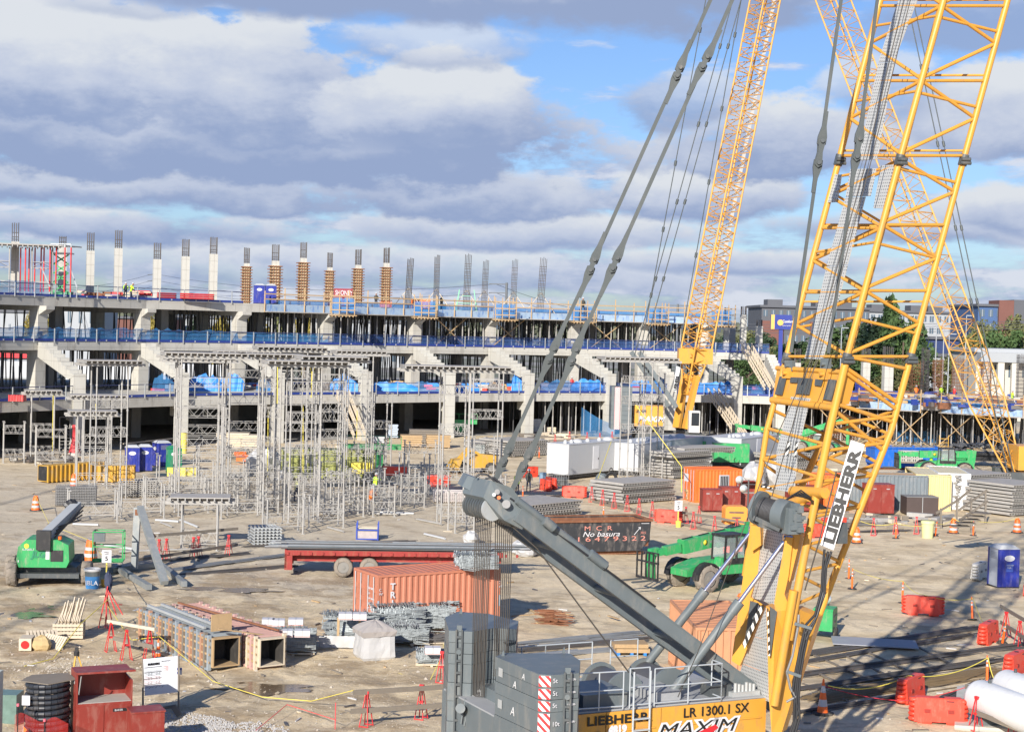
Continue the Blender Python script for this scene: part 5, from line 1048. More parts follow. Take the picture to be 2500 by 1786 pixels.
def lattice(root,b,t,wb,wt,l_,h_,nb,rc=.09,rb=.045,taper=.06):
 """four-chord lattice from b to t; l_, h_: section axes"""
 def ch(sx,sy,f):
  k=min(1,f/taper)if taper else 1;w=.35+.65*k
  return b.lerp(t,f)+l_*(sx*wb/2*w)+h_*(sy*wt/2*w)
 for sx in(-1,1):
  for sy in(-1,1):
   m=MB();m.tube(ch(sx,sy,0),ch(sx,sy,taper or.01),rc,n=8);m.tube(ch(sx,sy,taper or.01),ch(sx,sy,1),rc,n=8);part(root,'boom_chord',m,yellow,world=True)
 for(a,c)in(((-1,-1),(1,-1)),((1,-1),(1,1)),((1,1),(-1,1)),((-1,1),(-1,-1))):
  m=MB()
  for i in range(nb):
   f0,f1_,f2_=i/nb,(i+.5)/nb,(i+1)/nb;m.tube(ch(*a,f0),ch(*c,f1_),rb,n=5);m.tube(ch(*c,f1_),ch(*a,f2_),rb,n=5);m.tube(ch(*a,f0),ch(*c,f0),rb,n=5)
  part(root,'boom_bracing',m,yellow,world=True)
 return ch
Y2=192;b2=P(1662,1045,Y2);t2=P(1868,0,Y2+6);t2=t2+(t2-b2)*1.2
c2=thing('crawler_crane','middle distance yellow crawler crane parked at the foot of the stand','crane',(P(1620,1070,Y2).x,Y2,0))
ax2=(t2-b2).normalized();l2=Vector((-.45,.9,0)).normalized();h2=ax2.cross(l2).normalized()
ch2=lattice(c2,b2.lerp(t2,.035),t2,3.0,2.3,l2,h2,62,.11,.055,.05)
for s_ in(-1,1):
 m=MB();m.bar(b2+l2*.9*s_,b2.lerp(t2,.055)+l2*1.25*s_,.9,.5);part(c2,'foot_plate',m,yellow,world=True)
m=MB();m.box(b2.lerp(t2,.075),(4.0,2.0,1.8));m.v=[tuple(Vector(v))for v in m.v];part(c2,'boom_header',m,yellow,world=True)
m=MB();[m.prism([ch2(-1,-1,f)*.45+ch2(1,-1,f)*.55,ch2(-1,-1,f)*.7+ch2(1,-1,f)*.3,ch2(-1,-1,f+.011)*.7+ch2(1,-1,f+.011)*.3,ch2(-1,-1,f+.011)*.45+ch2(1,-1,f+.011)*.55],(0,.06,0))for f in[.1+.012*i for i in range(40)]];part(c2,'walkway',m,mat('walkway_far',(.5,.51,.5),.5),world=True)
def at2(x,z,y=0):return Vector((P(x,1050,Y2).x,Y2+y,z))
hz_=at2(1550,0)
m=MB();a=at2(1546,0);b=at2(1618,0);m.bb(a.x,b.x,Y2-1.6,Y2+1.6,1.9,4.3);part(c2,'machine_house',m,yellow,world=True)
text(c2,'LIEBHERR',Vector((a.x+.1,Y2-1.63,3.5)),(1,0,0),(0,0,1),.35,text_k,bold=.02,squeeze=.6);text(c2,'MAXIM',Vector((a.x+.4,Y2-1.63,2.5)),(1,0,0),(0,0,1),.6,text_w,bold=.03,squeeze=1.1,shear=.3)
m=MB();a=at2(1488,0);b=at2(1538,0)
for i in range(9):m2=MB();m2.bb(a.x,b.x,Y2-2.0,Y2+2,1.5+.55*i,2.03+.55*i);part(c2,'counterweight_slab',m2,grey_s,world=True)
uvpoly(c2,'hazard_plate',[Vector((x_,Y2-2.03,z_))for x_,z_ in((a.x+.4,1.5),(a.x+1.0,1.5),(a.x+1.0,6.4),(a.x+.4,6.4))],haz,.02)
m=MB();a=at2(1676,0);b=at2(1702,0);m.bb(a.x,b.x,Y2-2.6,Y2-1.0,1.4,3.9);k_=part(c2,'cab',m,mat('cab_white',(.6,.6,.58),.5),world=True)
m=MB();m.bb(a.x+.25,b.x-.1,Y2-2.63,Y2-2.601,2.2,3.7);m.bb(b.x+.002,b.x+.03,Y2-2.5,Y2-1.1,1.8,3.7);part(c2,'cab_window',m,glass,world=True)
for dy in(-2.6,2.6):
 m=MB();a=at2(1560,0);b=at2(1712,0);pr=[Vector((a.x+.6*cos(pi/2+pi*i/6),Y2+dy,.62+.6*sin(pi/2+pi*i/6)))for i in range(7)]+[Vector((b.x+.6*cos(-pi/2+pi*i/6),Y2+dy,.62+.6*sin(-pi/2+pi*i/6)))for i in range(7)];m.prism(pr,(0,.9,0));part(c2,'crawler_track',m,grey_d,world=True)
g0=at2(1545,10.5,0);g1=at2(1640,4.2,0)
for s_ in(-.9,.9):m=MB();m.bar(g0+l2*s_,g1+l2*s_,.5,.5);part(c2,'mast_leg',m,grey_s,world=True)
for(x0,y0,x1,y1)in((1900,-400,1549,868),(1920,-400,1568,868),(1880,-400,1668,800),(1760,-200,1560,880)):
 m=MB();m.tube(P(x0,y0,Y2-3),P(x1,y1,Y2-1),.06,n=6)
 for f in(.1,.25,.4,.55,.7,.85):q=P(x0,y0,Y2-3).lerp(P(x1,y1,Y2-1),f);d_=(P(x1,y1,Y2-1)-P(x0,y0,Y2-3)).normalized();m.tube(q-d_*.3,q+d_*.3,.16,n=8)
 part(c2,'pendant_bar',m,pend,world=True)
uvpoly(c2,'name_board',[P(x,y,Y2-2.2)for x,y in((1643,953),(1650,955),(1661,897),(1652,893))],tape_m,.03)
text(c2,'LIEBHERR',P(1650.5,953,Y2-2.3),P(1661,897,Y2-2.3)-P(1650.5,953,Y2-2.3),Vector((-1,0,.2)),.33,text_k,bold=.02,squeeze=.85)
Y3=150;b3=P(2484,1172,Y3);t3=P(2034,0,Y3+14);t3=t3+(t3-b3)*1.2
c3=thing('crawler_crane','far right yellow lattice crane boom leaning left with its foot at the edge','crane',(b3.x+3,Y3,0))
ax3=(t3-b3).normalized();l3=Vector((.75,.66,0)).normalized();h3=ax3.cross(l3).normalized()
lattice(c3,b3,t3,2.7,2.1,l3,h3,50,.085,.036,.07)
for(x0,y0,x1,y1)in((2150,-300,2462,1160),(2165,-300,2476,1160)):
 m=MB();A_,B_=P(x0,y0,Y3+8),P(x1,y1,Y3-2);m.tube(A_,B_,.05,n=6);d_=(B_-A_).normalized()
 for f in(.2,.33,.46,.6,.72):q_=A_.lerp(B_,f);m.tube(q_-d_*.25,q_+d_*.25,.13,n=8)
 part(c3,'pendant_bar',m,pend,world=True)
m=MB();m.bb(b3.x-.5,b3.x+7,Y3-1.7,Y3+1.7,1.4,3.6);part(c3,'machine_house',m,yellow,world=True)
for dy in(-3,2):m=MB();m.bb(b3.x-1.5,b3.x+6.5,Y3+dy,Y3+dy+1,.02,1.3);part(c3,'crawler_track',m,grey_d,world=True)
def facing(px0,py0,px1,py1):
 a,b=G(px0,py0),G(px1,py1);return math.atan2(b.y-a.y,b.x-a.x)
def barrier_proto(m_=orange,nm='water_barrier'):
 t=thing(nm,'orange plastic water barrier','barrier');L,Hh,w=1.9,.92,.5
 m=MB();o=[(-L/2+.1,.09),(-.75,.09),(-.7,0),(-.28,0),(-.24,.1),(.24,.1),(.28,0),(.7,0),(.75,.09),(L/2-.1,.09),(L/2-.1,Hh-.06),(L/2-.2,Hh),(-L/2+.2,Hh),(-L/2+.1,Hh-.06)]
 n=len(o);fr=[(x,-w/2+(.07 if z>.5 else 0),z)for x,z in o];bk=[(x,w/2-(.07 if z>.5 else 0),z)for x,z in o]
 m.add(fr+bk,[tuple(range(n)),tuple(range(2*n-1,n-1,-1))]+[(i,i+n,(i+1)%n+n,(i+1)%n)for i in range(n)])
 part(t,'body',m,m_)
 for s in(-1,1):
  m=MB()
  for k in range(5):z=.16+.165*k;m.lathe([(.02,-.075),(.17,-.065),(.2,0),(.17,.065),(.02,.075)],14,(s*(L/2-.12),0,z))
  part(t,'end_lug',m,m_)
 for x in(-.4,.4):m=MB();m.bb(x-.1,x+.1,-w/2-.012,w/2+.012,.42,.53);part(t,'fork_slot',m,mat('slot_dark_'+nm,(.3,.03,.02)if m_ is orange else(.3,.28,.25),.7))
 m=MB();m.lathe([(.09,0),(.09,.02)],12,(.1,0,Hh));part(t,'filler_cap',m,black_m);m=MB();m.bb(.25,.5,-w/2+.06,-w/2+.07,.8,.84);part(t,'maker_mark',m,black_m)
 return t
bar_items=[((1332,1197),1.9,'orange water barrier, furthest left, beside the blue barrel and the worker'),((1345,1192),1.9,'orange water barrier next to the grey wire basket'),((1402,1214),-.25,'lone orange water barrier in front of the concrete block'),((1632,1276),-.35,'orange water barrier between the speed sign and the red trestles'),((1807,1372),-.1,'orange water barrier behind the green telehandler'),((2253,1500),-.15,'orange water barrier lying in the boom shadow'),((2412,1568),1.0,'orange water barrier set end on right of the boom shadow'),((2478,1647),.95,'orange water barrier nearest the white tanks'),((2222,1710),.95,'orange water barrier with a yellow rope over it'),((2290,1765),-.12,'largest orange water barrier at the bottom right'),((2512,1450),1.2,'orange water barrier cut by the right edge beside the blue toilet'),((1290,1164),.6,'orange water barrier behind the worker by the pendant bars'),((1070,1186),.3,'orange water barrier left of the white frame rack'),((1995,1312),.1,'orange water barrier seen through the boom foot'),((2035,1295),.4,'orange water barrier seen through the boom behind the name board')]
place(barrier_proto(),[(G(*a),r,l)for a,r,l in bar_items],'orange water barriers',0)
b_=barrier_proto(mat('barrier_white',(.62,.60,.55),.6,var=.1,dirt=DUST,damt=.3),'pale_water_barrier');b_.location=G(2391,1412);b_.rotation_euler.z=1.0;b_['label']='only white plastic water barrier, left of the blue toilet';b_['group']='water barriers'
t=thing('traffic_drum','-','drum');m=MB();z=.06
for k,(c_,dz)in enumerate(((0,.16),(1,.15),(0,.15),(1,.15),(0,.13),(0,.12))):m.m=c_;r0,r1=.30-.022*k,.30-.022*(k+1);m.lathe([(r0,z),(r0-.01,z+dz*.5),(r1,z+dz)],16,cap=k==5);z+=dz
part(t,'body',m,[orange_b,white_p]);m=MB();m.lathe([(.42,0),(.40,.07),(.3,.075)],16);part(t,'base',m,rubber);m=MB();m.bb(-.12,.12,-.02,.02,z,z+.1);part(t,'handle',m,orange_b)
place(t,[(G(*a),0,l)for a,l in(((87,1246),'orange and white drum at far left behind the green lift'),((180,1188),'orange and white drum in front of the yellow box form'),((2091,1325),'orange and white drum just right of the LIEBHERR board'),((2327,1301),'orange and white drum by the wooden stairs'),((2483,1300),'orange and white drum at the right edge'),((1197,1098),'orange and white drum above the crane mast head'))],'traffic drums',0)
d_=thing('traffic_drum','large dusty orange drum with paper on top beside the green boom lift','drum',G(221,1370),.3,'traffic drums');m=MB();z=.08
for k,(c_,dz)in enumerate(((0,.2),(1,.18),(0,.18),(1,.16),(0,.18),(0,.18))):m.m=c_;r0,r1=.38-.025*k,.38-.025*(k+1);m.lathe([(r0,z),(r1,z+dz)],16,cap=k==5);z+=dz
part(d_,'body',m,[orange_b,white_p]);m=MB();m.lathe([(.52,0),(.5,.08)],16);part(d_,'base',m,rubber);m=MB();m.box((.05,0,z+.02),(.4,.5,.03),M=Matrix.Rotation(.3,3,'Y'));part(d_,'paper',m,white_t)
t=thing('delineator_post','-','post');m=MB();z=.05
for k,(c_,dz)in enumerate(((0,.62),(1,.09),(0,.08),(1,.09),(0,.16))):m.m=c_;m.lathe([(.055-.006*k,z),(.052-.006*k,z+dz)],10,cap=k==4);z+=dz
part(t,'tube',m,[orange_b,white_p]);m=MB();m.lathe([(.26,0),(.22,.05)],8);part(t,'base',m,rubber)
place(t,[(G(*a),0,l,None,ti)for a,ti,l in(((2187,1314),0,'orange post in front of the red trestles right of the boom'),((2283,1308),.35,'orange post leaning beside the yellow drum'),((2376,1307),0,'orange post in front of the wooden stairs'),((2072,1413),0,'rear one of the paired orange posts right of the boom foot'),((2080,1437),0,'front one of the paired orange posts right of the boom foot'),((2203,1472),0,'orange post at the left end of the shadowed barrier'),((2374,1512),-.25,'tilted orange post between two barriers'),((2447,1570),.4,'orange post leaning against the right trestle'),((2410,1668),-.1,'orange post between the rope and the white tanks'),((1316,1118),0,'orange post left of the first white trailer'),((1276,1220),0,'small orange post behind the mast head'),((1473,1268),0,'orange post above the black dumpster'),((1818,1084),0,'orange post between white trailer and green telehandler'),((1754,1092),0,'orange post in front of the middle crane cab'),((1858,1090),0,'orange post by the far left telehandler wheel'))],'orange delineator posts',0)
def cone(px,py,s,lab,tall=1.0):
 t=thing('traffic_cone',lab,'cone',G(px,py),0,'traffic cones');m=MB();z=.04*s
 for k in range(5):m.m=k%2;m.lathe([((.15-.026*k)*s,z),((.15-.026*(k+1))*s,z+.17*s*tall)],14,cap=k==4);z+=.17*s*tall
 part(t,'body',m,[orange_b,white_p]);m=MB();m.lathe([(.30*s,0),(.3*s,.05*s),(.16*s,.06*s)],8);part(t,'base',m,rubber)
cone(2008,1742,1.35,'tall orange cone in the foreground between boom foot and barriers',1.05);cone(386,1603,.8,'small orange cone at the end of the trestle rail');
t=thing('warning_cone','tall red cone beside the ladder tower','cone',G(182,1112));m=MB();m.lathe([(.55,.3),(.25,1.6),(.22,2.6),(.3,2.62),(.25,2.9)],14);part(t,'body',m,mat('cone_red',(.5,.05,.06),.6));m=MB();m.lathe([(.6,0),(.6,.3)],14);part(t,'base',m,mat('cone_base',(.5,.45,.42),.7))
def trestle_proto(h=1.15):
 t=thing('barricade_stand','-','trestle');
 for s in(-1,1):
  m=MB()
  for y in(-.02,.02):m.bar((s*.02,y,h),(s*.2,y*8,0),.028)
  m.bar((s*.2,-.17,.03),(s*.2,.17,.03),.028);part(t,'leg',m,red_b)
 m=MB();m.bb(-.045,.045,-.08,.08,h-.06,h+.03);m.bb(-.08,.08,-.06,.06,h*.48,h*.54);part(t,'bracket',m,red_b);return t
tr_items=[((894,1772),1.2,'red trestle with planks in the foreground, left one'),((1028,1754),1.2,'red trestle with planks in the foreground, right one'),((1078,1665),1.2,'red trestle beside the far counterweight'),((270,1590),.5,'red trestle, first under the bare pole left of the box forms'),((308,1610),.5,'red trestle, second under the bare pole left of the box forms'),((364,1606),.5,'red trestle by the small orange cone'),((388,1368),1.3,'red trestle right of the steel A-frame'),((406,1366),1.3,'red trestle close behind the one right of the A-frame'),((472,1362),1.3,'red trestle left leg of the shoring table, first'),((484,1360),1.3,'red trestle left leg of the shoring table, second'),((558,1356),1.3,'red trestle right of the shoring table'),((1444,1225),1.2,'red trestle, first in the long row from the left'),((1471,1233),1.2,'red trestle, second in the long row'),((1499,1241),1.2,'red trestle beside the white bag'),((1531,1248),1.2,'red trestle right of the white bag'),((1560,1256),1.2,'red trestle left of the timber frames'),((1592,1264),1.2,'red trestle in the timber frames'),((1674,1278),1.2,'red trestle right of the long row barrier'),((1692,1291),1.2,'red trestle in front of the red cabinets'),((1706,1276),1.2,'red trestle close to the red cabinets'),((1744,1302),1.2,'red trestle left of the light tower'),((1798,1310),1.2,'red trestle in front of the light tower'),((2132,1307),1.2,'red trestle left of three right of the name board'),((2186,1303),1.2,'red trestle behind the upright orange post'),((2237,1303),1.2,'red trestle left of the yellow drum'),((2455,1556),.4,'red trestle, upper one at the right edge'),((2488,1580),.4,'red trestle, lower one at the right edge'),((2382,1782),.4,'red trestle beside the largest barrier'),((2478,1796),.4,'red trestle in the bottom right corner'),((1355,1086),1.2,'far red trestle, leftmost above the white trailer'),((1390,1078),1.2,'far red trestle, second above the white trailer'),((1433,1080),1.2,'far red trestle, third above the white trailer'),((1464,1082),1.2,'far red trestle, fourth above the white trailer'),((1494,1078),1.2,'far red trestle, fifth above the white trailer'),((1980,1096),1.2,'far red trestle seen through the boom'),((2010,1094),1.2,'far red trestle behind the telehandler through the boom')]
tp=trestle_proto();place(tp,[(G(*a),r,l)for a,r,l in tr_items],'red barricade trestles',0)
def plank(a,b,z0,z1,lab,m_=wood_g,w=.05,h=.16):
 A,B=G(*a),G(*b);A.z+=z0;B.z+=z1;m=MB();m.bar(A,B,w,h);single('barricade_rail',m,m_,lab,'plank',world=True,group='planks on the trestles')
plank((860,1775),(1240,1748),1.16,1.16,'upper grey plank on the foreground trestles');plank((855,1776),(1240,1749),.55,.55,'lower grey plank on the foreground trestles')
plank((262,1588),(378,1610),1.2,1.2,'pale pole resting on the trestles left of the box forms',wood_l,.12,.12);plank((275,1590),(372,1612),.55,.55,'short lower plank on the trestles left of the box forms')
plank((2440,1542),(2530,1600),1.2,1.2,'upper plank on the trestles at the right edge');plank((2442,1550),(2530,1612),.6,.6,'lower plank on the trestles at the right edge');plank((2354,1757),(2520,1815),1.2,1.2,'upper plank in front of the white tanks');plank((2365,1776),(2520,1830),.6,.6,'lower plank in front of the white tanks')
for k,((x0,y0),(x1,y1))in enumerate((((1446,1226),(1520,1244)),((1458,1222),(1600,1262)),((1545,1250),(1640,1276)),((1640,1276),(1760,1304)),((1760,1306),(1850,1326)))):plank((x0,y0),(x1,y1),.1,.1,'dark plank lying along the long trestle row, '+('first','second','third','fourth','fifth')[k]+' from the left')
plank((385,1356),(580,1338),1.15,1.15,'grey plank behind the steel A-frame at trestle height');plank((330,1390),(580,1350),.5,.5,'low grey plank right of the steel A-frame');plank((1660,1278),(1850,1310),.8,.8,'long grey plank in front of the light tower')
plank((300,1135),(432,1118),1.9,1.9,'pale pole laid across the toilets',wood_l,.08,.08)
def toilet(px,py,rz,lab,m_=navy,side=None,roof=white_p,grp='portable toilets',z=0.0,P3=None,s=1.0):
 t=thing('portable_toilet',lab,'portable toilet',P3 or G(px,py,z),rz,grp);t.scale=(s,s,s);w=1.15;h=2.1
 m=MB();m.bb(-w/2,w/2,-w/2,w/2,.08,h);part(t,'cabin',m,side or m_)
 m=MB();m.bb(-w/2,w/2,-w/2-.04,-w/2-.002,.08,h);[m.bb(-w/2-.04,-w/2+.06,y-.05,y+.05,.08,h)for y in(-.55,.55)];[m.bb(w/2-.06,w/2+.04,y-.05,y+.05,.08,h)for y in(-.55,.55)];part(t,'front_frame',m,m_)
 m=MB();m.bb(-.42,.42,-w/2-.07,-w/2-.041,.15,1.95);d=part(t,'door',m,m_);m=MB();[m.bb(x-.02,x+.02,-w/2-.09,-w/2-.071,.3,1.2)for x in(-.25,0,.25)];m.bb(.3,.38,-w/2-.1,-w/2-.071,1.0,1.15);part(d,'handle',m,m_)
 m=MB();m.lathe([(.3,0),(.3,.015)],18,(0,-w/2-.09,1.62),Matrix.Rotation(-pi/2,3,'X')@Matrix.Diagonal((1,.55,1)));part(d,'oval_sign',m,text_w)
 m=MB();m.add([(-w/2-.06,-w/2-.1,h),(w/2+.06,-w/2-.1,h),(w/2+.06,w/2+.06,h),(-w/2-.06,w/2+.06,h),(-.35,-.4,h+.2),(.35,-.4,h+.2),(.35,.4,h+.2),(-.35,.4,h+.2)],[(3,2,1,0),(4,5,6,7),(0,1,5,4),(1,2,6,5),(2,3,7,6),(3,0,4,7)]);part(t,'roof',m,roof)
 for s_ in(-1,1):m=MB();[m.bb(s_*(w/2+.012)-.01,s_*(w/2+.012)+.01,-.35,.35,1.55+.08*i,1.58+.08*i)for i in range(5)];part(t,'vent',m,mat('vent_grey',(.3,.32,.36),.6))
 m=MB();m.bb(-.62,.62,-.62,.62,0,.079);part(t,'skid',m,black_m)
 return t
toilet(322,1151,.25,'blue portable toilet, left one of the pair beside the green one',side=mat('toilet_grey_side',(.42,.45,.5),.5));toilet(353,1149,.25,'blue portable toilet, right one of the pair beside the green one')
toilet(394,1138,-.9,'blue portable toilet partly hidden behind the green one');toilet(424,1153,.3,'green portable toilet right of the blue pair',green_d,roof=green_d)
g_=toilet(2448,1431,.2,'large blue portable toilet with grey side at the right edge',side=mat('toilet_grey_side',(.42,.45,.5),.5));m=MB();m.bb(-.2,.2,-.68,-.665,.9,1.35);part(g_,'notice',m,mat('notice_blue',(.05,.1,.4),.5));text(g_,'Customer',(-.18,-.67-.02,1.22),(1,0,0),(0,0,1),.07,text_w,world=False);text(g_,'Lingle',(-.14,-.67-.02,1.1),(1,0,0),(0,0,1),.07,text_w,world=False)
toilet(0,0,.2,'blue portable toilet on the top deck, left of the pair',P3=Vector((P(642,742,190).x,187,Z3t)));toilet(0,0,.2,'blue portable toilet on the top deck, right of the pair',P3=Vector((P(669,742,190).x,187.2,Z3t)))
toilet(0,0,.2,'blue portable toilet on the formwork deck seen inside the boom',P3=Vector((P(2102,950,222).x,222,4.96)))
def container(loc,rz,L,w,h,m_,lab,roofm=None,endm=None,grp='shipping containers',doors='x-',nm='shipping_container',win=False):
 t=thing(nm,lab,'container',loc,rz,grp)
 def corr(a,b,z0,z1,out,pitch=.28,dpt=.045):
  a,b=Vector(a),Vector(b);d=b-a;Ln=d.length;d.normalize();o=Vector(out);n=max(2,int(Ln/pitch));pts=[]
  for i in range(n):
   s0=Ln*i/n;p=Ln/n
   pts+=[(s0,0),(s0+p*.3,0),(s0+p*.45,1),(s0+p*.8,1)]
  pts.append((Ln,0));vs=[tuple(a+d*s-o*(dpt*k)+Vector((0,0,z)))for z in(z0,z1)for s,k in pts];k_=len(pts)
  mb=MB();mb.add(vs,[(i,i+1,k_+i+1,k_+i)for i in range(k_-1)]);return mb
 hx,hy=L/2,w/2
 part(t,'side_wall',corr((-hx+.1,-hy+.02,0),(hx-.1,-hy+.02,0),.16,h-.1,(0,-1,0)),m_);part(t,'side_wall',corr((hx-.1,hy-.02,0),(-hx+.1,hy-.02,0),.16,h-.1,(0,1,0)),m_)
 part(t,'end_wall',corr((hx-.02,-hy+.1,0),(hx-.02,hy-.1,0),.16,h-.1,(1,0,0)),endm or m_)
 m=MB();m.bb(-hx+.05,hx-.05,-hy+.05,hy-.05,h-.09,h-.05);n=int(L/.35)
 for i in range(n):x=-hx+.12+(L-.24)*i/n;m.bb(x,x+.17,-hy+.12,hy-.12,h-.049,h-.03)
 part(t,'roof',m,roofm or m_)
 m=MB()
 for sx in(-1,1):
  for sy in(-1,1):m.bb(sx*hx-.08*(sx>0)-.0,sx*hx+.08*(sx<0),sy*hy-.08*(sy>0),sy*hy+.08*(sy<0),0,h)
 for s in(-1,1):
  m.bar((-hx+.08,s*(hy-.04),.08),(hx-.08,s*(hy-.04),.08),.08,.16);m.bar((-hx+.08,s*(hy-.04),h-.05),(hx-.08,s*(hy-.04),h-.05),.08,.098);m.bar((s*(hx-.04),-hy+.08,.08),(s*(hx-.04),hy-.08,.08),.08,.16);m.bar((s*(hx-.04),-hy+.08,h-.05),(s*(hx-.04),hy-.08,h-.05),.08,.098)
 part(t,'frame',m,m_)
 if doors:
  for s in(-1,1):
   m=MB();m.bb(-hx+.01,-hx+.05,min(s*.01,s*(hy-.09)),max(s*.01,s*(hy-.09)),.17,h-.11);[m.bb(-hx-.015,-hx+.009,min(s*.08,s*(hy-.15)),max(s*.08,s*(hy-.15)),z,z+.22)for z in(.3,.8,1.3,1.8)];d=part(t,'door',m,endm or m_)
   for y in(.3,.75):m=MB();m.tube((-hx-.05,s*hy*y,.1),(-hx-.05,s*hy*y,h-.1),.022,n=6);part(d,'lock_rod',m,white_p)
 return t
c_=G(923,1404-0+0,2.59);P0=G(923,1404,2.59);P2_=G(1203,1387,2.59);P1_=G(855,1382,2.59)
rz=math.atan2(P2_.y-P0.y,P2_.x-P0.x);dx_=Vector((cos(rz),sin(rz),0));dy_=Vector((-sin(rz),cos(rz),0));cc_=P0+dx_*3.03+dy_*1.22;cc_.z=0
tc_=container(cc_,rz,6.06,2.44,2.59,salmon,'faded salmon shipping container lettered TRITON with a wire bundle on its roof')
for i,ch_ in enumerate('TRITON'):text(tc_,ch_,(-2.32,-1.24,1.95-.36*i),(1,0,0),(0,0,1),.27,text_w,bold=.012,world=False,align='CENTER')
for x,y,z in((-2.98,-1.25,1.9),(2.92,-1.25,1.9)):text(tc_,'C\nW',(x,y,z),(1,0,0),(0,0,1),.12,text_w,world=False)
m=MB();m.bb(-3.035,-2.95,-1.236,-1.222,.9,1.5);m.bb(2.95,3.03,-1.236,-1.222,.9,1.4);part(tc_,'reflective_patch',m,mat('patch_grey',(.35,.4,.45),.4))
for i,s_ in enumerate(('TRLU 380','22G1','MGW 30480','TARE 2220','NET 28260','CU.CAP')):text(tc_,s_,(-3.055,-.25,1.9-.22*i),(0,-1,0),(0,0,1),.09,text_w,world=False)
oc=container(G(1740,1222)+Vector((0,1.0,0)),-.38,3.9,2.4,2.6,orange_c,'bright orange container office with a barred window',grp='shipping containers')
oc.location=G(1722,1227)+Vector((.7,1.6,0));oc.rotation_euler.z=.30
m=MB();m.bb(.0,.85,-1.26,-1.215,1.15,2.15);part(oc,'window_frame',m,white_p);m=MB();m.bb(.08,.77,-1.28,-1.262,1.23,2.07);part(oc,'window',m,glass);m=MB();[m.bb(.08+.138*i-.012,.08+.138*i+.012,-1.31,-1.282,1.2,2.1)for i in range(6)];part(oc,'window_bars',m,white_p);m=MB();m.bb(-1.975,-1.96,.2,1.0,1.5,2.1);part(oc,'notice',m,text_w)
sc_=container(G(1810,1500)+Vector((.6,1.2,0)),.14,6.06,2.44,2.59,mat('container_peach',(.52,.25,.13),.6,var=.1,dirt=(.4,.2,.12),damt=.4),'peach coloured container half hidden behind the crane boom foot');sc_.location=G(1737,1574)+Vector((1.3,1.2,0))
q=G(1676,1528,2.59);sc_.location=(q.x+1.35,q.y+2.9,0);sc_.rotation_euler.z=-pi/2+.06
gc=container(G(2178,1252)+Vector((-.3,1.3,0)),-.12,6.06,2.44,2.7,mat('container_grey',(.17,.20,.22),.6,var=.15,dirt=(.35,.33,.3),damt=.4),'grey container with a rust brown roof right of the boom',roofm=mat('roof_tan',(.50,.33,.18),.8,var=.15));gc.location=G(2190,1250)+Vector((-.4,2.6,0));gc.rotation_euler.z=.05
yc=container(G(2265,1245)+Vector((0,5,0)),0,2.7,7,2.75,mat('container_cream',(.62,.50,.24),.6,var=.1,dirt=(.4,.33,.2),damt=.3),'cream yellow container end on, beside the grey one',roofm=mat('roof_cream',(.60,.54,.38),.8,var=.12),doors=None);yc.location=G(2262,1247)+Vector((1.0,3.9,0));yc.rotation_euler.z=-.12
wc=container(G(2308,1240)+Vector((0,5,0)),0,2.5,7,2.8,mat('container_white',(.66,.68,.70),.5,var=.06,dirt=(.45,.42,.38),damt=.3),'white container end on, right of the cream one',roofm=mat('roof_cream',(.60,.54,.38),.8,var=.12),doors=None);wc.location=G(2308,1244)+Vector((1.15,3.9,0));wc.rotation_euler.z=-.12
oc2=container(G(2010,1235),.1,3,2.4,2.6,orange_c,'orange container seen behind the LIEBHERR boom');oc2.location=G(2020,1243)+Vector((0,1.2,0))
def otrailer(px0,py0,px1,py1,h,dep,lab):
 a,b=G(px0,py0),G(px1,py1);d=b-a;L=d.length;rz=math.atan2(d.y,d.x);t=thing('office_trailer',lab,'trailer',(a+b)/2,rz,'white office trailers')
 m=MB();m.bb(-L/2,L/2,0,dep,.45,h);part(t,'body',m,white_p);m=MB();m.bb(-L/2-.03,L/2+.03,-.03,dep+.03,h+.002,h+.08);part(t,'roof',m,white_p)
 for fx,r in((-.42,.18),(-.32,.18),(-.22,.5),(-.05,.2),(.15,.2),(.3,.5)):m=MB();m.lathe([(r,h+.08),(r,h+.2),(r*.7,h+.33),(r*.2,h+.38)],14,(fx*L,dep*.4,0));part(t,'roof_vent',m,white_p)
 m=MB();m.bb(-L*.1,-L*.1+.95,-.03,-.003,.75,2.8);d=part(t,'door',m,mat('trailer_door',(.66,.67,.69),.5));m=MB();m.bb(-L*.1+.8,-L*.1+.86,-.06,-.031,1.6,1.75);part(d,'handle',m,black_m)
 m=MB();m.bb(-L/2+.2,L/2-.2,.1,dep-.1,.15,.449);part(t,'chassis',m,black_m)
 for x in(L*.22,L*.32):m=MB();m.wheel((x,.12,.38),.38,.25,n=14);part(t,'wheel',m,rubber)
 return t
otrailer(1387,1172,1530,1156,3.05,2.3,'long white office trailer, nearest, left of the tall scaffold');otrailer(1557,1164,1722,1138,2.9,3.5,'white office trailer behind the tall scaffold');otrailer(1808,1146,1900,1132,2.9,4.0,'white office trailer left of the big boom')
def tyre(t,x,y,r,w,m_=tyre_d,nm='wheel',lugs=True):
 m=MB();m.wheel((x,y,r),r,w,n=24)
 if lugs:
  for i in range(18):a=2*pi*i/18;m.box((x+cos(a)*r*.98,y+(w*.22 if i%2 else-w*.22),r+sin(a)*r*.98),(r*.1,w*.5,r*.16),M=Matrix.Rotation(-a,3,'Y')@Matrix.Rotation(.5 if i%2 else-.5,3,'X'))
 o=part(t,nm,m,m_)
 m=MB();m.tube((x,y-w*.42,r),(x,y+w*.42,r),r*.6,n=18);m.tube((x,y-w*.5,r),(x,y+w*.5,r),r*.2,n=10);part(o,'rim',m,mat('rim_grey',(.25,.24,.22),.6,.3,dirt=DUST,damt=.4));return o
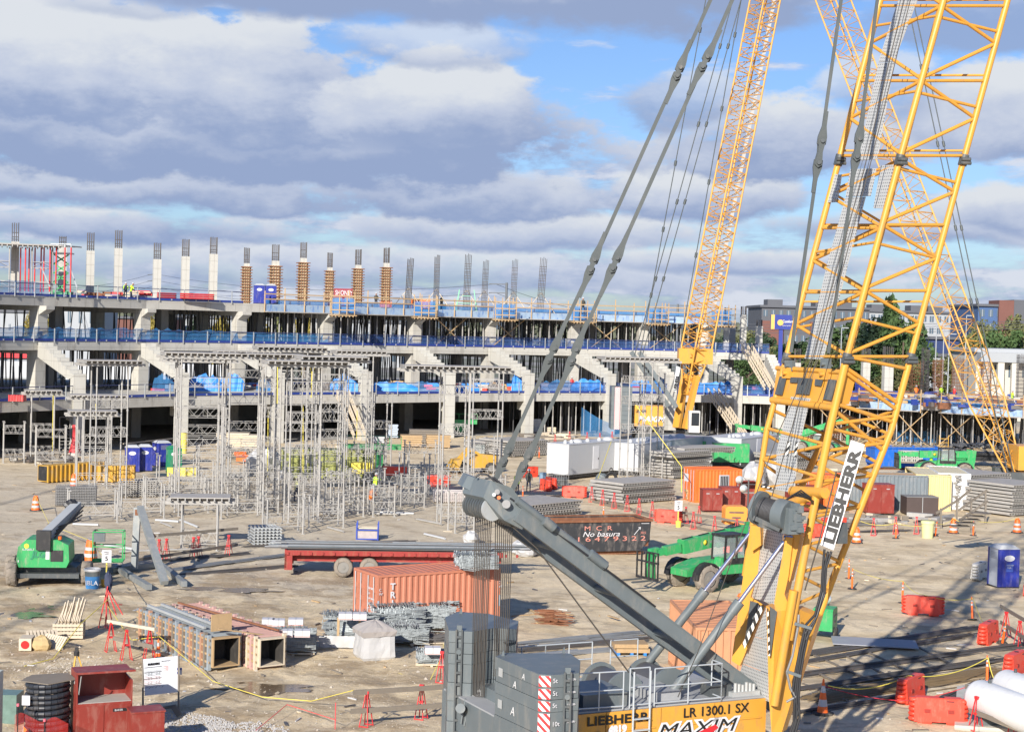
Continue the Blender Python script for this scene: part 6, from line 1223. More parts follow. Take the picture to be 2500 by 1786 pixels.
def telehandler(loc,rz,lab,gm_=green,load=False,lift=.1,s=1.0):
 t=thing('telehandler',lab,'telehandler',loc,rz,'green telehandlers');t.scale=(s,)*3
 for x in(-1.55,1.55):
  for y in(-.95,.95):tyre(t,x,y,.62,.42)
 m=MB();m.prism([(-2.4,-.55,.7),(2.5,-.55,.7),(2.5,-.55,1.25),(1.9,-.55,1.45),(-1.2,-.55,1.35),(-2.4,-.55,1.0)],(0,1.1,0));part(t,'chassis',m,gm_)
 m=MB();m.prism([(.9,-1.0,.75),(-.9,-1.0,.75),(-.75,-1.0,1.5),(.3,-1.0,1.65),(.9,-1.0,1.45)],(0,.44,0));part(t,'engine_cover',m,gm_)
 for x in(-1.55,1.55):
  for y in(-1.15,.75):m=MB();pr=[(x+.74*cos(pi*i/8),y,.62+.74*sin(pi*i/8))for i in range(9)]+[(x+.66*cos(pi-pi*i/8),y,.62+.66*sin(pi-pi*i/8))for i in range(9)];m.prism(pr,(0,.4,0));part(t,'mudguard',m,black_m)
 m=MB()
 for a,b in(((-.6,-1.05,1.3),(-.55,-1.05,2.45)),((.75,-1.05,1.3),(.6,-1.05,2.45)),((-.6,-.2,1.3),(-.55,-.2,2.45)),((.75,-.2,1.3),(.6,-.2,2.45)),((.1,-1.06,1.3),(.1,-1.06,2.45))):m.bar(a,b,.07)
 m.bb(-.62,.68,-1.1,-.15,2.45,2.55);m.bb(-.6,.75,-1.06,-.16,1.2,1.45);c=part(t,'cab_frame',m,black_m);m=MB();m.bb(-.56,.62,-1.03,-.23,1.46,2.44);part(c,'cab_glass',m,clearg);m=MB();m.bb(0,.4,-.85,-.4,1.46,1.6);m.bb(.3,.42,-.85,-.4,1.6,2.1);part(t,'seat',m,black_m)
 u=Vector((-cos(lift),0,sin(lift)));v=Vector((sin(lift),0,cos(lift)));A=Vector((2.3,.28,1.95+(.5 if lift<-.1 else 0)))
 def seg(a,b,h,w,nm,m_=gm_):mm_=MB();p0=A+u*a;p1=A+u*b;mm_.bar(p0,p1,w,h,up=(0,0,1));return part(t,nm,mm_,m_)
 seg(0,4.4,.6,.46,'boom');m=MB();[m.bar(A+u*k+v*.31,A+u*(k+.05)+v*.31,.47,.05)for k in(.5,1.5,2.5,3.5,4.3)];m.bar(A+u*.3-v*.4+Vector((0,0,0)),A+u*2.2-v*.36,.13);part(t,'boom_collar',m,gm_);seg(4.5,5.4,.40,.32,'boom_section');seg(5.3,5.9,.3,.24,'boom_section')
 m=MB();[m.prism([(2.0,y,1.2),(2.7,y,1.2),(2.8,y,A.z+.35),(2.1,y,A.z+.4)],(0,.06,0))for y in(0,.5)];part(t,'boom_bracket',m,gm_)
 m=MB();[m.bar(A+u*(.6+1.0*i)+v*.30+Vector((0,.1,0)),A+u*(1.2+1.0*i)+v*.30+Vector((0,.1,0)),.08)for i in range(4)];part(t,'hose',m,hose_m)
 H_=A+u*5.9;m=MB();m.prism([H_+Vector((.1,-.12,.25)),H_+Vector((-.35,-.12,.2)),H_+Vector((-.45,-.12,-.5)),(H_.x-.35,H_.y-.12,.55),(H_.x-.05,H_.y-.12,.6),H_+Vector((-.1,-.12,-.3))],(0,.26,0));part(t,'boom_head',m,gm_)
 fx=H_.x-.42;z0=max(.12,H_.z-1.15)if not load else.9;m=MB()
 m.bb(fx-.08,fx,H_.y-.75,H_.y+.75,z0,z0+.1);m.bb(fx-.08,fx,H_.y-.75,H_.y+.75,z0+.75,z0+.82);[m.bb(fx-.07,fx-.01,H_.y+y-.03,H_.y+y+.03,z0+.1,z0+1.2)for y in(-.72,-.4,-.1,.1,.4,.72)];m.bb(fx-.08,fx,H_.y-.75,H_.y+.75,z0+1.2,z0+1.25);part(t,'carriage',m,black_m)
 for y in(-.35,.35):m=MB();m.bb(fx-1.2,fx-.081,H_.y+y-.06,H_.y+y+.06,z0-.04,z0+.02);part(t,'fork',m,grey_d)
 m=MB();m.lathe([(.02,0),(.13,.005),(.02,.01)],14,A+u*3.1+Vector((0,-.225,0)),Matrix.Rotation(pi/2,3,'X'));part(t,'flower_logo',m,mat('logo_yellow',(.75,.6,.05),.5));m=MB();m.bb(A.x-2.8,A.x-1.7,.05,.068,2.05,2.17);part(t,'name_strip',m,text_w)
 return t,Vector((fx,H_.y,z0))
t_,_=telehandler(G(1742,1436)+Vector((-1.2,.9,0)),.38,'largest green telehandler parked between the dumpster and the peach container',lift=-.12,s=1.14)
text(t_,'JCB',(-.9,-1.02,.98),(1,0,0),(0,0,1),.16,text_w,bold=.01,world=False)
t_.location=G(1752,1432)+Vector((0,0,0));t_.rotation_euler.z=.62
t_,f_=telehandler(G(2310,1165)+Vector((0,1,0)),.0,'green telehandler carrying blocks beside the blue dumpster',lift=-.02,s=1.1)
t_,_=telehandler(G(2000,1108)+Vector((0,1,0)),-.5+pi,'green telehandler with raised boom seen through the big boom',lift=.35)
t_,_=telehandler(G(1880,1100)+Vector((0,1,0)),.1,'green telehandler facing left between stand and white trailer',lift=.12)
q=G(2222,1152);t=thing('block_pallet','pallet of grey concrete blocks on the telehandler forks','blocks',(q.x,q.y,.9),0)
for i in range(4):
 for j in range(3):m=MB();m.bb(-1.1+.55*i,-.58+.55*i,-.5,.5,.15+.36*j,.49+.36*j);m.m=1;m.bb(-1.0+.55*i,-.87+.55*i,-.51,-.501,.2+.36*j,.42+.36*j);m.bb(-.8+.55*i,-.67+.55*i,-.51,-.501,.2+.36*j,.42+.36*j);part(t,'block',m,[conc,grey_d])
m=MB();m.bb(-1.15,1.15,-.5,.5,0,.14);part(t,'pallet',m,wood_g)
for k,(px,py,a,b)in enumerate(((120,1478,1.9,.9),(30,1500,1.6,.8),(560,1440,2.2,.7),(640,1680,1.8,.9))):
 q=G(px,py);m=MB();n=22;m.add([(a*cos(2*pi*i/n)*(1+.3*sin(i*2.1+k)),b*sin(2*pi*i/n)*(1+.3*cos(i*1.3+k)),0)for i in range(n)],[tuple(range(n))]);single('puddle',m,mat('wet_mud',(.15,.105,.06),.18,var=.3,scale=2,dirt=(.3,.22,.13),damt=.7),'wet muddy puddle','puddle',(q.x,q.y,gh(q.x,q.y)+.012),kind='structure')
L0=G(95,1432);t=thing('boom_lift','green boom lift with raised grey boom at the left edge','boom lift',L0+Vector((0,1.4,0)),.12)
for x,y in((-1.5,-1.0),(2.0,-.5),(-1.95,1.2),(1.25,1.9)):o=tyre(t,0,0,.58,.48);o.location=(x,y,0);o.rotation_euler.z=pi/2
m=MB();m.bb(-1.5,1.5,-.6,2.3,.38,.85);m.bb(-1.5,1.7,-1.2,-.7,.4,.62);part(t,'chassis',m,grey_d)
m=MB();o=[(-1.25,.95),(1.2,.95),(1.35,1.25),(1.3,2.05),(.75,2.3),(-.9,2.3),(-1.3,1.95),(-1.4,1.3)];m.prism([(x*.92,-1.35,z)for x,z in o],(0,1.9,0));tb_=part(t,'turntable_cover',m,green)
m=MB();m.bb(.35,.95,-1.38,-1.351,1.25,1.8);part(t,'radiator_grille',m,black_m);m=MB();m.bb(.12,.3,-1.37,-1.351,1.35,1.9);m.bb(-1.2,-1.15,-1.37,-1.351,1.2,1.3);part(t,'decal',m,text_w);m=MB();m.lathe([(.02,0),(.12,.01)],12,(-.8,-1.36,2.0),Matrix.Rotation(pi/2,3,'X'));part(t,'flower_logo',m,MATS['logo_yellow'])
text(t,'JLG',(-.55,-1.37,1.45),(1,0,0),(0,0,1),.3,green_d,bold=.02,world=False,shear=.2);text(t,'SUNBELT',(-1.0,-1.37,1.78),(1,0,0),(0,0,1),.1,text_w,world=False)
m=MB();a=Vector((.05,-1.2,2.45));b=Vector((.95,2.5,3.45));m.bar(a,b,.46,.46);m.bar(b-(b-a)*.25,b+(b-a)*.1,.34,.34);part(t,'boom',m,mat('boom_grey',(.36,.38,.39),.5));m=MB();m.box((.02,-1.42,2.3),(.68,.3,.95));part(t,'boom_end_plate',m,black_m)
m=MB();[m.bar(a+Vector((.42,.3+.2*i,-.1+.15*i)),b+Vector((.42,-.3*i,.1-.2*i)),.06)for i in range(4)];part(t,'hose_carrier',m,hose_m);m=MB();m.blob((.7,2.7,3.55),(.35,.3,.3),3);part(t,'boom_knuckle',m,hose_m);m=MB();m.tube((.75,-1.1,2.3),(.75,-1.1,2.45),.09,n=10);part(t,'beacon',m,orange_b)
m=MB();bx,by,bz=1.9,2.2,.75
for x in(0,1.5):
 for y in(0,.9):m.bar((bx+x,by+y,bz),(bx+x,by+y,bz+1.5),.06)
for z in(0,.75,1.5):
 m.bar((bx,by,bz+z),(bx+1.5,by,bz+z),.05);m.bar((bx,by+.9,bz+z),(bx+1.5,by+.9,bz+z),.05);m.bar((bx,by,bz+z),(bx,by+.9,bz+z),.05);m.bar((bx+1.5,by,bz+z),(bx+1.5,by+.9,bz+z),.05)
m.bb(bx,bx+1.5,by,by+.9,bz-.06,bz-.03);m.bb(bx,bx+1.5,by-.035,by-.03,bz-.03,bz+.15);part(t,'basket',m,green);m=MB();m.bb(bx+.05,bx+.6,by-.06,by+.2,bz+1.0,bz+1.45);part(t,'control_box',m,grey_s)
t=thing('wheel_loader','yellow loader just left of the pendant bar bottom','loader',G(1160,1156)+Vector((0,.8,0)),.3)
for x,y in((-1.2,-.8),(1.2,-.8),(-1.2,.8),(1.2,.8)):tyre(t,x,y,.5,.35,rubber)
m=MB();m.prism([(-.6,-.6,.5),(1.7,-.6,.5),(1.8,-.6,1.6),(.4,-.6,1.75),(-.6,-.6,1.2)],(0,1.2,0));part(t,'body',m,yellow2);m=MB();m.prism([(-2.6,-.9,.3),(-1.7,-.9,.3),(-1.5,-.9,1.3),(-2.1,-.9,1.2)],(0,1.8,0));part(t,'bucket',m,yellow2)
m=MB();m.bar((-1.9,-.5,.8),(-.6,-.5,2.2),.22);m.bar((-.6,-.5,2.2),(.6,-.5,1.4),.22);m.bar((-1.9,.5,.8),(-.6,.5,2.2),.22);part(t,'lift_arm',m,yellow2);m=MB();[m.bar((x,y,1.6),(x,y,2.6),.07)for x in(-.3,.7)for y in(-.5,.5)];m.bb(-.35,.75,-.55,.55,2.6,2.68);part(t,'cab_frame',m,black_m);m=MB();m.bb(-.28,.68,-.48,.48,1.76,2.59);part(t,'cab_glass',m,clearg)
def dumpster(pA,pB,h,dep,lab,m_,inn,nm='dumpster'):
 a,b=G(*pA),G(*pB);d=b-a;L=d.length;rz=math.atan2(d.y,d.x);t=thing(nm,lab,'dumpster',(a+b)/2,rz,'roll off dumpsters');hh=h;m=MB()
 o=[(-L/2+.3,.25),(L/2-.7,.25),(L/2-.1,.9),(L/2,hh),(-L/2,hh),(-L/2,.6)]
 m.prism([(x,0,z)for x,z in o],(0,.07,0));m.prism([(x,dep-.07,z)for x,z in o],(0,.07,0));m.bar((-L/2+.03,.07,hh/2+.3),(-L/2+.03,dep-.07,hh/2+.3),.06,hh-.6);m.bar((L/2-.07,.07,hh/2+.35),(L/2-.07,dep-.07,hh/2+.35),.06,hh-.75);m.bb(-L/2+.1,L/2-.5,.07,dep-.07,.26,.34);part(t,'body',m,m_)
 m=MB()
 for y in(-.03,dep+.03):m.bar((-L/2-.08,y,hh),(L/2+.08,y,hh),.14,.14)
 for x in(-L/2,L/2):m.bar((x,.05,hh),(x,dep-.05,hh),.14,.139)
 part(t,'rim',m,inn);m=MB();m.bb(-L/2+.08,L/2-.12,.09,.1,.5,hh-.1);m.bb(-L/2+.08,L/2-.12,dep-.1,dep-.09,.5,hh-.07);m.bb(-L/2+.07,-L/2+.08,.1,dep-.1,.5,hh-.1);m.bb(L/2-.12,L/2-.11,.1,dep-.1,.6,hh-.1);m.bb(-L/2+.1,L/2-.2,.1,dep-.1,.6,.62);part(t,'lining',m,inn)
 for y in(.25,dep-.35):m=MB();m.bb(-L/2+.2,L/2-.5,y,y+.12,.03,.25);m.tube((L/2-.5,y-.05,.14),(L/2-.5,y+.2,.14),.14,n=10);part(t,'runner',m,rust)
 return t,L
t,L=dumpster((1330,1359),(1588,1353),2.05,2.4,'black roll off dumpster with hand painted white writing',mat('dumpster_black',(.03,.032,.036),.55,var=.4,dirt=(.22,.19,.17),damt=.6),rust)
for s_,x,z,h_,mm_ in(('M  C  R',-.95,1.5,.26,text_p),('1 6 4 7 9 3 2 2',-1.45,.86,.27,text_p),('No basura',-1.05,1.14,.30,text_w),('3015',2.65,1.25,.14,text_p)):text(t,s_,(x,-.02,z),(1,0,0),(0,0,1),h_,mm_,world=False,squeeze={'1':1.95,'M':1.5,'N':1.3,'3':.9}[s_[0]],shear=.3 if s_[0]=='N' else 0)
m=MB();m.bar((2.25,-.02,1.2),(2.65,-.02,1.65),.02,.03);m.bar((2.65,-.02,1.65),(2.5,-.02,1.62),.02,.03);m.bar((2.65,-.02,1.65),(2.63,-.02,1.5),.02,.03);part(t,'arrow_mark',m,text_w);m=MB();m.bb(2.7,3.2,-.02,-.012,1.85,1.88);part(t,'decal',m,text_w)
t,L=dumpster((2135,1146),(2300,1148),2.2,2.4,'bright blue dumpster full of rubble beside a green telehandler',mat('dumpster_blue',(.01,.12,.50),.5,var=.1,dirt=DUST,damt=.2),MATS['dumpster_blue']);m=MB();[m.blob((rnd.uniform(-L/2+.6,L/2-.6),rnd.uniform(.5,1.9),2.15),(rnd.uniform(.2,.6),.4,.25),i)for i in range(16)];single('rubble_heap',m,wood_g,'grey rubble and boards heaped in the blue dumpster','rubble',t.location+Vector((0,0,.0)),t.rotation_euler.z);m=MB();m.bb(.2,1.0,-.02,-.003,1.0,1.7);part(t,'notice',m,text_w)
t=thing('steel_bin','olive green ribbed steel bin behind the centre scaffolds','bin',G(805,1170)+Vector((0,1,0)),.15);m=MB();m.bb(-4.2,3.6,-1.2,1.2,.1,2.5);part(t,'body',m,coat_y);m=MB();[m.bb(-4.2+.6*i,-4.05+.6*i,-1.3,-1.201,.1,2.5)for i in range(13)];part(t,'rib',m,coat_y)
A=G(726,1420);t=thing('flatbed_trailer','rusty red flatbed trailer with long steel bars on its deck','trailer',G(900,1400),.10)
Lx0,Lx1=-4.3,7.0
m=MB();m.bb(Lx0,Lx1,-1.2,1.2,1.22,1.36);part(t,'deck',m,wood_g);m=MB();m.bb(Lx0,Lx1,-1.27,-1.201,1.12,1.38);[m.bb(Lx0+.6*i,Lx0+.6*i+.12,-1.34,-1.271,1.15,1.3)for i in range(21)];part(t,'side_rail',m,red_t);m=MB();m.bb(Lx0+.2,Lx1,-.75,-.6,.75,1.219);m.bb(Lx0+.2,Lx1,.6,.75,.75,1.219);part(t,'chassis_beam',m,red_t);m=MB();m.bb(Lx0-.1,Lx0-.002,-1.25,1.25,.45,1.4);[m.bb(Lx0-.1,Lx0+.3,y-.1,y+.1,.35,1.2)for y in(-1.15,1.15)];part(t,'rear_bumper',m,red_t)
for x in(-1.35,-.0):
 for y in(-1.0,1.0):tyre(t,x,y,.5,.45,lugs=False)
m=MB();r=random.Random(4)
for i in range(34):y=r.uniform(-1.1,-.45)if i%2 else r.uniform(.1,1.1);z=1.4+r.uniform(0,.12);x0=Lx0-r.uniform(-.3,1.2);m.m=i%3;z=1.4+.22*r.random();m.bar((x0,y,z),(Lx1+r.uniform(-1,2),y+r.uniform(-.1,.1),z+r.uniform(-.02,.03)),.05)
single('steel_bars',m,[mat('bar_bluegrey',(.16,.19,.21),.45,.5,var=.2),rebar_m,rebar_l],'long blue grey steel bars lying on the red flatbed trailer','steel bars',t.location,.10)
t=thing('flatbed_trailer','long black flatbed trailer loaded with dark debris at the right','trailer',G(2410,1140),.03);m=MB();m.bb(-7.5,9,0,2.4,1.2,1.45);part(t,'deck',m,black_m);m=MB();m.bb(-7,9,.3,2.1,.6,1.199);part(t,'chassis_beam',m,black_m)
for x in(3.6,4.8,-6):tyre(t,x,.2,.5,.4,rubber,lugs=False)
for x in(-4.6,):m=MB();m.bb(x-.5,x-.44,-.08,-.02,.3,3.2);m.bb(x+.44,x+.5,-.08,-.02,.3,3.2);[m.bb(x-.44,x+.44,-.08,-.02,.4+.4*i,.46+.4*i)for i in range(7)];part(t,'ladder',m,yellow2)
m=MB();r=random.Random(5)
for i in range(60):m.box((r.uniform(-7,8),r.uniform(.3,2),1.5+r.uniform(0,.8)),(r.uniform(.3,1.8),r.uniform(.3,1),r.uniform(.04,.3)),M=Matrix.Rotation(r.uniform(-.6,.6),3,'Y')@Matrix.Rotation(r.uniform(0,3),3,'Z'))
single('debris_load',m,mat('charcoal_debris',(.07,.075,.085),.8,var=.5,scale=2,dirt=(.3,.3,.3),damt=.3),'charcoal grey heap of roofing debris on the black trailer','debris',t.location,.03)
def cabinet(px,py,rz,w,d_,h,lab,m_=red_c,dz=0):
 t=thing('tool_cabinet',lab,'tool cabinet',G(px,py)+Vector((0,d_/2,0)),rz,'red tool cabinets');m=MB();m.bb(-w/2,w/2,-d_/2,d_/2,.12,h);part(t,'body',m,m_);m=MB();m.bb(-w/2-.03,w/2+.03,-d_/2-.03,d_/2+.03,h+.002,h+.05);part(t,'lid',m,m_)
 for s in(-1,1):m=MB();m.bb(min(s*.01,s*(w/2-.03)),max(s*.01,s*(w/2-.03)),-d_/2-.03,-d_/2-.002,.2,h-.06);d=part(t,'door',m,m_);m=MB();m.bb(s*w*.25-.12,s*w*.25+.12,-d_/2-.045,-d_/2-.031,h-.3,h-.24);part(d,'handle',m,galv)
 for x in(-w/2+.1,w/2-.1):m=MB();m.tube((x,-d_/2+.1,.06),(x+.05,-d_/2+.1,.06),.06,n=8);part(t,'caster',m,rubber)
 return t
cabinet(1737,1250,.12,1.5,1.0,1.65,'dark red tool cabinet left of two, in front of the orange container');cabinet(1782,1244,.12,1.5,1.0,1.65,'dark red tool cabinet right of two, in front of the orange container');cabinet(2148,1256,.08,2.0,1.6,2.2,'large dull red cabinet right of the name board');cabinet(1960,1250,.1,2.2,1.4,1.9,'dark red cabinet behind the winch seen through the boom')
def opencab(loc,rz,w,d_,h,lab,s=1.0):
 t=thing('tool_box',lab,'tool box',loc,rz,'open red tool boxes');t.scale=(s,)*3;hb=h*.56;e=.04
 m=MB();m.bb(-w/2,w/2,-d_/2,d_/2,.1,hb);m.bb(-w/2,-w/2+e,-d_/2,d_/2,hb,h);m.bb(w/2-e,w/2,-d_/2,d_/2,hb,h-.25);m.bb(-w/2,w/2,d_/2-e,d_/2,hb,h);m.bb(-w/2,w/2,-d_/2+d_*.32,d_/2,h,h+e);part(t,'body',m,red_c)
 m=MB();m.bb(-w/2+e,w/2-e,-d_/2+.02,d_/2-e,hb+.002,hb+.02);part(t,'shelf',m,mat('dusty_shelf',(.42,.40,.37),.8,var=.2));m=MB();M_=Matrix.Rotation(-.12,3,'X');m.box((0,-d_*.45,h+.06),(w+.06,d_*.62,.06),M=M_);l_=part(t,'lid',m,red_c);m=MB();m.box((-.05,-d_*.55,h+.10),(.3,.05,.006),M=M_);part(l_,'label_strip',m,galv)
 for x in(-w/2+.08,):m=MB();m.tube((x,-d_/2+.05,hb+.3),(x+.02,-d_*.7,h-.0),.018,n=6);part(t,'stay',m,galv)
 for s_ in(-1,1):m=MB();m.bb(min(s_*.02,s_*(w/2-.05)),max(s_*.02,s_*(w/2-.05)),-d_/2-.025,-d_/2-.002,.16,hb-.08);part(t,'door',m,red_c)
 m=MB();m.bb(w*.15,w*.4,-d_/2-.032,-d_/2-.026,hb-.3,hb-.2);part(t,'name_plate',m,black_m);text(t,'BAKER',(w*.18,-d_/2-.036,hb-.28),(1,0,0),(0,0,1),.06,text_w,world=False)
 m=MB();m.bb(-w/2-.015,-w/2-.002,-.2,.1,h-.35,h-.2);part(t,'handle',m,galv);return t
opencab(G(240,1800)+Vector((0,.3,0)),.42,1.75,1.1,2.1,'open dark red tool box with raised lid at the bottom left',1.0)
cb_=opencab(G(1830,1240)+Vector((0,.8,0)),.1,1.7,1.1,1.95,'open dark red tool box behind the light tower');m=MB();[m.blob((rnd.uniform(-.5,.5),0,1.2),(.15,.2,.12),i)for i in range(6)]
m=MB();m.bb(-.5,.5,-.4,.4,.05,1.15);m.bb(-.53,.53,-.43,.43,1.151,1.2);b_=single('tool_chest',m,red_c,'low dark red chest right of the open tool box','tool box',G(352,1815)+Vector((.1,-.3,0)),.42)
q=G(2250,1258);t=thing('dark_crate','dark brown plywood crate in front of the grey container','crate',q+Vector((0,.8,0)),.06);m=MB();m.bb(-1.2,1.2,-.8,.8,.08,1.35);part(t,'body',m,mat('crate_brown',(.07,.05,.045),.6,var=.2));m=MB();m.bb(-1.23,1.23,-.83,.83,1.351,1.4);part(t,'lid',m,mat('crate_lid',(.2,.2,.2),.6));m=MB();m.bb(-.02,.02,-.82,-.801,.08,1.35);part(t,'batten',m,galv)
def lighttower(px,py,rz,lab,m_,mast=3.2,s=1.0):
 t=thing('light_tower',lab,'light tower',G(px,py)+Vector((0,.6,0)),rz,'light towers');t.scale=(s,)*3;m=MB();m.prism([(-.75,-.55,.45),(.75,-.55,.45),(.75,-.55,1.5),(.6,-.55,1.65),(-.6,-.55,1.65),(-.75,-.55,1.5)],(0,1.1,0));part(t,'body',m,m_);m=MB();m.bb(-.5,.5,-.57,-.552,1.2,1.3);m.bb(-.3,.3,-.57,-.552,.85,.95);part(t,'decal',m,grey_d)
 tyre(t,0,-.6,.3,.2,rubber,lugs=False);m=MB();m.bar((.7,0,.4),(1.7,0,.4),.09);part(t,'drawbar',m,grey_d);m=MB();m.tube((.9,0,.45),(.9,0,mast),.06,n=8);m.bar((.4,0,mast-.3),(1.4,0,mast-.3),.05);part(t,'mast',m,grey_d)
 for x,z in((.25,mast),(1.5,mast+.1),(.55,mast-.6)):m=MB();m.lathe([(.08,.12),(.26,.0),(.27,-.03)],14,(x,-.1,z),Matrix.Rotation(pi/2*1.1,3,'X'));part(t,'lamp',m,mat('lamp_glass',(.6,.65,.65),.15,.3))
 return t
lighttower(1795,1296,.1,'orange light tower in front of the red tool boxes',mat('light_orange',(.82,.3,.05),.5,var=.06),3.4)
lighttower(2019,1560,1.2,'green light tower right of the boom foot',green,2.6,.8)
for px,py,l_,lab in((1735,1140,2.6,'smaller green generator left of two, beyond the orange container'),(1785,1146,3.4,'larger green generator right of two, beyond the orange container')):
 t=thing('generator',lab,'generator',G(px,py)+Vector((0,.8,.6)),.05,'green generators');m=MB();m.bb(-l_/2,l_/2,-.7,.7,.1,1.9);part(t,'body',m,green);m=MB();[m.bb(-l_/2+.3+.9*i,-l_/2+.9+.9*i,-.73,-.702,.3,1.5)for i in range(int(l_/.95))];part(t,'door',m,green);m=MB();m.bb(-l_/2-.1,l_/2+.1,-.5,.5,-.35,.099);part(t,'frame',m,black_m)
 for x in(-.5,.5):tyre(t,x,-.6,.32,.2,rubber,lugs=False)
for px,py,w,h,lab in((905,1150,5.2,2.5,'folded green work platform behind the centre scaffolds'),(1125,1062,3.6,1.9,'green basket of a lift in front of the stand')):
 t=thing('platform_lift',lab,'platform lift',G(px,py),.15);m=MB();m.bb(-w/2,w/2,-.8,.8,h-.5,h-.3);m.bb(-w/2,w/2,-.85,-.801,h-.5,h);part(t,'platform',m,green);m=MB();m.bb(-w/5,w/5,-.5,.5,.4,h-.5);[m.bar((-w/5,-.52,.5+.4*i),(w/5,-.52,.8+.4*i),.08)for i in range(3)];part(t,'lift_body',m,green);m=MB();[m.bar((x,-.8,h),(x,-.8,h+.7),.05)for x in[-w/2+w*i/5 for i in range(6)]];m.bar((-w/2,-.8,h+.7),(w/2,-.8,h+.7),.05);part(t,'rail',m,green)
 for x in(-w/4,w/4):tyre(t,x,-.5,.4,.3,rubber,lugs=False)
q=P(137,700,168);t=thing('scissor_lift','green scissor lift raised behind the red props on the top deck','scissor lift',(q.x,170,Z3t));m=MB()
for i in range(4):z=.6+.95*i;m.bar((-.75,-.3,z),(.75,-.3,z+.95),.13);m.bar((.75,-.3,z),(-.75,-.3,z+.95),.13)
part(t,'scissor_arms',m,green);m=MB();m.bb(-1.1,1.1,-.6,.6,0,.6);part(t,'base',m,green_d);m=MB();m.bb(-1.1,1.1,-.6,.6,4.45,4.6);[m.bb(x,x+.06,-.62,-.58,4.6,5.5)for x in(-1.1,-.4,.4,1.04)];m.bb(-1.1,1.1,-.62,-.58,5.45,5.52);part(t,'platform',m,galv)
def formstack(pA,pB,n,dep,lab,m_=form_p,th=.20,jig=.25,name='form_stack',z0=0.0):
 a,b=G(*pA),G(*pB);d=b-a;L=d.length;rz=math.atan2(d.y,d.x);t=thing(name,lab,'form stack',(a+b)/2+Vector((0,0,z0)),rz,'stacks of deck forms');r=random.Random(int(pA[0]))
 for i in range(n):
  ox,oy=r.uniform(-jig,jig),r.uniform(-jig,jig)*.5;z=.12+i*(th+.06);m=MB();m.bb(-L/2+ox,L/2+ox,oy,dep+oy,z+th-.05,z+th);k=int(L/.3);m.m=1
  for j in range(k+1):x=-L/2+ox+(L-.06)*j/k;m.bb(x,x+.06,oy+.02,dep+oy-.02,z+.02,z+th-.051)
  m.bb(-L/2+ox,L/2+ox,oy+.02,oy+.06,z,z+.018);m.bb(-L/2+ox,L/2+ox,dep+oy-.08,dep+oy-.03,z,z+.018);kk=int(dep/.35)
  for j in range(kk+1):y=oy+(dep-.06)*j/kk;m.bb(L/2+ox-.04,L/2+ox+.02,y,y+.06,z+.02,z+th-.051)
  part(t,'form_panel',m,[m_,alu])
 m=MB();[m.bb(-L/2+.2+j*(L-.6)/2,-L/2+.35+j*(L-.6)/2,0,dep,0,.119)for j in range(3)];part(t,'bearer',m,wood_g);return t
formstack((1290,1272),(1420,1258),4,4.2,'stack of grey deck forms just above the black dumpster');formstack((1522,1232),(1650,1222),6,3.6,'stack of striped deck forms below the tall scaffold');formstack((1250,1116),(1342,1112),6,5,'stack of grey deck forms left of the first white trailer')
formstack((1640,1170),(1736,1162),9,2.6,'tall stack of grey forms beside the green generators',jig=.4);formstack((1668,1164),(1792,1158),2,3.0,'flat grey form panels laid over the generator trailers',z0=2.0,jig=.1);formstack((2338,1244),(2466,1236),10,4.5,'huge stack of waffle deck forms at the right',jig=.15,th=.2);formstack((2470,1262),(2560,1256),9,4.5,'second waffle form stack cut by the right edge',jig=.3)
formstack((1900,1150),(1990,1146),6,3,'stack of grey forms seen through the boom above the cabinets',jig=.5);formstack((1185,1110),(1250,1106),5,3,'stack of grey forms right of the far orange drum');formstack((1960,1072),(2090,1076),3,3,'low stack of red topped forms behind the far telehandler',m_=rust)
def rack(px,py,w,d_,h,lab,m_=grid_m,rz=.25,nx=10,nz=7,r=.035):
 t=thing('frame_stack',lab,'steel stack',G(px,py)+Vector((0,d_/2,0)),rz,'stacks of scaffold frames')
 for j in range(nz):
  m=MB();z=.1+(h-.1)*j/nz
  for i in range(nx+1):x=-w/2+w*i/nx;m.tube((x,-d_/2,z),(x,d_/2,z),r,n=5)
  m.bar((-w/2,-d_/2+.1,z+.06),(w/2,-d_/2+.1,z+.06),.05);m.bar((-w/2,d_/2-.1,z+.06),(w/2,d_/2-.1,z+.06),.05);part(t,'frame_layer',m,m_)
 m=MB();m.bb(-w/2,w/2,-d_/2+.15,-d_/2+.3,0,.09);m.bb(-w/2,w/2,d_/2-.3,d_/2-.15,0,.09);part(t,'bearer',m,wood_g);return t
rack(178,1237,2.7,1.6,1.45,'bundle of upright grey brace frames behind the left drum',grid_m,.2,24,12,.02);rack(330,1214,2.4,1.8,1.3,'stack of aluminium frames left of the green toilet',alu,.3,12,8);rack(640,1332,1.6,1.8,1.15,'stack of short grey steel tubes left of the flatbed trailer',galv,.35,7,6,.06)
rack(1095,1228,2.3,1.4,.9,'white striped frame rack near the long decked tower',mat('frame_pale',(.62,.57,.55),.6),.1,16,8,.03)
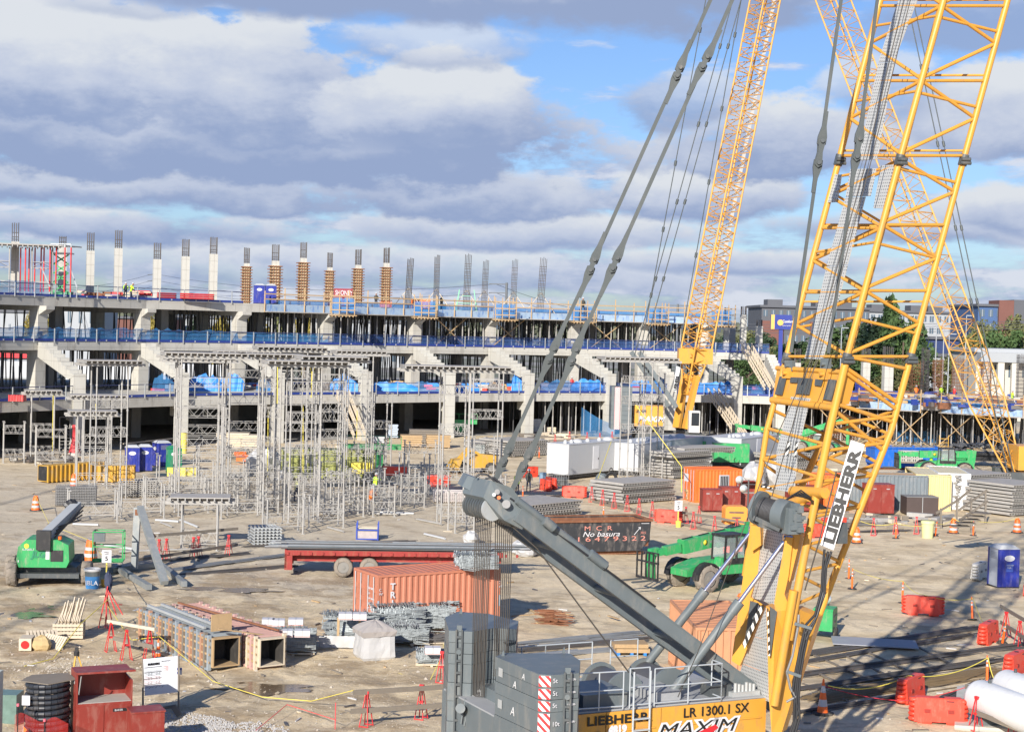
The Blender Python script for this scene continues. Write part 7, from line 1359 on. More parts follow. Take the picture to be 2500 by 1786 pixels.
for k,(px0,py0,px1,py1,lab)in enumerate(((178,1282,240,1284,'white pipe on the ground left of the steel A-frame'),(900,1256,992,1258,'white pipe near the right end of the centre scaffolds'),(928,1253,1010,1256,'second white pipe near the right end of the centre scaffolds'),(1018,1270,1078,1282,'white pipe left of the long decked tower'),(1036,1306,1086,1318,'pale pipe above the trailer load'),(800,1290,838,1300,'short pipe below the centre scaffolds'),(380,1272,436,1276,'white pipe left of the shoring table'),(392,1278,418,1288,'short white pipe left of the shoring table'),(440,1272,480,1288,'pipe lying behind the shoring table'),(290,1350,560,1340,'long pale tube lying right of the steel A-frame'),(256,1334,330,1344,'thin pale tube left of the steel A-frame'))):
 m=MB();m.tube(G(px0,py0)+Vector((0,0,.09)),G(px1,py1)+Vector((0,0,.09)),.075,n=8);single('pipe',m,white_p if k%2==0 else alu,lab,'pipe',world=True,group='loose pipes')
def boxform(px,py,rz,L,w,lab,ribm,topm,panm):
 t=thing('column_form',lab,'column form',G(px,py)+Vector((0,0,.12)),rz,'box column forms lying on the ground');e=.05;h=w
 for nm,(x0,x1,z0,z1)in(('side_panel',(-w/2,-w/2+e,0,h)),('side_panel',(w/2-e,w/2,0,h)),('bottom_panel',(-w/2+e+.001,w/2-e-.001,0,e)),('top_panel',(-w/2+e+.001,w/2-e-.001,h-e,h))):m=MB();m.bb(x0,x1,0,L,z0,z1);part(t,nm,m,panm)
 m=MB();m.bb(-w/2+e+.01,w/2-e-.01,1.2,1.25,e+.01,h-e-.01);m.bb(-w/2+e,-w/2+e+.012,.02,1.2,e,h-e);m.bb(w/2-e-.012,w/2-e,.02,1.2,e,h-e);m.bb(-w/2+e,w/2-e,.02,1.2,h-e-.012,h-e-.001);part(t,'dark_interior',m,mat('interior_shade',(.045,.042,.04),.5,var=.3,dirt=(.2,.18,.15),damt=.4))  # blackened inner faces and cross plate paint in the shaded interior
 n=int(L/.33)
 for i in range(n):
  y=.15+i*(L-.3)/n;m=MB();m.m=i%3 if False else 0
  for x in(-w/2-.13,w/2+.001):m.bb(x,x+.129,y,y+.13,-.12,h+.1+.06*(i%2))
  m.m=1;m.bb(-w/2-.2,w/2+.2,y+.12,y+.17,h+.01,h+.1);m.bb(-w/2-.2,w/2+.2,y+.12,y+.17,-.1,-.01);part(t,'clamp',m,[ribm[i%len(ribm)],topm])
 for z in(.2,.5,.8,1.05):
  for s in(-1,1):m=MB();m.bb(s*(w/2+.095)-.02,s*(w/2+.095)-.0,.1,L-.1,z-.04,z+.04);part(t,'waler',m,wood)
 return t
f1_=boxform(552,1634,.62,7.2,1.12,'long box column form with grey and orange ribs, left of two',[mat('rib_grey',(.26,.30,.33),.7,var=.2),wood_g,mat('rib_rust',(.40,.22,.14),.8,var=.2)],mat('rib_grey',(.26,.30,.33),.7),wood)
f2_=boxform(664,1633,.62,8.2,1.08,'long pinkish box column form, right of two',[wood_l,mat('rib_pink',(.48,.30,.27),.8,var=.25)],mat('rib_pink',(.48,.30,.27),.8),wood_l)
for dx_2,lab in((-.3,'light aluminium beam, left one on the long box form'),(.3,'light aluminium beam, right one on the long box form')):
 m=MB();m.bb(dx_2-.05,dx_2+.05,1.3,6.8,1.12+.13,1.12+.23);single('aluminium_beam',m,galv,lab,'beam',f1_.location,.62)
m=MB();m.box((0,.5,1.62),(.85,.06,.65));single('plywood_sheet',m,wood,'tan plywood sheet standing on the end of the left box form','plywood',f1_.location,.62);m=MB();m.bar((-.4,-.1,1.5),(1.4,-.3,1.15),.1,.04);single('timber_batten',m,wood,'orange batten sloping across the box form ends','batten',f1_.location,.62)
m=MB();m.bar((-.6,7.4,1.35),(.4,.3,1.3),.07,.07);single('timber_batten',m,rust,'rusty bar lying along the pinkish box form','bar',f2_.location,.62)
for px,py,rz,L,lab in((152,1178,2.5,5.6,'yellow steel box form with dark open end at left'),(268,1180,1.75,3.0,'yellow ribbed steel form right of the open yellow one')):
 q=G(px-10,py-2);t=thing('box_form',lab,'steel form',q+Vector((0,.5,.1)),rz-pi/2,'yellow steel box forms');m=MB();m.bb(-L*.3,L*.72,-.6,-.55,0,1.25);m.bb(-L*.3,L*.72,.55,.6,0,1.25);m.bb(-L*.3,L*.72,-.55,.55,1.2,1.25);m.bb(-L*.3,L*.72,-.55,.55,0,.05);part(t,'shell',m,yellow2);m=MB();[m.bb(-L*.3+.42*i,-L*.3+.5+.42*i-.4,-.68,-.601,-.05,1.3)for i in range(int(L/.42)+1)];part(t,'rib',m,yellow2);m=MB();m.bb(-L*.3+.02,-L*.3+.05,-.55,.55,.05,1.2);part(t,'dark_end_plate',m,black_m)  # black plate in the open end paints the dark inside of the form
t=thing('steel_support','leaning galvanised steel A-frame on box beams left of the shoring table','steel frame',G(345,1400));ap=P(338,1236,G(345,1395).y)
for(px,py),(qx,qy),w in(((328,1396),(336,1238),.34),((402,1432),(342,1238),.36)):
 A_,B_=G(px,py)+Vector((0,0,.2)),P(qx,qy,ap.y);m=MB();m.bar(A_,B_,w,w*.7);part(t,'leg',m,mat('weathered_steel',(.24,.26,.265),.6,.2,var=.25,dirt=(.4,.38,.34),damt=.5),world=True)
for a,b in(((278,1388),(364,1440)),((272,1398),(380,1384)),((392,1386),(450,1432))):m=MB();m.bar(G(*a)+Vector((0,0,.15)),G(*b)+Vector((0,0,.15)),.28,.28);part(t,'base_beam',m,MATS['weathered_steel'],world=True)
m=MB();m.bar(P(356,1290,ap.y),P(378,1312,ap.y),.5,.12);m.bar(P(330,1250,ap.y-.1),P(346,1250,ap.y-.1),.12,.3);part(t,'bracket',m,rust,world=True)
def wirebundle(loc,rz,L,w,h,lab,n=260,m_=grey_mesh,seed=1,pallet=True,sag=.0):
 t=thing('wire_bundle',lab,'wire bundle',loc,rz,'bundles of wire supports');r=random.Random(seed);m=MB()
 m.blob((0,0,h*.47),(L*.5,w*.5,h*.44),seed,4,.06)
 for i in range(n):
  s=r.random();y=r.uniform(-w/2,w/2);z=.12+(h-.12)*r.random()**.7;
  a_=r.uniform(0,pi);y=-w/2*math.copysign(abs(cos(a_))**.6,cos(a_));k_=sin(a_)**.6;z=.12+(h-.12)*k_*(.93+.07*sin(seed+a_*5))
  x0=r.uniform(-L/2,L/2*.6);l2=r.uniform(.3,1.1)*(1 if k_<.9 else.8);m.bar((x0,y,z),(min(x0+l2,L/2+.05),y+r.uniform(-.08,.08),z+r.uniform(-.07,.07)),.02,.03)
  if i%2:m.bar((x0,y-.03,z-.06),(x0+.02,y+.02,z+.09),.018,.018)
  if i%3==0:yy=r.uniform(-w/2,w/2*.5);m.bar((x0,yy,h+r.uniform(-.03,.03)),(x0+r.uniform(-.05,.05),yy+.4,h+r.uniform(-.03,.05)),.018)
 part(t,'wires',m,m_)
 if pallet:
  m=MB();[m.bb(-L/2,L/2,y-.05,y+.05,.06,.11)for y in(-w/2+.05,-.2,.2,w/2-.05)];[m.bb(x-.05,x+.05,-w/2,w/2,0,.058)for x in(-L/2+.1,0,L/2-.1)];part(t,'pallet',m,wood_l)
 return t
wirebundle(cc_+Vector((2.1,-.35,2.58)),rz*0+.1,1.9,1.4,.75,'grey wire bundle on the roof of the salmon container',seed=11,pallet=False,n=420)
wirebundle(G(712,1598)+Vector((0,.6,0)),.1,1.7,1.5,.95,'strapped wire bundle with white cartons beside the pinkish form',seed=2,n=420);wirebundle(G(850,1576)+Vector((0,.8,0)),.05,2.3,1.5,1.25,'wire bundle with timber stakes and clear wrap',seed=3,n=420)
wirebundle(G(955,1558)+Vector((.1,.9,0)),.2,2.3,1.6,1.35,'large heaped wire bundle behind the white bulk bag',seed=4,pallet=False,n=520);wirebundle(G(1050,1548)+Vector((0,.9,0)),-.1,2.2,1.6,1.25,'heaped wire bundle left of the far counterweight',seed=5,pallet=False,n=520);wirebundle(G(985,1578)+Vector((0,.6,0)),.0,2.0,1.2,.8,'low wire bundle in front of the two heaped ones',seed=6,pallet=False,n=380);wirebundle(G(1052,1628)+Vector((0,.5,0)),.05,1.25,.9,.6,'small wire bundle carrying one carton by the trestle',seed=7,n=280)
wirebundle(G(1040,1575)+Vector((0,.3,0)),.35,1.6,.6,.4,'small stack of dark twisted bars left of the far counterweight',seed=8,m_=rebar_m,n=120)
def carton(px,py,z,w,lab,loc=None,h=.26):
 q=loc if loc else G(px,py,z);t=thing('carton',lab,'carton',q,.1,'white cartons');m=MB();m.bb(-w/2,w/2,-.25,.25,0,h);part(t,'box',m,box_w);m=MB();m.bb(-w/2-.004,w/2+.004,-.254,.254,.02,.045);part(t,'printed_band',m,text_p);m=MB();m.bb(-.02,.02,-.256,.256,.046,h+.004);part(t,'strap',m,galv)
for a in((655,1524,.95,.5,'white carton, leftmost in the row behind the pinkish form'),(680,1526,.95,.5,'white carton, middle of the row behind the pinkish form'),(722,1524,.95,.6,'white carton, right of the row behind the pinkish form'),(738,1552,.95,.6,'white carton on the front right of the strapped bundle'),(702,1552,.95,.4,'white carton beside the tan plywood sheet'),(843,1510,1.27,.55,'white carton on the staked wire bundle, left one'),(878,1511,1.27,.55,'white carton on the staked wire bundle, right one'),(1056,1594,.6,.6,'white carton on the small bundle by the trestle')):carton(*a)
for x,lab in((825,'timber stake, left one against the wire bundle'),(877,'timber stake, right one against the wire bundle')):m=MB();m.bb(-.05,.05,-.03,.03,0,1.25);single('timber_stake',m,wood,lab,'stake',G(x,1580)+Vector((0,-.05,0)))
m=MB();n=24;vs=[]
for j in range(4):
 for i in range(n+1):vs.append((-1.2+2.4*i/n,rnd.uniform(-.05,.05)-.04,.05+.16*j))
m.add(vs,[(j*(n+1)+i,j*(n+1)+i+1,(j+1)*(n+1)+i+1,(j+1)*(n+1)+i)for j in range(3)for i in range(n)],True);single('plastic_wrap',m,white_t,'crinkled clear wrap round the foot of the staked wire bundle','wrap',G(850,1583))
t=thing('bulk_bag','large white bulk bag with a dusty top beside the wire bundles','bag',G(910,1612)+Vector((0,.6,0)),.42);t.scale=(1.22,1.1,1.12);m=MB();n=9;vs=[];r=random.Random(3)
prof=[(.50,0),(.55,.1),(.56,.35),(.55,.6),(.56,.85),(.54,1.02)]
for w_,z in prof:
 for i in range(28):a=2*pi*(i+.5*0)/28+pi/4;e=max(abs(cos(a)),abs(sin(a)));q=w_*(1+.05*abs(sin(2*a)))/max(e,.74)*(1+r.uniform(-.02,.02))*(1-.06*z);vs.append((q*cos(a),q*sin(a),z))
m.add(vs,[(j*28+i,j*28+(i+1)%28,(j+1)*28+(i+1)%28,(j+1)*28+i)for j in range(5)for i in range(28)],False);part(t,'sack',m,white_t)
m=MB();vs=[]
for w_,z in((.57,.85),(.6,1.03),(.45,1.15),(.2,1.3),(.02,1.36)):
 for i in range(28):a=2*pi*i/28+pi/4;e=max(abs(cos(a)),abs(sin(a)));q=w_/e*(1+r.uniform(-.03,.03));vs.append((q*cos(a),q*sin(a),z+r.uniform(-.02,.02)))
m.add(vs,[(j*28+i,j*28+(i+1)%28,(j+1)*28+(i+1)%28,(j+1)*28+i)for j in range(4)for i in range(28)],False);part(t,'cover',m,mat('dusty_cover',(.36,.33,.31),.8,var=.15,bump=.5,bscale=5))
for k,(px,py,dx,dy,dz,lab)in enumerate(((1520,1226,.9,.7,.5,'crumpled white plastic bag beside the red trestles'),(1270,1352,.6,.6,.45,'white debris bag left of the black dumpster'),(1150,1328,.5,.5,.45,'white bag on the trailer load behind the ropes'),(642,1160,1.6,1.2,1.3,'big grey white wrapped bundle among the left scaffolds'),(688,1175,.9,.8,.5,'small white sack among the scaffolds'),(1285,1358,.7,.6,.4,'second white debris bag left of the black dumpster'),(1840,1190,1.5,1,1.2,'white wrapped pallet beyond the open tool box'),(1885,1185,1.4,1,1.2,'white wrapped pallet left of the boom'))):m=MB();m.blob((0,0,dz*.8),(dx,dy,dz),k+5,4,.14);single('plastic_bag',m,white_t,lab,'bag',G(px,py),.2*k,'white bags and wrapped bundles')
t=thing('blue_crate','blue steel crate holding paper sacks in the middle ground','crate',G(895,1318)+Vector((0,.6,0)),.05);w,d_,h=1.3,1.1,.62;m=MB()
for x in(-w/2,w/2):
 for y in(-d_/2,d_/2):m.bar((x,y,0),(x,y,1.05),.07)
for z in(.06,h):[m.bar((-w/2,y,z),(w/2,y,z),.07)for y in(-d_/2,d_/2)];[m.bar((x,-d_/2,z),(x,d_/2,z),.069)for x in(-w/2,w/2)]
part(t,'frame',m,mat('crate_blue',(.03,.07,.38),.5));m=MB();m.bb(-w/2+.05,w/2-.05,-d_/2+.05,d_/2-.05,.05,.55);part(t,'sacks',m,mat('paper_sacks',(.42,.37,.36),.9,var=.3,scale=4,bump=.8,bscale=6));m=MB();[m.bb(-w/2+.05,w/2-.05,-.4+.25*i,-.25+.25*i,h+.05,h+.12)for i in range(4)];part(t,'timber_lid',m,wood_l)
def palletpile(px,py,rz,n,lab,m_=wood_l,tilt=0):
 t=thing('pallet_pile',lab,'pallets',G(px,py)+Vector((0,.6,.05)),rz,'timber pallets');t.rotation_euler.x=tilt
 for i in range(n):
  z=.0+.16*i;m=MB();[m.bb(-.6+.14*k,-.5+.14*k,-.5,.5,z+.11,z+.135)for k in range(9)];[m.bb(-.6,.62,y-.04,y+.04,z,z+.109)for y in(-.45,0,.45)];part(t,'pallet',m,m_)
 return t
palletpile(158,1562,.15,4,'large pile of pale pallets with broken boards on top at left');t=thing('board_heap','splayed pale boards on the pallet pile','boards',G(165,1560)+Vector((0,.6,.7)),.1);m=MB()
for i in range(13):m.bar((-.45+.07*i,-.5+rnd.uniform(-.1,.1),0),(-.35+.07*i+rnd.uniform(-.1,.1),.3,.75+rnd.uniform(-.2,.15)),.04,.11)
part(t,'boards',m,wood_l)
palletpile(92,1580,.4,2,'small pallet propped beside the red ended tube',tilt=.5);palletpile(118,1590,-.6,1,'single slatted pallet leaning on a tan block',tilt=.9)
m=MB();m.blob((0,0,.28),(.42,.34,.34),8,2,.12);single('insulation_block',m,mat('foam_tan',(.48,.36,.18),.9,var=.2,bump=1,bscale=8),'tan foam block under the leaning pallet','block',G(100,1588))
t=thing('form_tube','short square tube with a red disc end at far left','tube',G(60,1590)+Vector((0,.3,0)),.1);m=MB();m.box((0,0,.3),(.48,.8,.48));part(t,'tube',m,wood_l);m=MB();m.tube((0,-.43,.3),(0,-.401,.3),.16,n=18);part(t,'red_disc',m,mat('disc_red',(.6,.01,.01),.5))
def rebarbundle(pA,pB,w,n,lab,m_=rebar_m,h=.12,seed=0,grp='rebar bundles on the ground'):
 a,b=G(*pA),G(*pB);d=b-a;L=d.length;rz=math.atan2(d.y,d.x);r=random.Random(seed+int(pA[0]));m=MB()
 for i in range(n):
  y=r.gauss(0,w/3.2);z=.04+h*max(0,1-abs(y)/w*1.6)*r.random();k=r.uniform(-.05,.05);x0=-L/2+r.uniform(-.5,.8);x1=L/2+r.uniform(-1.0,.5)
  m.bar((x0,y,z),(0,y+r.uniform(-.1,.1),z+r.uniform(0,.03)),.028);m.bar((0,y+k,z),(x1,y+r.uniform(-.16,.16),z),.028)
 return single('rebar_bundle',m,m_,lab,'rebar',(a+b)/2,rz,grp)
for a in(((1960,1600),(2395,1532),.9,26,'rear rebar bundle right of the boom foot, under the board',rebar_m),((1968,1618),(2360,1552),.5,20,'second rebar bundle crossing the boom shadow',rebar_m),((1955,1648),(2500,1575),.45,40,'thick dark rebar bundle crossing the boom shadow to the right edge',rebar_m),((1960,1684),(2440,1612),.6,34,'rebar bundle in front of the thick dark one',rebar_m),((1985,1710),(2440,1640),1.0,44,'brownish rebar bundle behind the roped barrier',mat('rebar_ochre',(.24,.17,.09),.7,.2,var=.3)),((2255,1735),(2420,1660),.5,26,'grey rebar bundle left of the white tanks',rebar_m),((1950,1742),(2215,1700),.35,18,'thin rebar bundle by the tall orange cone',rebar_m),((1265,1575),(1590,1545),.7,30,'rear rebar bundle behind the crane railing',rebar_l),((1262,1590),(1600,1560),.6,36,'middle rebar bundle behind the crane railing',rebar_m),((1264,1605),(1560,1582),.5,30,'front rebar bundle behind the crane railing',rebar_l),((400,1396),(715,1354),.6,36,'rear pale rebar bundle left of the flatbed trailer',rebar_l),((452,1404),(712,1384),.5,34,'front rebar bundle running to the flatbed trailer',rebar_m),((380,1372),(600,1352),.5,26,'rebar bundle behind the steel A-frame',rebar_m),((610,1336),(1000,1322),.3,12,'thin rebar line above the flatbed trailer',rebar_m),((2090,1300),(2230,1296),.8,16,'scattered bars among the red trestles right of the boom',rebar_m),((1300,1218),(1440,1206),.5,10,'dark bars lying above the grey form stack',rebar_m)):rebarbundle(*a[:5],m_=a[5])
for k,(a,b)in enumerate((((1988,1560+40),(2110,1655)),((2110,1588),(2240,1650)),((2240,1580),(2330,1625)),((2330,1577),(2450,1606)),((1990,1640),(2110,1700)),((2060,1600),(2190,1660)),((2170,1640),(2260,1700)),((1960,1670),(2070,1712)))):m=MB();m.bar(G(*a)+Vector((0,0,.03)),G(*b)+Vector((0,0,.03)),.1,.06);single('timber_bearer',m,wood_g,'weathered timber bearer under the rebar right of the boom, number '+('one','two','three','four','five','six','seven','eight')[k]+' from the left','timber',world=True,group='timber bearers')
m=MB();a=G(2128,1580);m.box(a+Vector((.2,.4,.16)),(3.6,1.8,.04),rz=-.15);single('plywood_sheet',m,mat('grey_ply',(.30,.31,.34),.7,var=.15),'grey board lying on the rebar in the boom shadow','board')
rb=rebarbundle((1324,1520),(1380,1523),.6,70,'neat heap of orange rusty short bars',rust,.65)
for k,(a,b)in enumerate((((1250,1505),(1330,1498)),((1290,1488),(1340,1512)),((1310,1524),(1360,1515)),((1360,1498),(1400,1506)),((1485,1508),(1510,1516)),((1634,1494),(1652,1500)))):m=MB();m.bar(G(*a)+Vector((0,0,.04+.02*k)),G(*b)+Vector((0,0,.04+.02*k)),.12,.04);single('loose_board',m,wood,'loose board near the rusty bar heap, '+('longest at left','crossing behind','in front','just right of it','lone piece to its right','near the telehandler forks')[k],'board',world=True,group='loose boards')
t=thing('rubbish_barrel','blue and grey rubbish barrel with clear liner beside the boom lift','barrel',G(221,1438)+Vector((0,.3,0)));m=MB();m.lathe([(.30,0),(.34,.4),(.35,.62)],18);m.m=1;m.lathe([(.352,.62),(.37,.9),(.40,.93)],18,cap=False);part(t,'barrel',m,[mat('barrel_blue',(.05,.22,.5),.6,var=.25,scale=4),grey_s]);m=MB();m.lathe([(.40,.86),(.43,.95),(.36,1.0),(.33,.9)],18,cap=False);part(t,'liner',m,white_t);text(t,'IBLA',(-.25,-.36,.22),(1,0,0),(0,0,1),.22,text_w,world=False)
t=thing('bucket','small orange yellow bucket holding the speed sign post','bucket',G(255,1431));m=MB();m.lathe([(.15,0),(.18,.38)],14);part(t,'body',m,yellow2)
def speedsign(px,pt,pb,lab,s=1.0):
 q=G(px,pb);t=thing('speed_sign',lab,'sign',q,.1,'speed limit signs');zt=HZ(px,pt,q.y);m=MB();m.bb(-.03,.03,.02,.08,0,zt);part(t,'post',m,yrope);m=MB();m.bb(-.23*s,.23*s,-.02,.018,zt-.62*s,zt);part(t,'plate',m,text_w);text(t,'5',(0,-.03,zt-.52*s),(1,0,0),(0,0,1),.22*s,text_k,bold=.008,align='CENTER',world=False);text(t,'SPEED\nLIMIT',(0,-.03,zt-.14*s),(1,0,0),(0,0,1),.07*s,text_k,align='CENTER',world=False)
speedsign(259,1342,1428,'white speed limit 5 sign beside the rubbish barrel',1.0);speedsign(1655,1221,1284,'white speed limit 5 sign beside the long row barrier',1.15)
t=thing('bucket','yellow bucket under the far speed sign','bucket',G(1656,1286));m=MB();m.lathe([(.17,0),(.2,.42)],14);part(t,'body',m,yrope)
t=thing('overpack_drum','pale yellow lidded drum between red trestles on the right','drum',G(2264,1312));m=MB();m.lathe([(.36,0),(.4,.5),(.42,.95)],18);part(t,'body',m,mat('drum_cream',(.60,.60,.30),.6,var=.08));m=MB();m.lathe([(.46,.95),(.46,1.1),(.4,1.14)],18);part(t,'lid',m,MATS['drum_cream'])
t=thing('blue_barrel','blue barrel beside the far grey wire basket','barrel',G(1325,1180));m=MB();m.lathe([(.3,0),(.32,.5),(.3,.95)],16);part(t,'body',m,mat('barrel_blue2',(.18,.28,.38),.6));
t=thing('wire_basket','grey steel basket in front of the first white trailer','basket',G(1360,1184)+Vector((0,.5,0)),.1);m=MB();[m.bb(-.9+.2*i,-.87+.2*i,-.5,-.47,0,.9)for i in range(10)];[m.bb(-.9,.93,-.51,-.46,z,z+.04)for z in(.05,.4,.85)];part(t,'mesh',m,grid_m);m=MB();m.bb(-.85,.85,-.4,.4,.05,.6);part(t,'contents',m,grey_d)
t=thing('concrete_block','pale concrete block anchoring the yellow strap','block',G(1459,1196)+Vector((0,.4,0)),.1);m=MB();m.bb(-.55,.55,-.35,.35,0,.62);part(t,'body',m,conc_w);m=MB();[m.lathe([(.05,0),(.05,.01)],10,(x,-.355,.38),Matrix.Rotation(pi/2,3,'X'))for x in(-.3,.3)];part(t,'hole',m,grey_d)
m=MB();m.blob((0,0,.35),(.5,.4,.42),4,3,.15);single('cement_mixer',m,grey_s,'grey rounded plant item left of the coiled hoses','plant',G(1468,1176));m=MB();[m.path([Vector((r_*cos(a_*.6),-.3+.05*k_,.45+r_*sin(a_*.6)))for a_ in range(11)],.05,6)for k_,r_ in enumerate((.5,.45,.38,.3))];single('coiled_hose',m,hose_m,'coil of dark hoses in front of the first trailer','hose',G(1492,1178))
t=thing('plastic_tub','red plastic box on legs beside the scaffolds','box',G(965,1186),.1);m=MB();m.bb(-1.0,1.0,-.4,.4,.9,1.6);part(t,'box',m,orange);m=MB();[m.bb(x-.05,x+.05,-.3,.3,0,.9)for x in(-.8,.8)];part(t,'leg',m,grey_d)
t=thing('storage_box','cream yellow box left of the red plastic box','box',G(885,1180),.1);m=MB();m.bb(-.95,.95,-.5,.5,.85,1.75);part(t,'box',m,yrope);m=MB();[m.bb(x-.05,x+.05,-.3,.3,0,.85)for x in(-.8,.8)];part(t,'leg',m,grey_d)
m=MB();[m.box((rnd.uniform(-.8,.8),rnd.uniform(-.3,.3),.4+.25*i),(1.0,.5,.35),rz=.2*i)for i in range(3)];single('orange_boxes',m,orange_b,'heap of orange plastic boxes among the left scaffolds','boxes',G(598,1132));m=MB();m.bb(-1.2,1.2,-.5,.5,.5,.9);m.bb(-1.2,1.2,-.5,-.45,.9,1.2);single('yellow_cart',m,yrope,'yellow flat cart right of the green toilet','cart',G(446,1176),.1);m=MB();m.lathe([(.32,0),(.36,2.0)],12);single('yellow_bin',m,yrope,'tall narrow yellow bin by the second pier','bin',G(448,1106))
for k,(px,py,w,h,d_,mm_,lab)in enumerate(((565,1095,3.2,1.6,2,wood_l,'long pale timber crate at the foot of the stand, left one'),(615,1098,2.2,1.5,2,wood_l,'pale timber crate at the foot of the stand, right one'),(1002,1092,2.2,1.3,2,wood,'stack of tan planks left of two near the stand'),(1068,1094,2.5,1.4,2,wood,'stack of tan planks right of two near the stand'),(1035,1082,3.4,1.5,2,wood_g,'grey plank stack behind the two tan ones'),(958,1070,1.1,1.6,1,mat('wrap_blue',(.45,.52,.62),.4),'pale blue wrapped pallet by the fourth pier'),(922,1083,1.3,.8,1,white_p,'low white box left of the wrapped pallet'),(1345,1058,1.2,.8,1,wood_l,'small pallet pack under the stand'),(1310,1060,1.0,1.9,1,galv,'tall stack of grey forms under the stand'),(395,1083,1.4,.5,1.5,wood_g,'low timber pack behind the toilets'),(2146,1255,1.1,.6,1,wood_g,'low wrapped pallet left of the big red cabinet'),(1690,1222,1.0,.9,.8,wood,'small tan crate left of the red cabinets'),(1480+60,1580+20,1.4,.5,1,wood,'timber crate on a blue pallet behind the crane railing'))):
 t=thing('timber_pack',lab,'timber pack',G(px,py)+Vector((0,d_/2,0)),.1,'packs and crates');m=MB();n=max(2,int(h/.22))
 for i in range(n):m.bb(-w/2+rnd.uniform(-.06,.06),w/2+rnd.uniform(-.06,.06),-d_/2,d_/2,.12+i*(h-.12)/n,.12+(i+.86)*(h-.12)/n)
 part(t,'load',m,mm_);m=MB();[m.bb(x-.06,x+.06,-d_/2,d_/2,0,.119)for x in(-w/2+.15,0,w/2-.15)];part(t,'bearer',m,wood_g if 'blue pallet' not in lab else blue_t)
for k,(x0,y0,x1,y1,Ya,Yb,lab)in enumerate(((1810,845,1868,950,210,205,'timber framed truss leaning at the right end of the middle storey'),(1728,955,1800,1068,206,199,'long timber truss leaning against the lowest deck right of the middle crane'),(822,960,866,1072,178,172,'timber truss leaning by the fourth pier behind the scaffolds'))):
 A_,B_=P(x0,y0,Ya),P(x1,y1,Yb);t=thing('leaning_truss',lab,'truss',(B_.x,B_.y,B_.z),0,'leaning timber trusses')
 for dx_2 in(0,.7,1.3):m=MB();m.bar(A_+Vector((dx_2,0,.4)),B_+Vector((dx_2,0,.4)),.12,.12);m.bar(A_+Vector((dx_2,0,-.4)),B_+Vector((dx_2,0,-.0)),.12,.12);[m.bar(A_.lerp(B_,i/14)+Vector((dx_2,0,.4)),A_.lerp(B_,(i+.5)/14)+Vector((dx_2,0,-.3)),.07)for i in range(14)];part(t,'truss_beam',m,wood_l,world=True)
for k,(x0,x1,lab)in enumerate(((384,427,'bundle of red props on the top deck, left one'),(440,520,'bundle of red props on the top deck, right one'))):
 m=MB();a,b=P(x0,726,178),P(x1,729,180);[m.tube((a.x,a.y+.3*(i%3),Z3t+.35+.22*(i//3)),(b.x,b.y+.3*(i%3),Z3t+.35+.22*(i//3)),.09,n=8)for i in range(9)];single('prop_bundle',m,red_b,lab,'prop bundle',world=True,group='red prop bundles')
m=MB();a=P(160,716,172);b=P(360,722,176)
for i in range(26):q=a.lerp(b,rnd.random());m.box((q.x,q.y+rnd.uniform(0,2),Z3t+rnd.uniform(.2,.9)),(rnd.uniform(.4,2.4),.3,rnd.uniform(.1,.4)),rz=rnd.uniform(-.3,.3));m.m=rnd.randint(0,3)
single('site_materials',m,[wood_l,rust,red_b,mat('mauve_beam',(.3,.25,.35),.7)],'row of mixed timber, red frames and purple beams along the top deck','materials',kind='stuff')
for k,(x0,x1,z,Y,m_,lab)in enumerate(((1004,1050,Z3t,206,orange_c,'orange steel bin on the top deck behind the rebar cages'),(928,956,Z3t,200,orange_c,'small orange bin at the foot of the last clamped form'),(1060,1088,Z3t,208,green_d,'dark green box right of the orange bin on the top deck'),(2268,2292,4.96,222,mat('bin_salmon',(.6,.25,.15),.6),'orange box on the right formwork deck'),(30,64,Z1t,148,red_b,'stack of red plastic blocks on the lowest deck at far left'))):
 a,b=P(x0,740,Y),P(x1,740,Y);w=b.x-a.x;t=thing('steel_bin',lab,'bin',((a.x+b.x)/2,Y,z),0,'bins on the decks');m=MB();h=w*.5;m.bb(-w/2,w/2,-.6,.6,.1,h);part(t,'body',m,m_);m=MB();[m.bb(-w/2+w*i/5,-w/2+w*i/5+.08,-.66,-.601,.1,h+.05)for i in range(6)];part(t,'rib',m,m_)
q=P(1139,740,206);t=thing('mesh_screen','pale green mesh frame round the third rebar cage foot','frame',(q.x,205.5,Z3t));m=MB();[m.bar((x,y,0),(x*.7,y*.7,2.6),.08)for x in(-1.3,1.3)for y in(-1,1)];[m.bar((-1.3+.12*i*3,-1,.9*i),(1.3-.12*i*3,-1,.9*i),.07)for i in range(3)];part(t,'frame',m,mat('pale_green',(.2,.5,.32),.6))
m=MB();r=random.Random(12)
for i in range(420):
 f=r.random();px=1880+640*f;Y=203-18*f+r.uniform(2,30);q=P(px,940,Y);m.m=r.randint(0,5);m.box((q.x,Y,4.97+r.uniform(.1,.6)),(r.uniform(.3,2.0),r.uniform(.2,1.0),r.uniform(.1,.8)),rz=r.uniform(-.4,.4))
single('deck_materials',m,[blue_n,rebar_m,rust,alu,wood,blue_n],'dense clutter of forms, bars and tools spread over the right formwork deck','materials',kind='stuff')
m=MB();r=random.Random(13)
for i in range(260):
 px=r.uniform(380,1900);k=r.random();Y=160+.028*px+r.uniform(6,20);q=P(px,940,Y);m.m=r.randint(0,4);m.box((q.x,Y,Z1t+.01+r.uniform(.1,.5)),(r.uniform(.3,2.2),r.uniform(.2,.8),r.uniform(.1,.9)),rz=r.uniform(-.4,.4))
single('deck_materials',m,[blue_t,rebar_m,alu,wood,orange],'scattered tools, props and sheets along the lowest deck','materials',kind='stuff')
m=MB();r=random.Random(14)
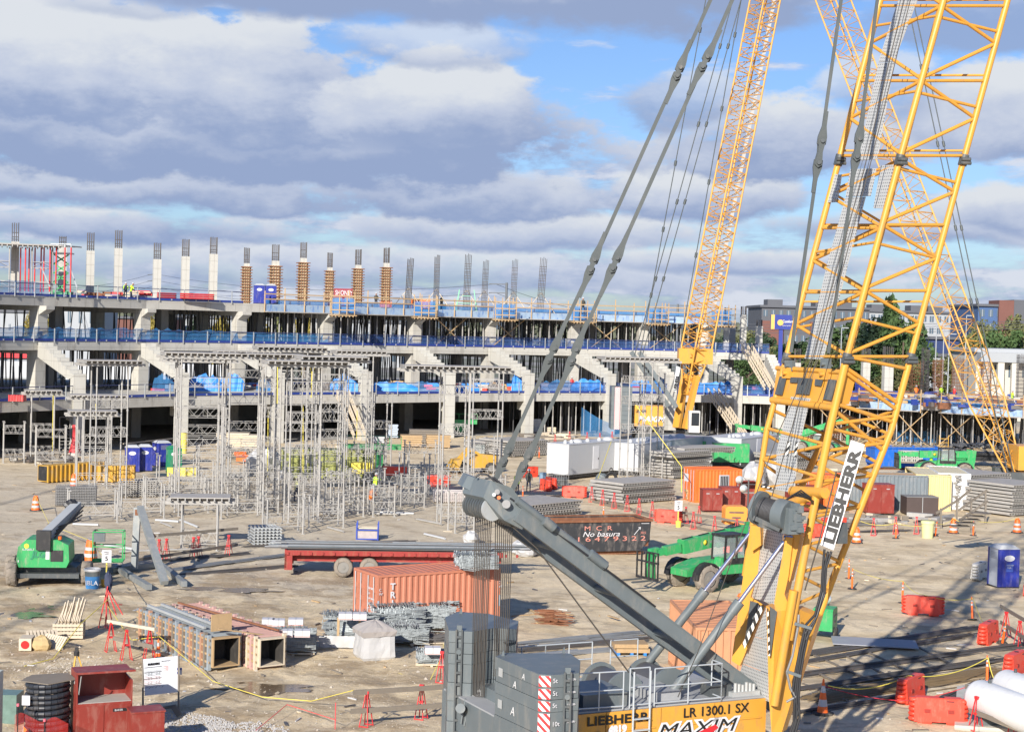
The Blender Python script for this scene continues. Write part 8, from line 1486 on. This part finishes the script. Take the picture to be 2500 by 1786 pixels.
for i in range(420):
 z_=r.choice(((1180,1700,1058,1085),(560,860,1095,1130),(1900,2120,1078,1120),(2060,2330,1268,1285),(1960,2110,1150,1250),(30,180,1100,1130),(1280,1420,1060,1090)));q=G(r.uniform(z_[0],z_[1]),r.uniform(z_[2],z_[3]));m.m=r.randint(0,3);m.box((q.x,q.y,r.uniform(.05,.35)),(r.uniform(.3,2.4),r.uniform(.08,.5),r.uniform(.05,.35)),rz=r.uniform(-1,1))
single('site_debris',m,[wood_g,rebar_m,alu,wood_l],'scattered boards, bars and offcuts along the foot of the stand','debris',kind='stuff')
m=MB();r=random.Random(21)
for i in range(520):
 q=G(r.uniform(0,2500),r.choice((r.uniform(1180,1400),r.uniform(1380,1790))));m.m=r.choice((0,0,1,2,3,4));k=r.uniform(.3,1);m.box((q.x,q.y,.02+gh(q.x,q.y)),(r.uniform(.1,.8)*k,r.uniform(.03,.12),r.uniform(.02,.06)),rz=r.uniform(-1.6,1.6))
single('site_debris',m,[wood_g,rebar_m,wood,wood_l,white_t],'small offcuts, wires and paper scraps strewn over the yard','debris',kind='stuff')
for a,b,r_,lab in(((2390,1700),(2560,1765),.62,'white horizontal tank in the bottom right corner, nearer one'),((2455,1672),(2580,1722),.6,'white horizontal tank behind the nearer one')):
 A_,B_=G(*a,.95),G(*b,.95);t=thing('white_tank',lab,'tank',((A_.x+B_.x)/2,(A_.y+B_.y)/2,0),0,'white tanks');d=(B_-A_).normalized();m=MB();M=d.to_track_quat('Z','Y').to_matrix();L=(B_-A_).length;m.lathe([(.05,-.32),(r_*.6,-.22),(r_*.93,-.05),(r_,.1),(r_,L-.1),(r_*.93,L+.05),(r_*.5,L+.25),(.05,L+.3)],26,A_,M);part(t,'shell',m,mat('tank_white',(.70,.71,.71),.4,var=.04,dirt=(.5,.48,.44),damt=.3),world=True);m=MB();m.tube(A_+d*.6+Vector((0,0,r_)),A_+d*.6+Vector((0,0,r_+.12)),.06,n=8);part(t,'valve',m,grey_d,world=True);m=MB();[m.box(A_.lerp(B_,f)-Vector((0,0,.75)),(.15,.9,.4),rz=math.atan2(d.y,d.x))for f in(.2,.8)];part(t,'saddle',m,grey_s,world=True)
m=MB();q=G(2440,1745);m.prism([G(2330,1780),G(2336,1684),G(2560,1640),G(2600,1800)],(0,0,.16));single('concrete_pad',m,conc_w,'pale concrete pad under the white tanks','pad',world=True)
q0=G(2300,1285);t=thing('timber_stair','grey timber stair and railing in front of the waffle form stack','stair',G(2380,1285));
for px,ty,by in((2297,1240,1290),(2336,1212,1292),(2371,1215,1285),(2406,1200,1278),(2371,1240,1300)):Y=G(px,by).y;m=MB();m.bar(P(px,ty,Y),P(px,by,Y),.12);part(t,'post',m,wood_g,world=True)
for a,b in(((2285,1252),(2336,1222)),((2336,1222),(2371,1194)),((2340,1245),(2410,1196)),((2345,1268),(2412,1222))):m=MB();m.bar(P(*a,101),P(*b,101.5),.05,.14);part(t,'handrail',m,wood_g,world=True)
for i in range(5):m=MB();m.box(P(2345+12*i,1284-8*i,101),(1.1,.9,.08));part(t,'tread',m,wood_g,world=True)
t=thing('step_ladder','rolling aluminium step ladder beside the tall red cone','ladder',G(158,1106),.3);m=MB()
for x in(-.5,.5):m.bar((x,-.9,0),(x,.4,2.6),.07);m.bar((x,.9,0),(x,.4,2.6),.07);m.bar((x,.4,2.6),(x,.4,3.4),.05)
m.bar((-.5,.4,3.4),(.5,.4,3.4),.05);part(t,'frame',m,alu);m=MB();[m.bb(-.5,.5,-.8+.16*i,-.6+.16*i,.3*i+.25,.3*i+.29)for i in range(8)];part(t,'step',m,alu)
zb=G(440,1742).y;t=thing('notice_board','white safety notice board on timber legs in the foreground left','notice board',(P(392,1700,zb).x,zb,0),0)
bp=[P(354,1697,zb-.1),P(435,1688,zb+.35),P(435,1600,zb+.35),P(350,1608,zb-.1)];uvpoly(t,'board',bp,mat('board_white',(.70,.72,.76),.4,var=.03),.03)
ux=(bp[1]-bp[0]).normalized();uz=Vector((0,0,1));on=lambda x,z:bp[3]+ux*x-uz*z+Vector((0,-.04,0))
text(t,'BUILDERS',on(.16,.22),ux,uz,.065,text_k,bold=.006);text(t,'PRE TASK PLAN',on(.62,.14),ux,uz,.03,text_k)
for i in range(4):m=MB();m.bar(on(.04,.29+.17*i*(1 if i<2 else 1.15)),on(.64,.29+.17*i*(1 if i<2 else 1.15)),.004,.012);part(t,'ruled_line',m,text_k,world=True)
for i in range(11):m=MB();z=.42+.05*i;m.bar(on(.06,z),on(.62,z),.003,.005);part(t,'ruled_line',m,(grey_s,text_p)[i>3],world=True)
m=MB();[m.bar(on(.68+.05*(i%3),.3+.025*i),on(.86,.31+.025*i),.003,.008)for i in range(7)];part(t,'red_note',m,text_p,world=True);m=MB();[m.bar(on(.08+.09*j+.02*(i%2),.445+.05*i),on(.13+.09*j,.445+.05*i),.003,.012)for i in range(10)for j in range(6)if(i*j)%3];part(t,'handwriting',m,grey_s,world=True);m=MB();[m.bar(on(.1+.11*i,.98+.03*(i%2)),on(.2+.1*i,.96),.003,.008)for i in range(6)];part(t,'signature',m,text_k,world=True)
for px,pt,pb in((349,1606,1742),(436,1600,1742)):m=MB();m.bar(P(px,pt,zb+.05),P(px,pb,zb+.05)*1,.05,.07);part(t,'leg',m,wood_g,world=True)
m=MB();m.bar(P(350,1735,zb),P(430,1722,zb+.3),.05,.1);m.bar(P(423,1722,zb-.3),P(438,1745,zb-.35),.05,.2);part(t,'foot_rail',m,wood_g,world=True);m=MB();m.box(P(438,1637,zb+.2),(.17,.02,.24));part(t,'sticker',m,box_w,world=True);m=MB();[m.box(P(434+8*(i%2),1632+9*(i//2),zb+.18),(.06,.01,.07))for i in range(3)];part(t,'sticker_mark',m,blue_n,world=True)
t=thing('survey_tripod','yellow and black survey tripod behind the red tool box','tripod',G(186,1652));[part(t,'leg',MB().bar((.3*cos(a),.3*sin(a),0),(.04*cos(a),.04*sin(a),.85),.04,.05),yellow2)for a in(.3,2.4,4.5)];m=MB();m.tube((0,0,.8),(0,0,.95),.1,n=10);m.box((0,0,1.02),(.12,.1,.16));part(t,'head',m,black_m)
t=thing('pipe_coil','tall coil of black corrugated pipe left of the red tool box','pipe coil',P(115,1790,51.5).xy.to_3d());m=MB()
for k in range(10):
 rr_=.62+.03*sin(k*2.1);pts=[Vector((rr_*cos(2*pi*i/22),rr_*sin(2*pi*i/22),.1+.17*k+.17*i/22))for i in range(23)];m.path(pts,.085,7)
part(t,'coil',m,mat('pipe_black',(.03,.035,.045),.45,var=.3,dirt=(.2,.18,.16),damt=.3));m=MB();m.bb(-.6,-.35,-.74,-.72,1.2,1.5);part(t,'tag',m,text_w);m=MB();m.prism([(-.75,-.4,1.86),(.2,-.7,1.84),(.9,-.1,1.9),(.5,.5,1.95),(-.6,.3,1.9)],(0,0,.03));part(t,'cover_board',m,wood_g)
for k,(px,py,h,lab)in enumerate(((43,1772,1.35,'thin black stake with pink cap, left of the pipe coil'),(108,1800,.9,'thin stake with pink cap in front of the pipe coil'))):m=MB();m.tube((0,0,0),(0,0,h),.018,n=6);m.m=1;m.tube((0,0,h),(0,0,h+.08),.045,n=8);single('marker_stake',m,[black_m,mat('cap_pink',(.7,.15,.2),.5)],lab,'stake',P(px,py,50).xy.to_3d())
m=MB();n=20;A_=P(35,1790,50.5).xy.to_3d();B_=P(165,1790,49.8).xy.to_3d();vs=[A_.lerp(B_,i/n)+Vector((0,.05*sin(i),(.95+.1*sin(i*.5))*j))for j in range(2)for i in range(n+1)];m.add(vs,[(i,i+1,n+2+i,n+1+i)for i in range(n)],True);single('mesh_fence',m,net_r,'red plastic mesh fence around the pipe coil','fence',world=True)
m=MB();m.bb(-.35,.35,-.4,.4,0,.95);single('wrapped_pallet',m,mat('green_wrap',(.14,.22,.19),.35,var=.5,scale=4),'green and clear wrapped pallet at the left edge','pallet',P(22,1760,53.5).xy.to_3d());m=MB();m.bb(-.35,.0,-.3,.3,0,2.35);single('utility_cabinet',m,mat('cabinet_sage',(.5,.53,.46),.6),'pale green upright cabinet cut by the left edge','cabinet',P(-2,1790,50.2).xy.to_3d())
m=MB();q=P(56,1700,50.2);m.tube((0,0,0),(0,0,.75),.008,n=5);m.m=1;m.prism([(0,0,.75),(.12,0,.62),(0,0,.5)],(0,.01,0));single('marker_flag',m,[white_p,orange_b],'small orange marker flag in front of the mesh fence','flag',P(56,1800,50).xy.to_3d())
m=MB();m.lathe([(.12,0),(.12,.3),(.05,.38)],12);single('orange_beacon',m,orange_b,'small orange capped item at the bottom edge left of the tool box','beacon',P(126,1800,48.5).xy.to_3d())
m=MB();q=G(58,1735);[m.path([Vector((q.x+r_*cos(a_*.35),q.y+r_*sin(a_*.35),.05))for a_ in range(19)],.03,5)for r_ in(.7,.95)];single('hose_loop',m,hose_m,'black hose looped on the ground at far left','hose',world=True)
t=thing('hanging_jacket','dark navy jacket hung on top of the red trestles','jacket',G(262,1530));m=MB();m.blob((0,0,1.95),(.18,.15,.42),5,3,.15);part(t,'jacket',m,denim)
for k,(x0,y0,x1,y1)in enumerate(((240,1534,263,1430),(284,1500,264,1440),(262,1540,258,1450))):Y=G(260,1532).y;m=MB();m.bar(P(x0,y0,Y),P(x1,y1,Y),.04);m.bar(P(x0+16,y0,Y+.2),P(x1+2,y1,Y+.2),.04);m.bar(P(x0+5,y0-25,Y),P(x0+14,y0-25,Y+.2),.035);single('tall_trestle',m,red_b,('left','right','middle')[k]+' red trestle of the tall group carrying the jacket','trestle',world=True,group='tall red trestles')
def rope(pts,r,lab,m_=yrope,name='rope',sag=.0):
 mb=MB()
 for a,b in zip(pts,pts[1:]):
  q=[a.lerp(b,i/12)+Vector((0,0,-4*sag*(i/12)*(1-i/12)))for i in range(13)];mb.path(q,r,5)
 single(name,mb,m_,lab,'rope',world=True)
g_=lambda x,y,z=0:Vector((G(x,y).x,G(x,y).y,z+.02))
rope([g_(262,1530,.9),g_(320,1600,.6),g_(388,1600,.75),g_(520,1680,.25),g_(640,1712,.15),g_(760,1722,.15),g_(862,1765,1.1)],.016,'yellow rope running from the left trestles to the foreground planks');rope([g_(820,1780,.3),g_(700,1745,.35),g_(625,1790,.1)],.012,'red safety line left of the foreground planks',rrope);rope([g_(818,1782,.9),g_(818,1784,.05)],.014,'red line hanging straight down left of the foreground planks',rrope)
rope([g_(258,1428,1.0),g_(262,1500,1.4)],.015,'yellow rope dropping from the speed sign to the jacket trestle');rope([g_(262,1532,1.2),g_(195,1572,.8),g_(130,1610,.03),g_(60,1628,.03)],.018,'yellow rope sagging left from the trestles across the dirt');rope([g_(86,1246,1.0),g_(120,1300,.5),g_(221,1370,1.1),g_(258,1428,1.2)],.015,'yellow line from the far left drum to the speed sign')
rope([g_(2080,1437,1.05),g_(2203,1472,1.1),g_(2253,1500,.95),g_(2374,1512,1.0),g_(2412,1575,.6)],.014,'thin yellow rope between the orange posts right of the boom',sag=.15);rope([g_(2020,1735,.9),g_(2215,1712,.95),g_(2410,1668,1.0),g_(2440,1690,.3)],.02,'yellow rope draped over the near barrier to the orange post',sag=.28);rope([g_(2010,1700,.4),g_(2200,1745,.5),g_(2370,1740,1.0)],.014,'red line over the largest barrier',rrope,sag=.1)
rope([g_(2100,1305,.9),g_(2187,1314,1.0),g_(2283,1310,.9),g_(2327,1301,1.0),g_(2376,1307,1.0),g_(2483,1300,1.0)],.016,'yellow rope strung between posts and drums at mid right',sag=.2);rope([G(955,1625),G(965,1640),G(1000,1650),G(1050,1660),g_(1078,1640,.6)],.015,'yellow rope curled on the dirt in front of the bulk bag');rope([g_(1090,1700,1.2),g_(1080,1640,1.1)],.012,'thin yellow line up to the far counterweight trestle')
rope([P(1552,988,128),P(1664,1138,124),P(1664,1200,124)],.035,'long bright yellow strap running down from the tall scaffold to the orange container');rope([P(1492,1078,138),P(1452,1190,128)],.03,'yellow strap from the trailer roof to the concrete block')
for k,(x,y0,y1,Y)in enumerate(((655,1000,1168,118),(678,875,985,112),(740,988,1150,118),(762,905,970,108),(872,1002,1070,150),(234,985,1115,130),(130,965,1100,148))):rope([P(x,y0,Y),P(x-2+k%3,y1,Y)],.035,'yellow strap hanging in the shoring towers, '+('left of centre cluster','short one high on the centre tower','middle of centre cluster','short one under the centre deck','by the fourth pier','in the left towers','on the far left tower')[k],MATS['yellow_rope'])
for k,(a,b,r_)in enumerate((((-20,1452),(300,1362),.10),((-20,1545),(330,1395),.16),((-20,1510),(300,1440),.10),((-20,1236),(190,1180),.12))):
 m=MB();m.tube(G(*a)-sd*78,G(*b)-sd*78,r_,n=6);single('shadow_cable',m,hose_m,'unseen thick cable set high behind the camera to cast a shadow across the dirt, '+('thin near one','broad near one','middle one','far one')[k],'cable',world=True,group='cables behind the camera')  # added out of view, thickened so their shadows streak the ground
def person(loc,rz,lab,vest,hat=white_p,legm=denim,bend=0.0,arm=(.3,.3),s=1.0,step=.12):
 t=thing('person',lab,'person',loc,rz);t.scale=(s,)*3;me=bpy.data.meshes.new('body');B=bend
 hip=Vector((0,0,.93));ch=Vector((0,-.32*B,1.38-.08*B));nk=ch+Vector((0,-.08*B,.14));hd=nk+Vector((0,-.06*B-.01,.12))
 V=[hip,(hip+ch)/2,ch,nk,hd,hd+Vector((0,0,.08))];E=[(0,1),(1,2),(2,3),(3,4),(4,5)];Rd=[.15,.14,.16,.06,.085,.07]
 for sd_,sgn in((0,-1),(1,1)):
  k=len(V);sh=ch+Vector((sgn*.19,0,.04));a=arm[sd_];el=sh+Vector((sgn*.06,-.26*sin(a),-.28*cos(a)));ha=el+Vector((-sgn*.03,-.25*sin(a+.5),-.25*cos(a+.5)));fin=ha+Vector((0,-.08*sin(a+.6),-.08*cos(a+.6)))
  V+=[sh,el,ha,fin];E+=[(2,k),(k,k+1),(k+1,k+2),(k+2,k+3)];Rd+=[.075,.052,.038,.03]
  k=len(V);h_=hip+Vector((sgn*.1,0,-.06));kn=Vector((sgn*.11,-sgn*step*.7-.03,.5));an=Vector((sgn*.12,sgn*step*-.6+.03,.1));to=an+Vector((0,-.16,-.05))
  V+=[h_,kn,an,to];E+=[(0,k),(k,k+1),(k+1,k+2),(k+2,k+3)];Rd+=[.105,.068,.05,.045]
 me.from_pydata([tuple(v)for v in V],E,[]);o=bpy.data.objects.new('body',me);C.objects.link(o);o.parent=t;me.materials.append(legm);me.materials.append(skin);me.materials.append(vest)
 md=o.modifiers.new('skin','SKIN');md.use_smooth_shade=True;sv=me.skin_vertices[0].data
 for i,r in enumerate(Rd):sv[i].radius=(r,r*.85)
 sv[0].use_root=True;o.modifiers.new('sub','SUBSURF').levels=1;o.modifiers['sub'].render_levels=1
 m=MB();m.lathe([(.17,.86),(.19,1.0),(.185,1.2),(.215,1.38),(.15,1.5),(.08,1.53)],14,(0,0,0),Matrix.Rotation(0,3,'X')if not B else Matrix(((1,0,0),(0,.75,-.27*B),(0,0,1))));m.v=[(x*1.08,y*.85+(.24*B if B else 0),z)for x,y,z in m.v];part(t,'vest',m,vest)
 m=MB();[m.tube(V[a_],Vector(V[a_]).lerp(V[a_+1],1.0),.082,.062,8)for a_ in(6,14)];part(t,'sleeve',m,vest)
 m=MB();m.lathe([(.078,-.12),(.098,-.05),(.105,.03),(.09,.1),(.04,.14)],14,hd+Vector((0,0,.03)));m.box(hd+Vector((0,-.105,.01)),(.025,.04,.04));part(t,'head',m,skin)
 m=MB();m.lathe([(.165,.055),(.13,.06),(.125,.11),(.09,.17),(.02,.195)],16,hd+Vector((0,-.01,.03)));part(t,'helmet',m,hat);return t
person(G(912,1240),2.4,'worker in a lime vest and white helmet standing among the scaffolds',lime,bend=.2,arm=(1.2,.9),s=1.0).location=G(915,1212)
person(G(906,1250),3.0,'worker in an orange vest and white helmet below the lime one',hiorg,bend=.5,arm=(.9,1.0));person(G(723,1224),1.0,'worker in a pale yellow vest bending in the centre scaffolds',mat('vest_pale',(.6,.6,.3),.7),bend=.7,arm=(1,1))
person(G(1290,1200),.2,'worker in dark clothes and white helmet right of the pendant bars',mat('dark_vest',(.06,.06,.05),.8),arm=(.2,.3));person(G(1262,1207),2.8,'worker in a lime vest partly behind the mast head',lime)
person(Vector((P(2472,960,205).x,205,4.96)),1.0,'worker in a lime vest on the right formwork deck at the edge',lime);person(Vector((P(2330,950,214).x,214,4.96)),2,'worker in red with white helmet on the right formwork deck',red_b);person(Vector((P(2298,950,216).x,216,4.96)),.3,'worker in a yellow vest beside the orange box on the right deck',lime);person(Vector((P(2237,950,214).x,214,4.96)),0,'worker in orange on the deck just right of the big boom',hiorg)
person(Vector((P(1078,735,207).x,207,Z3t)),.4,'worker in dark clothes at the foot of the second rebar cage',mat('dark_vest',(.06,.06,.05),.8),arm=(1,.6));person(Vector((P(918,735,200).x,200,Z3t)),.4,'worker in dark clothes behind the guard, left of the orange bin',mat('dark_vest',(.06,.06,.05),.8));person(Vector((P(306,720,174).x,174,Z3t)),.4,'worker in a lime vest on the top deck, left of two',lime,bend=.5);person(Vector((P(318,720,174).x,174.3,Z3t)),2,'worker in a lime vest on the top deck, right of two',lime,bend=.4);person(Vector((P(1423,750,209).x,209,Z3t)),.5,'dark clothed worker on the top deck right of the pendant bars',mat('dark_vest',(.06,.06,.05),.8),s=1.15)
person(Vector((P(1395,970,205).x,205,Z1t)),.5,'worker in a pink red vest on the lowest deck by the seventh pier',red_b);person(G(1812,1560)+Vector((0,1,0)),.4,'worker in white with an orange helmet behind the crane mast foot',white_p,hat=orange_b)
pd_=person(G(2276,1162)+Vector((0,.6,.55)),1.4,'driver in a yellow vest inside the telehandler cab',lime,arm=(.9,.9))
bpy.context.view_layer.update();dg=bpy.context.evaluated_depsgraph_get()
for o in[o for o in bpy.data.objects if o.type=='FONT']:
 me=bpy.data.meshes.new_from_object(o.evaluated_get(dg));n=bpy.data.objects.new(o.name,me);C.objects.link(n);n.parent=o.parent;n.matrix_local=o.matrix_local.copy();bpy.data.objects.remove(o)
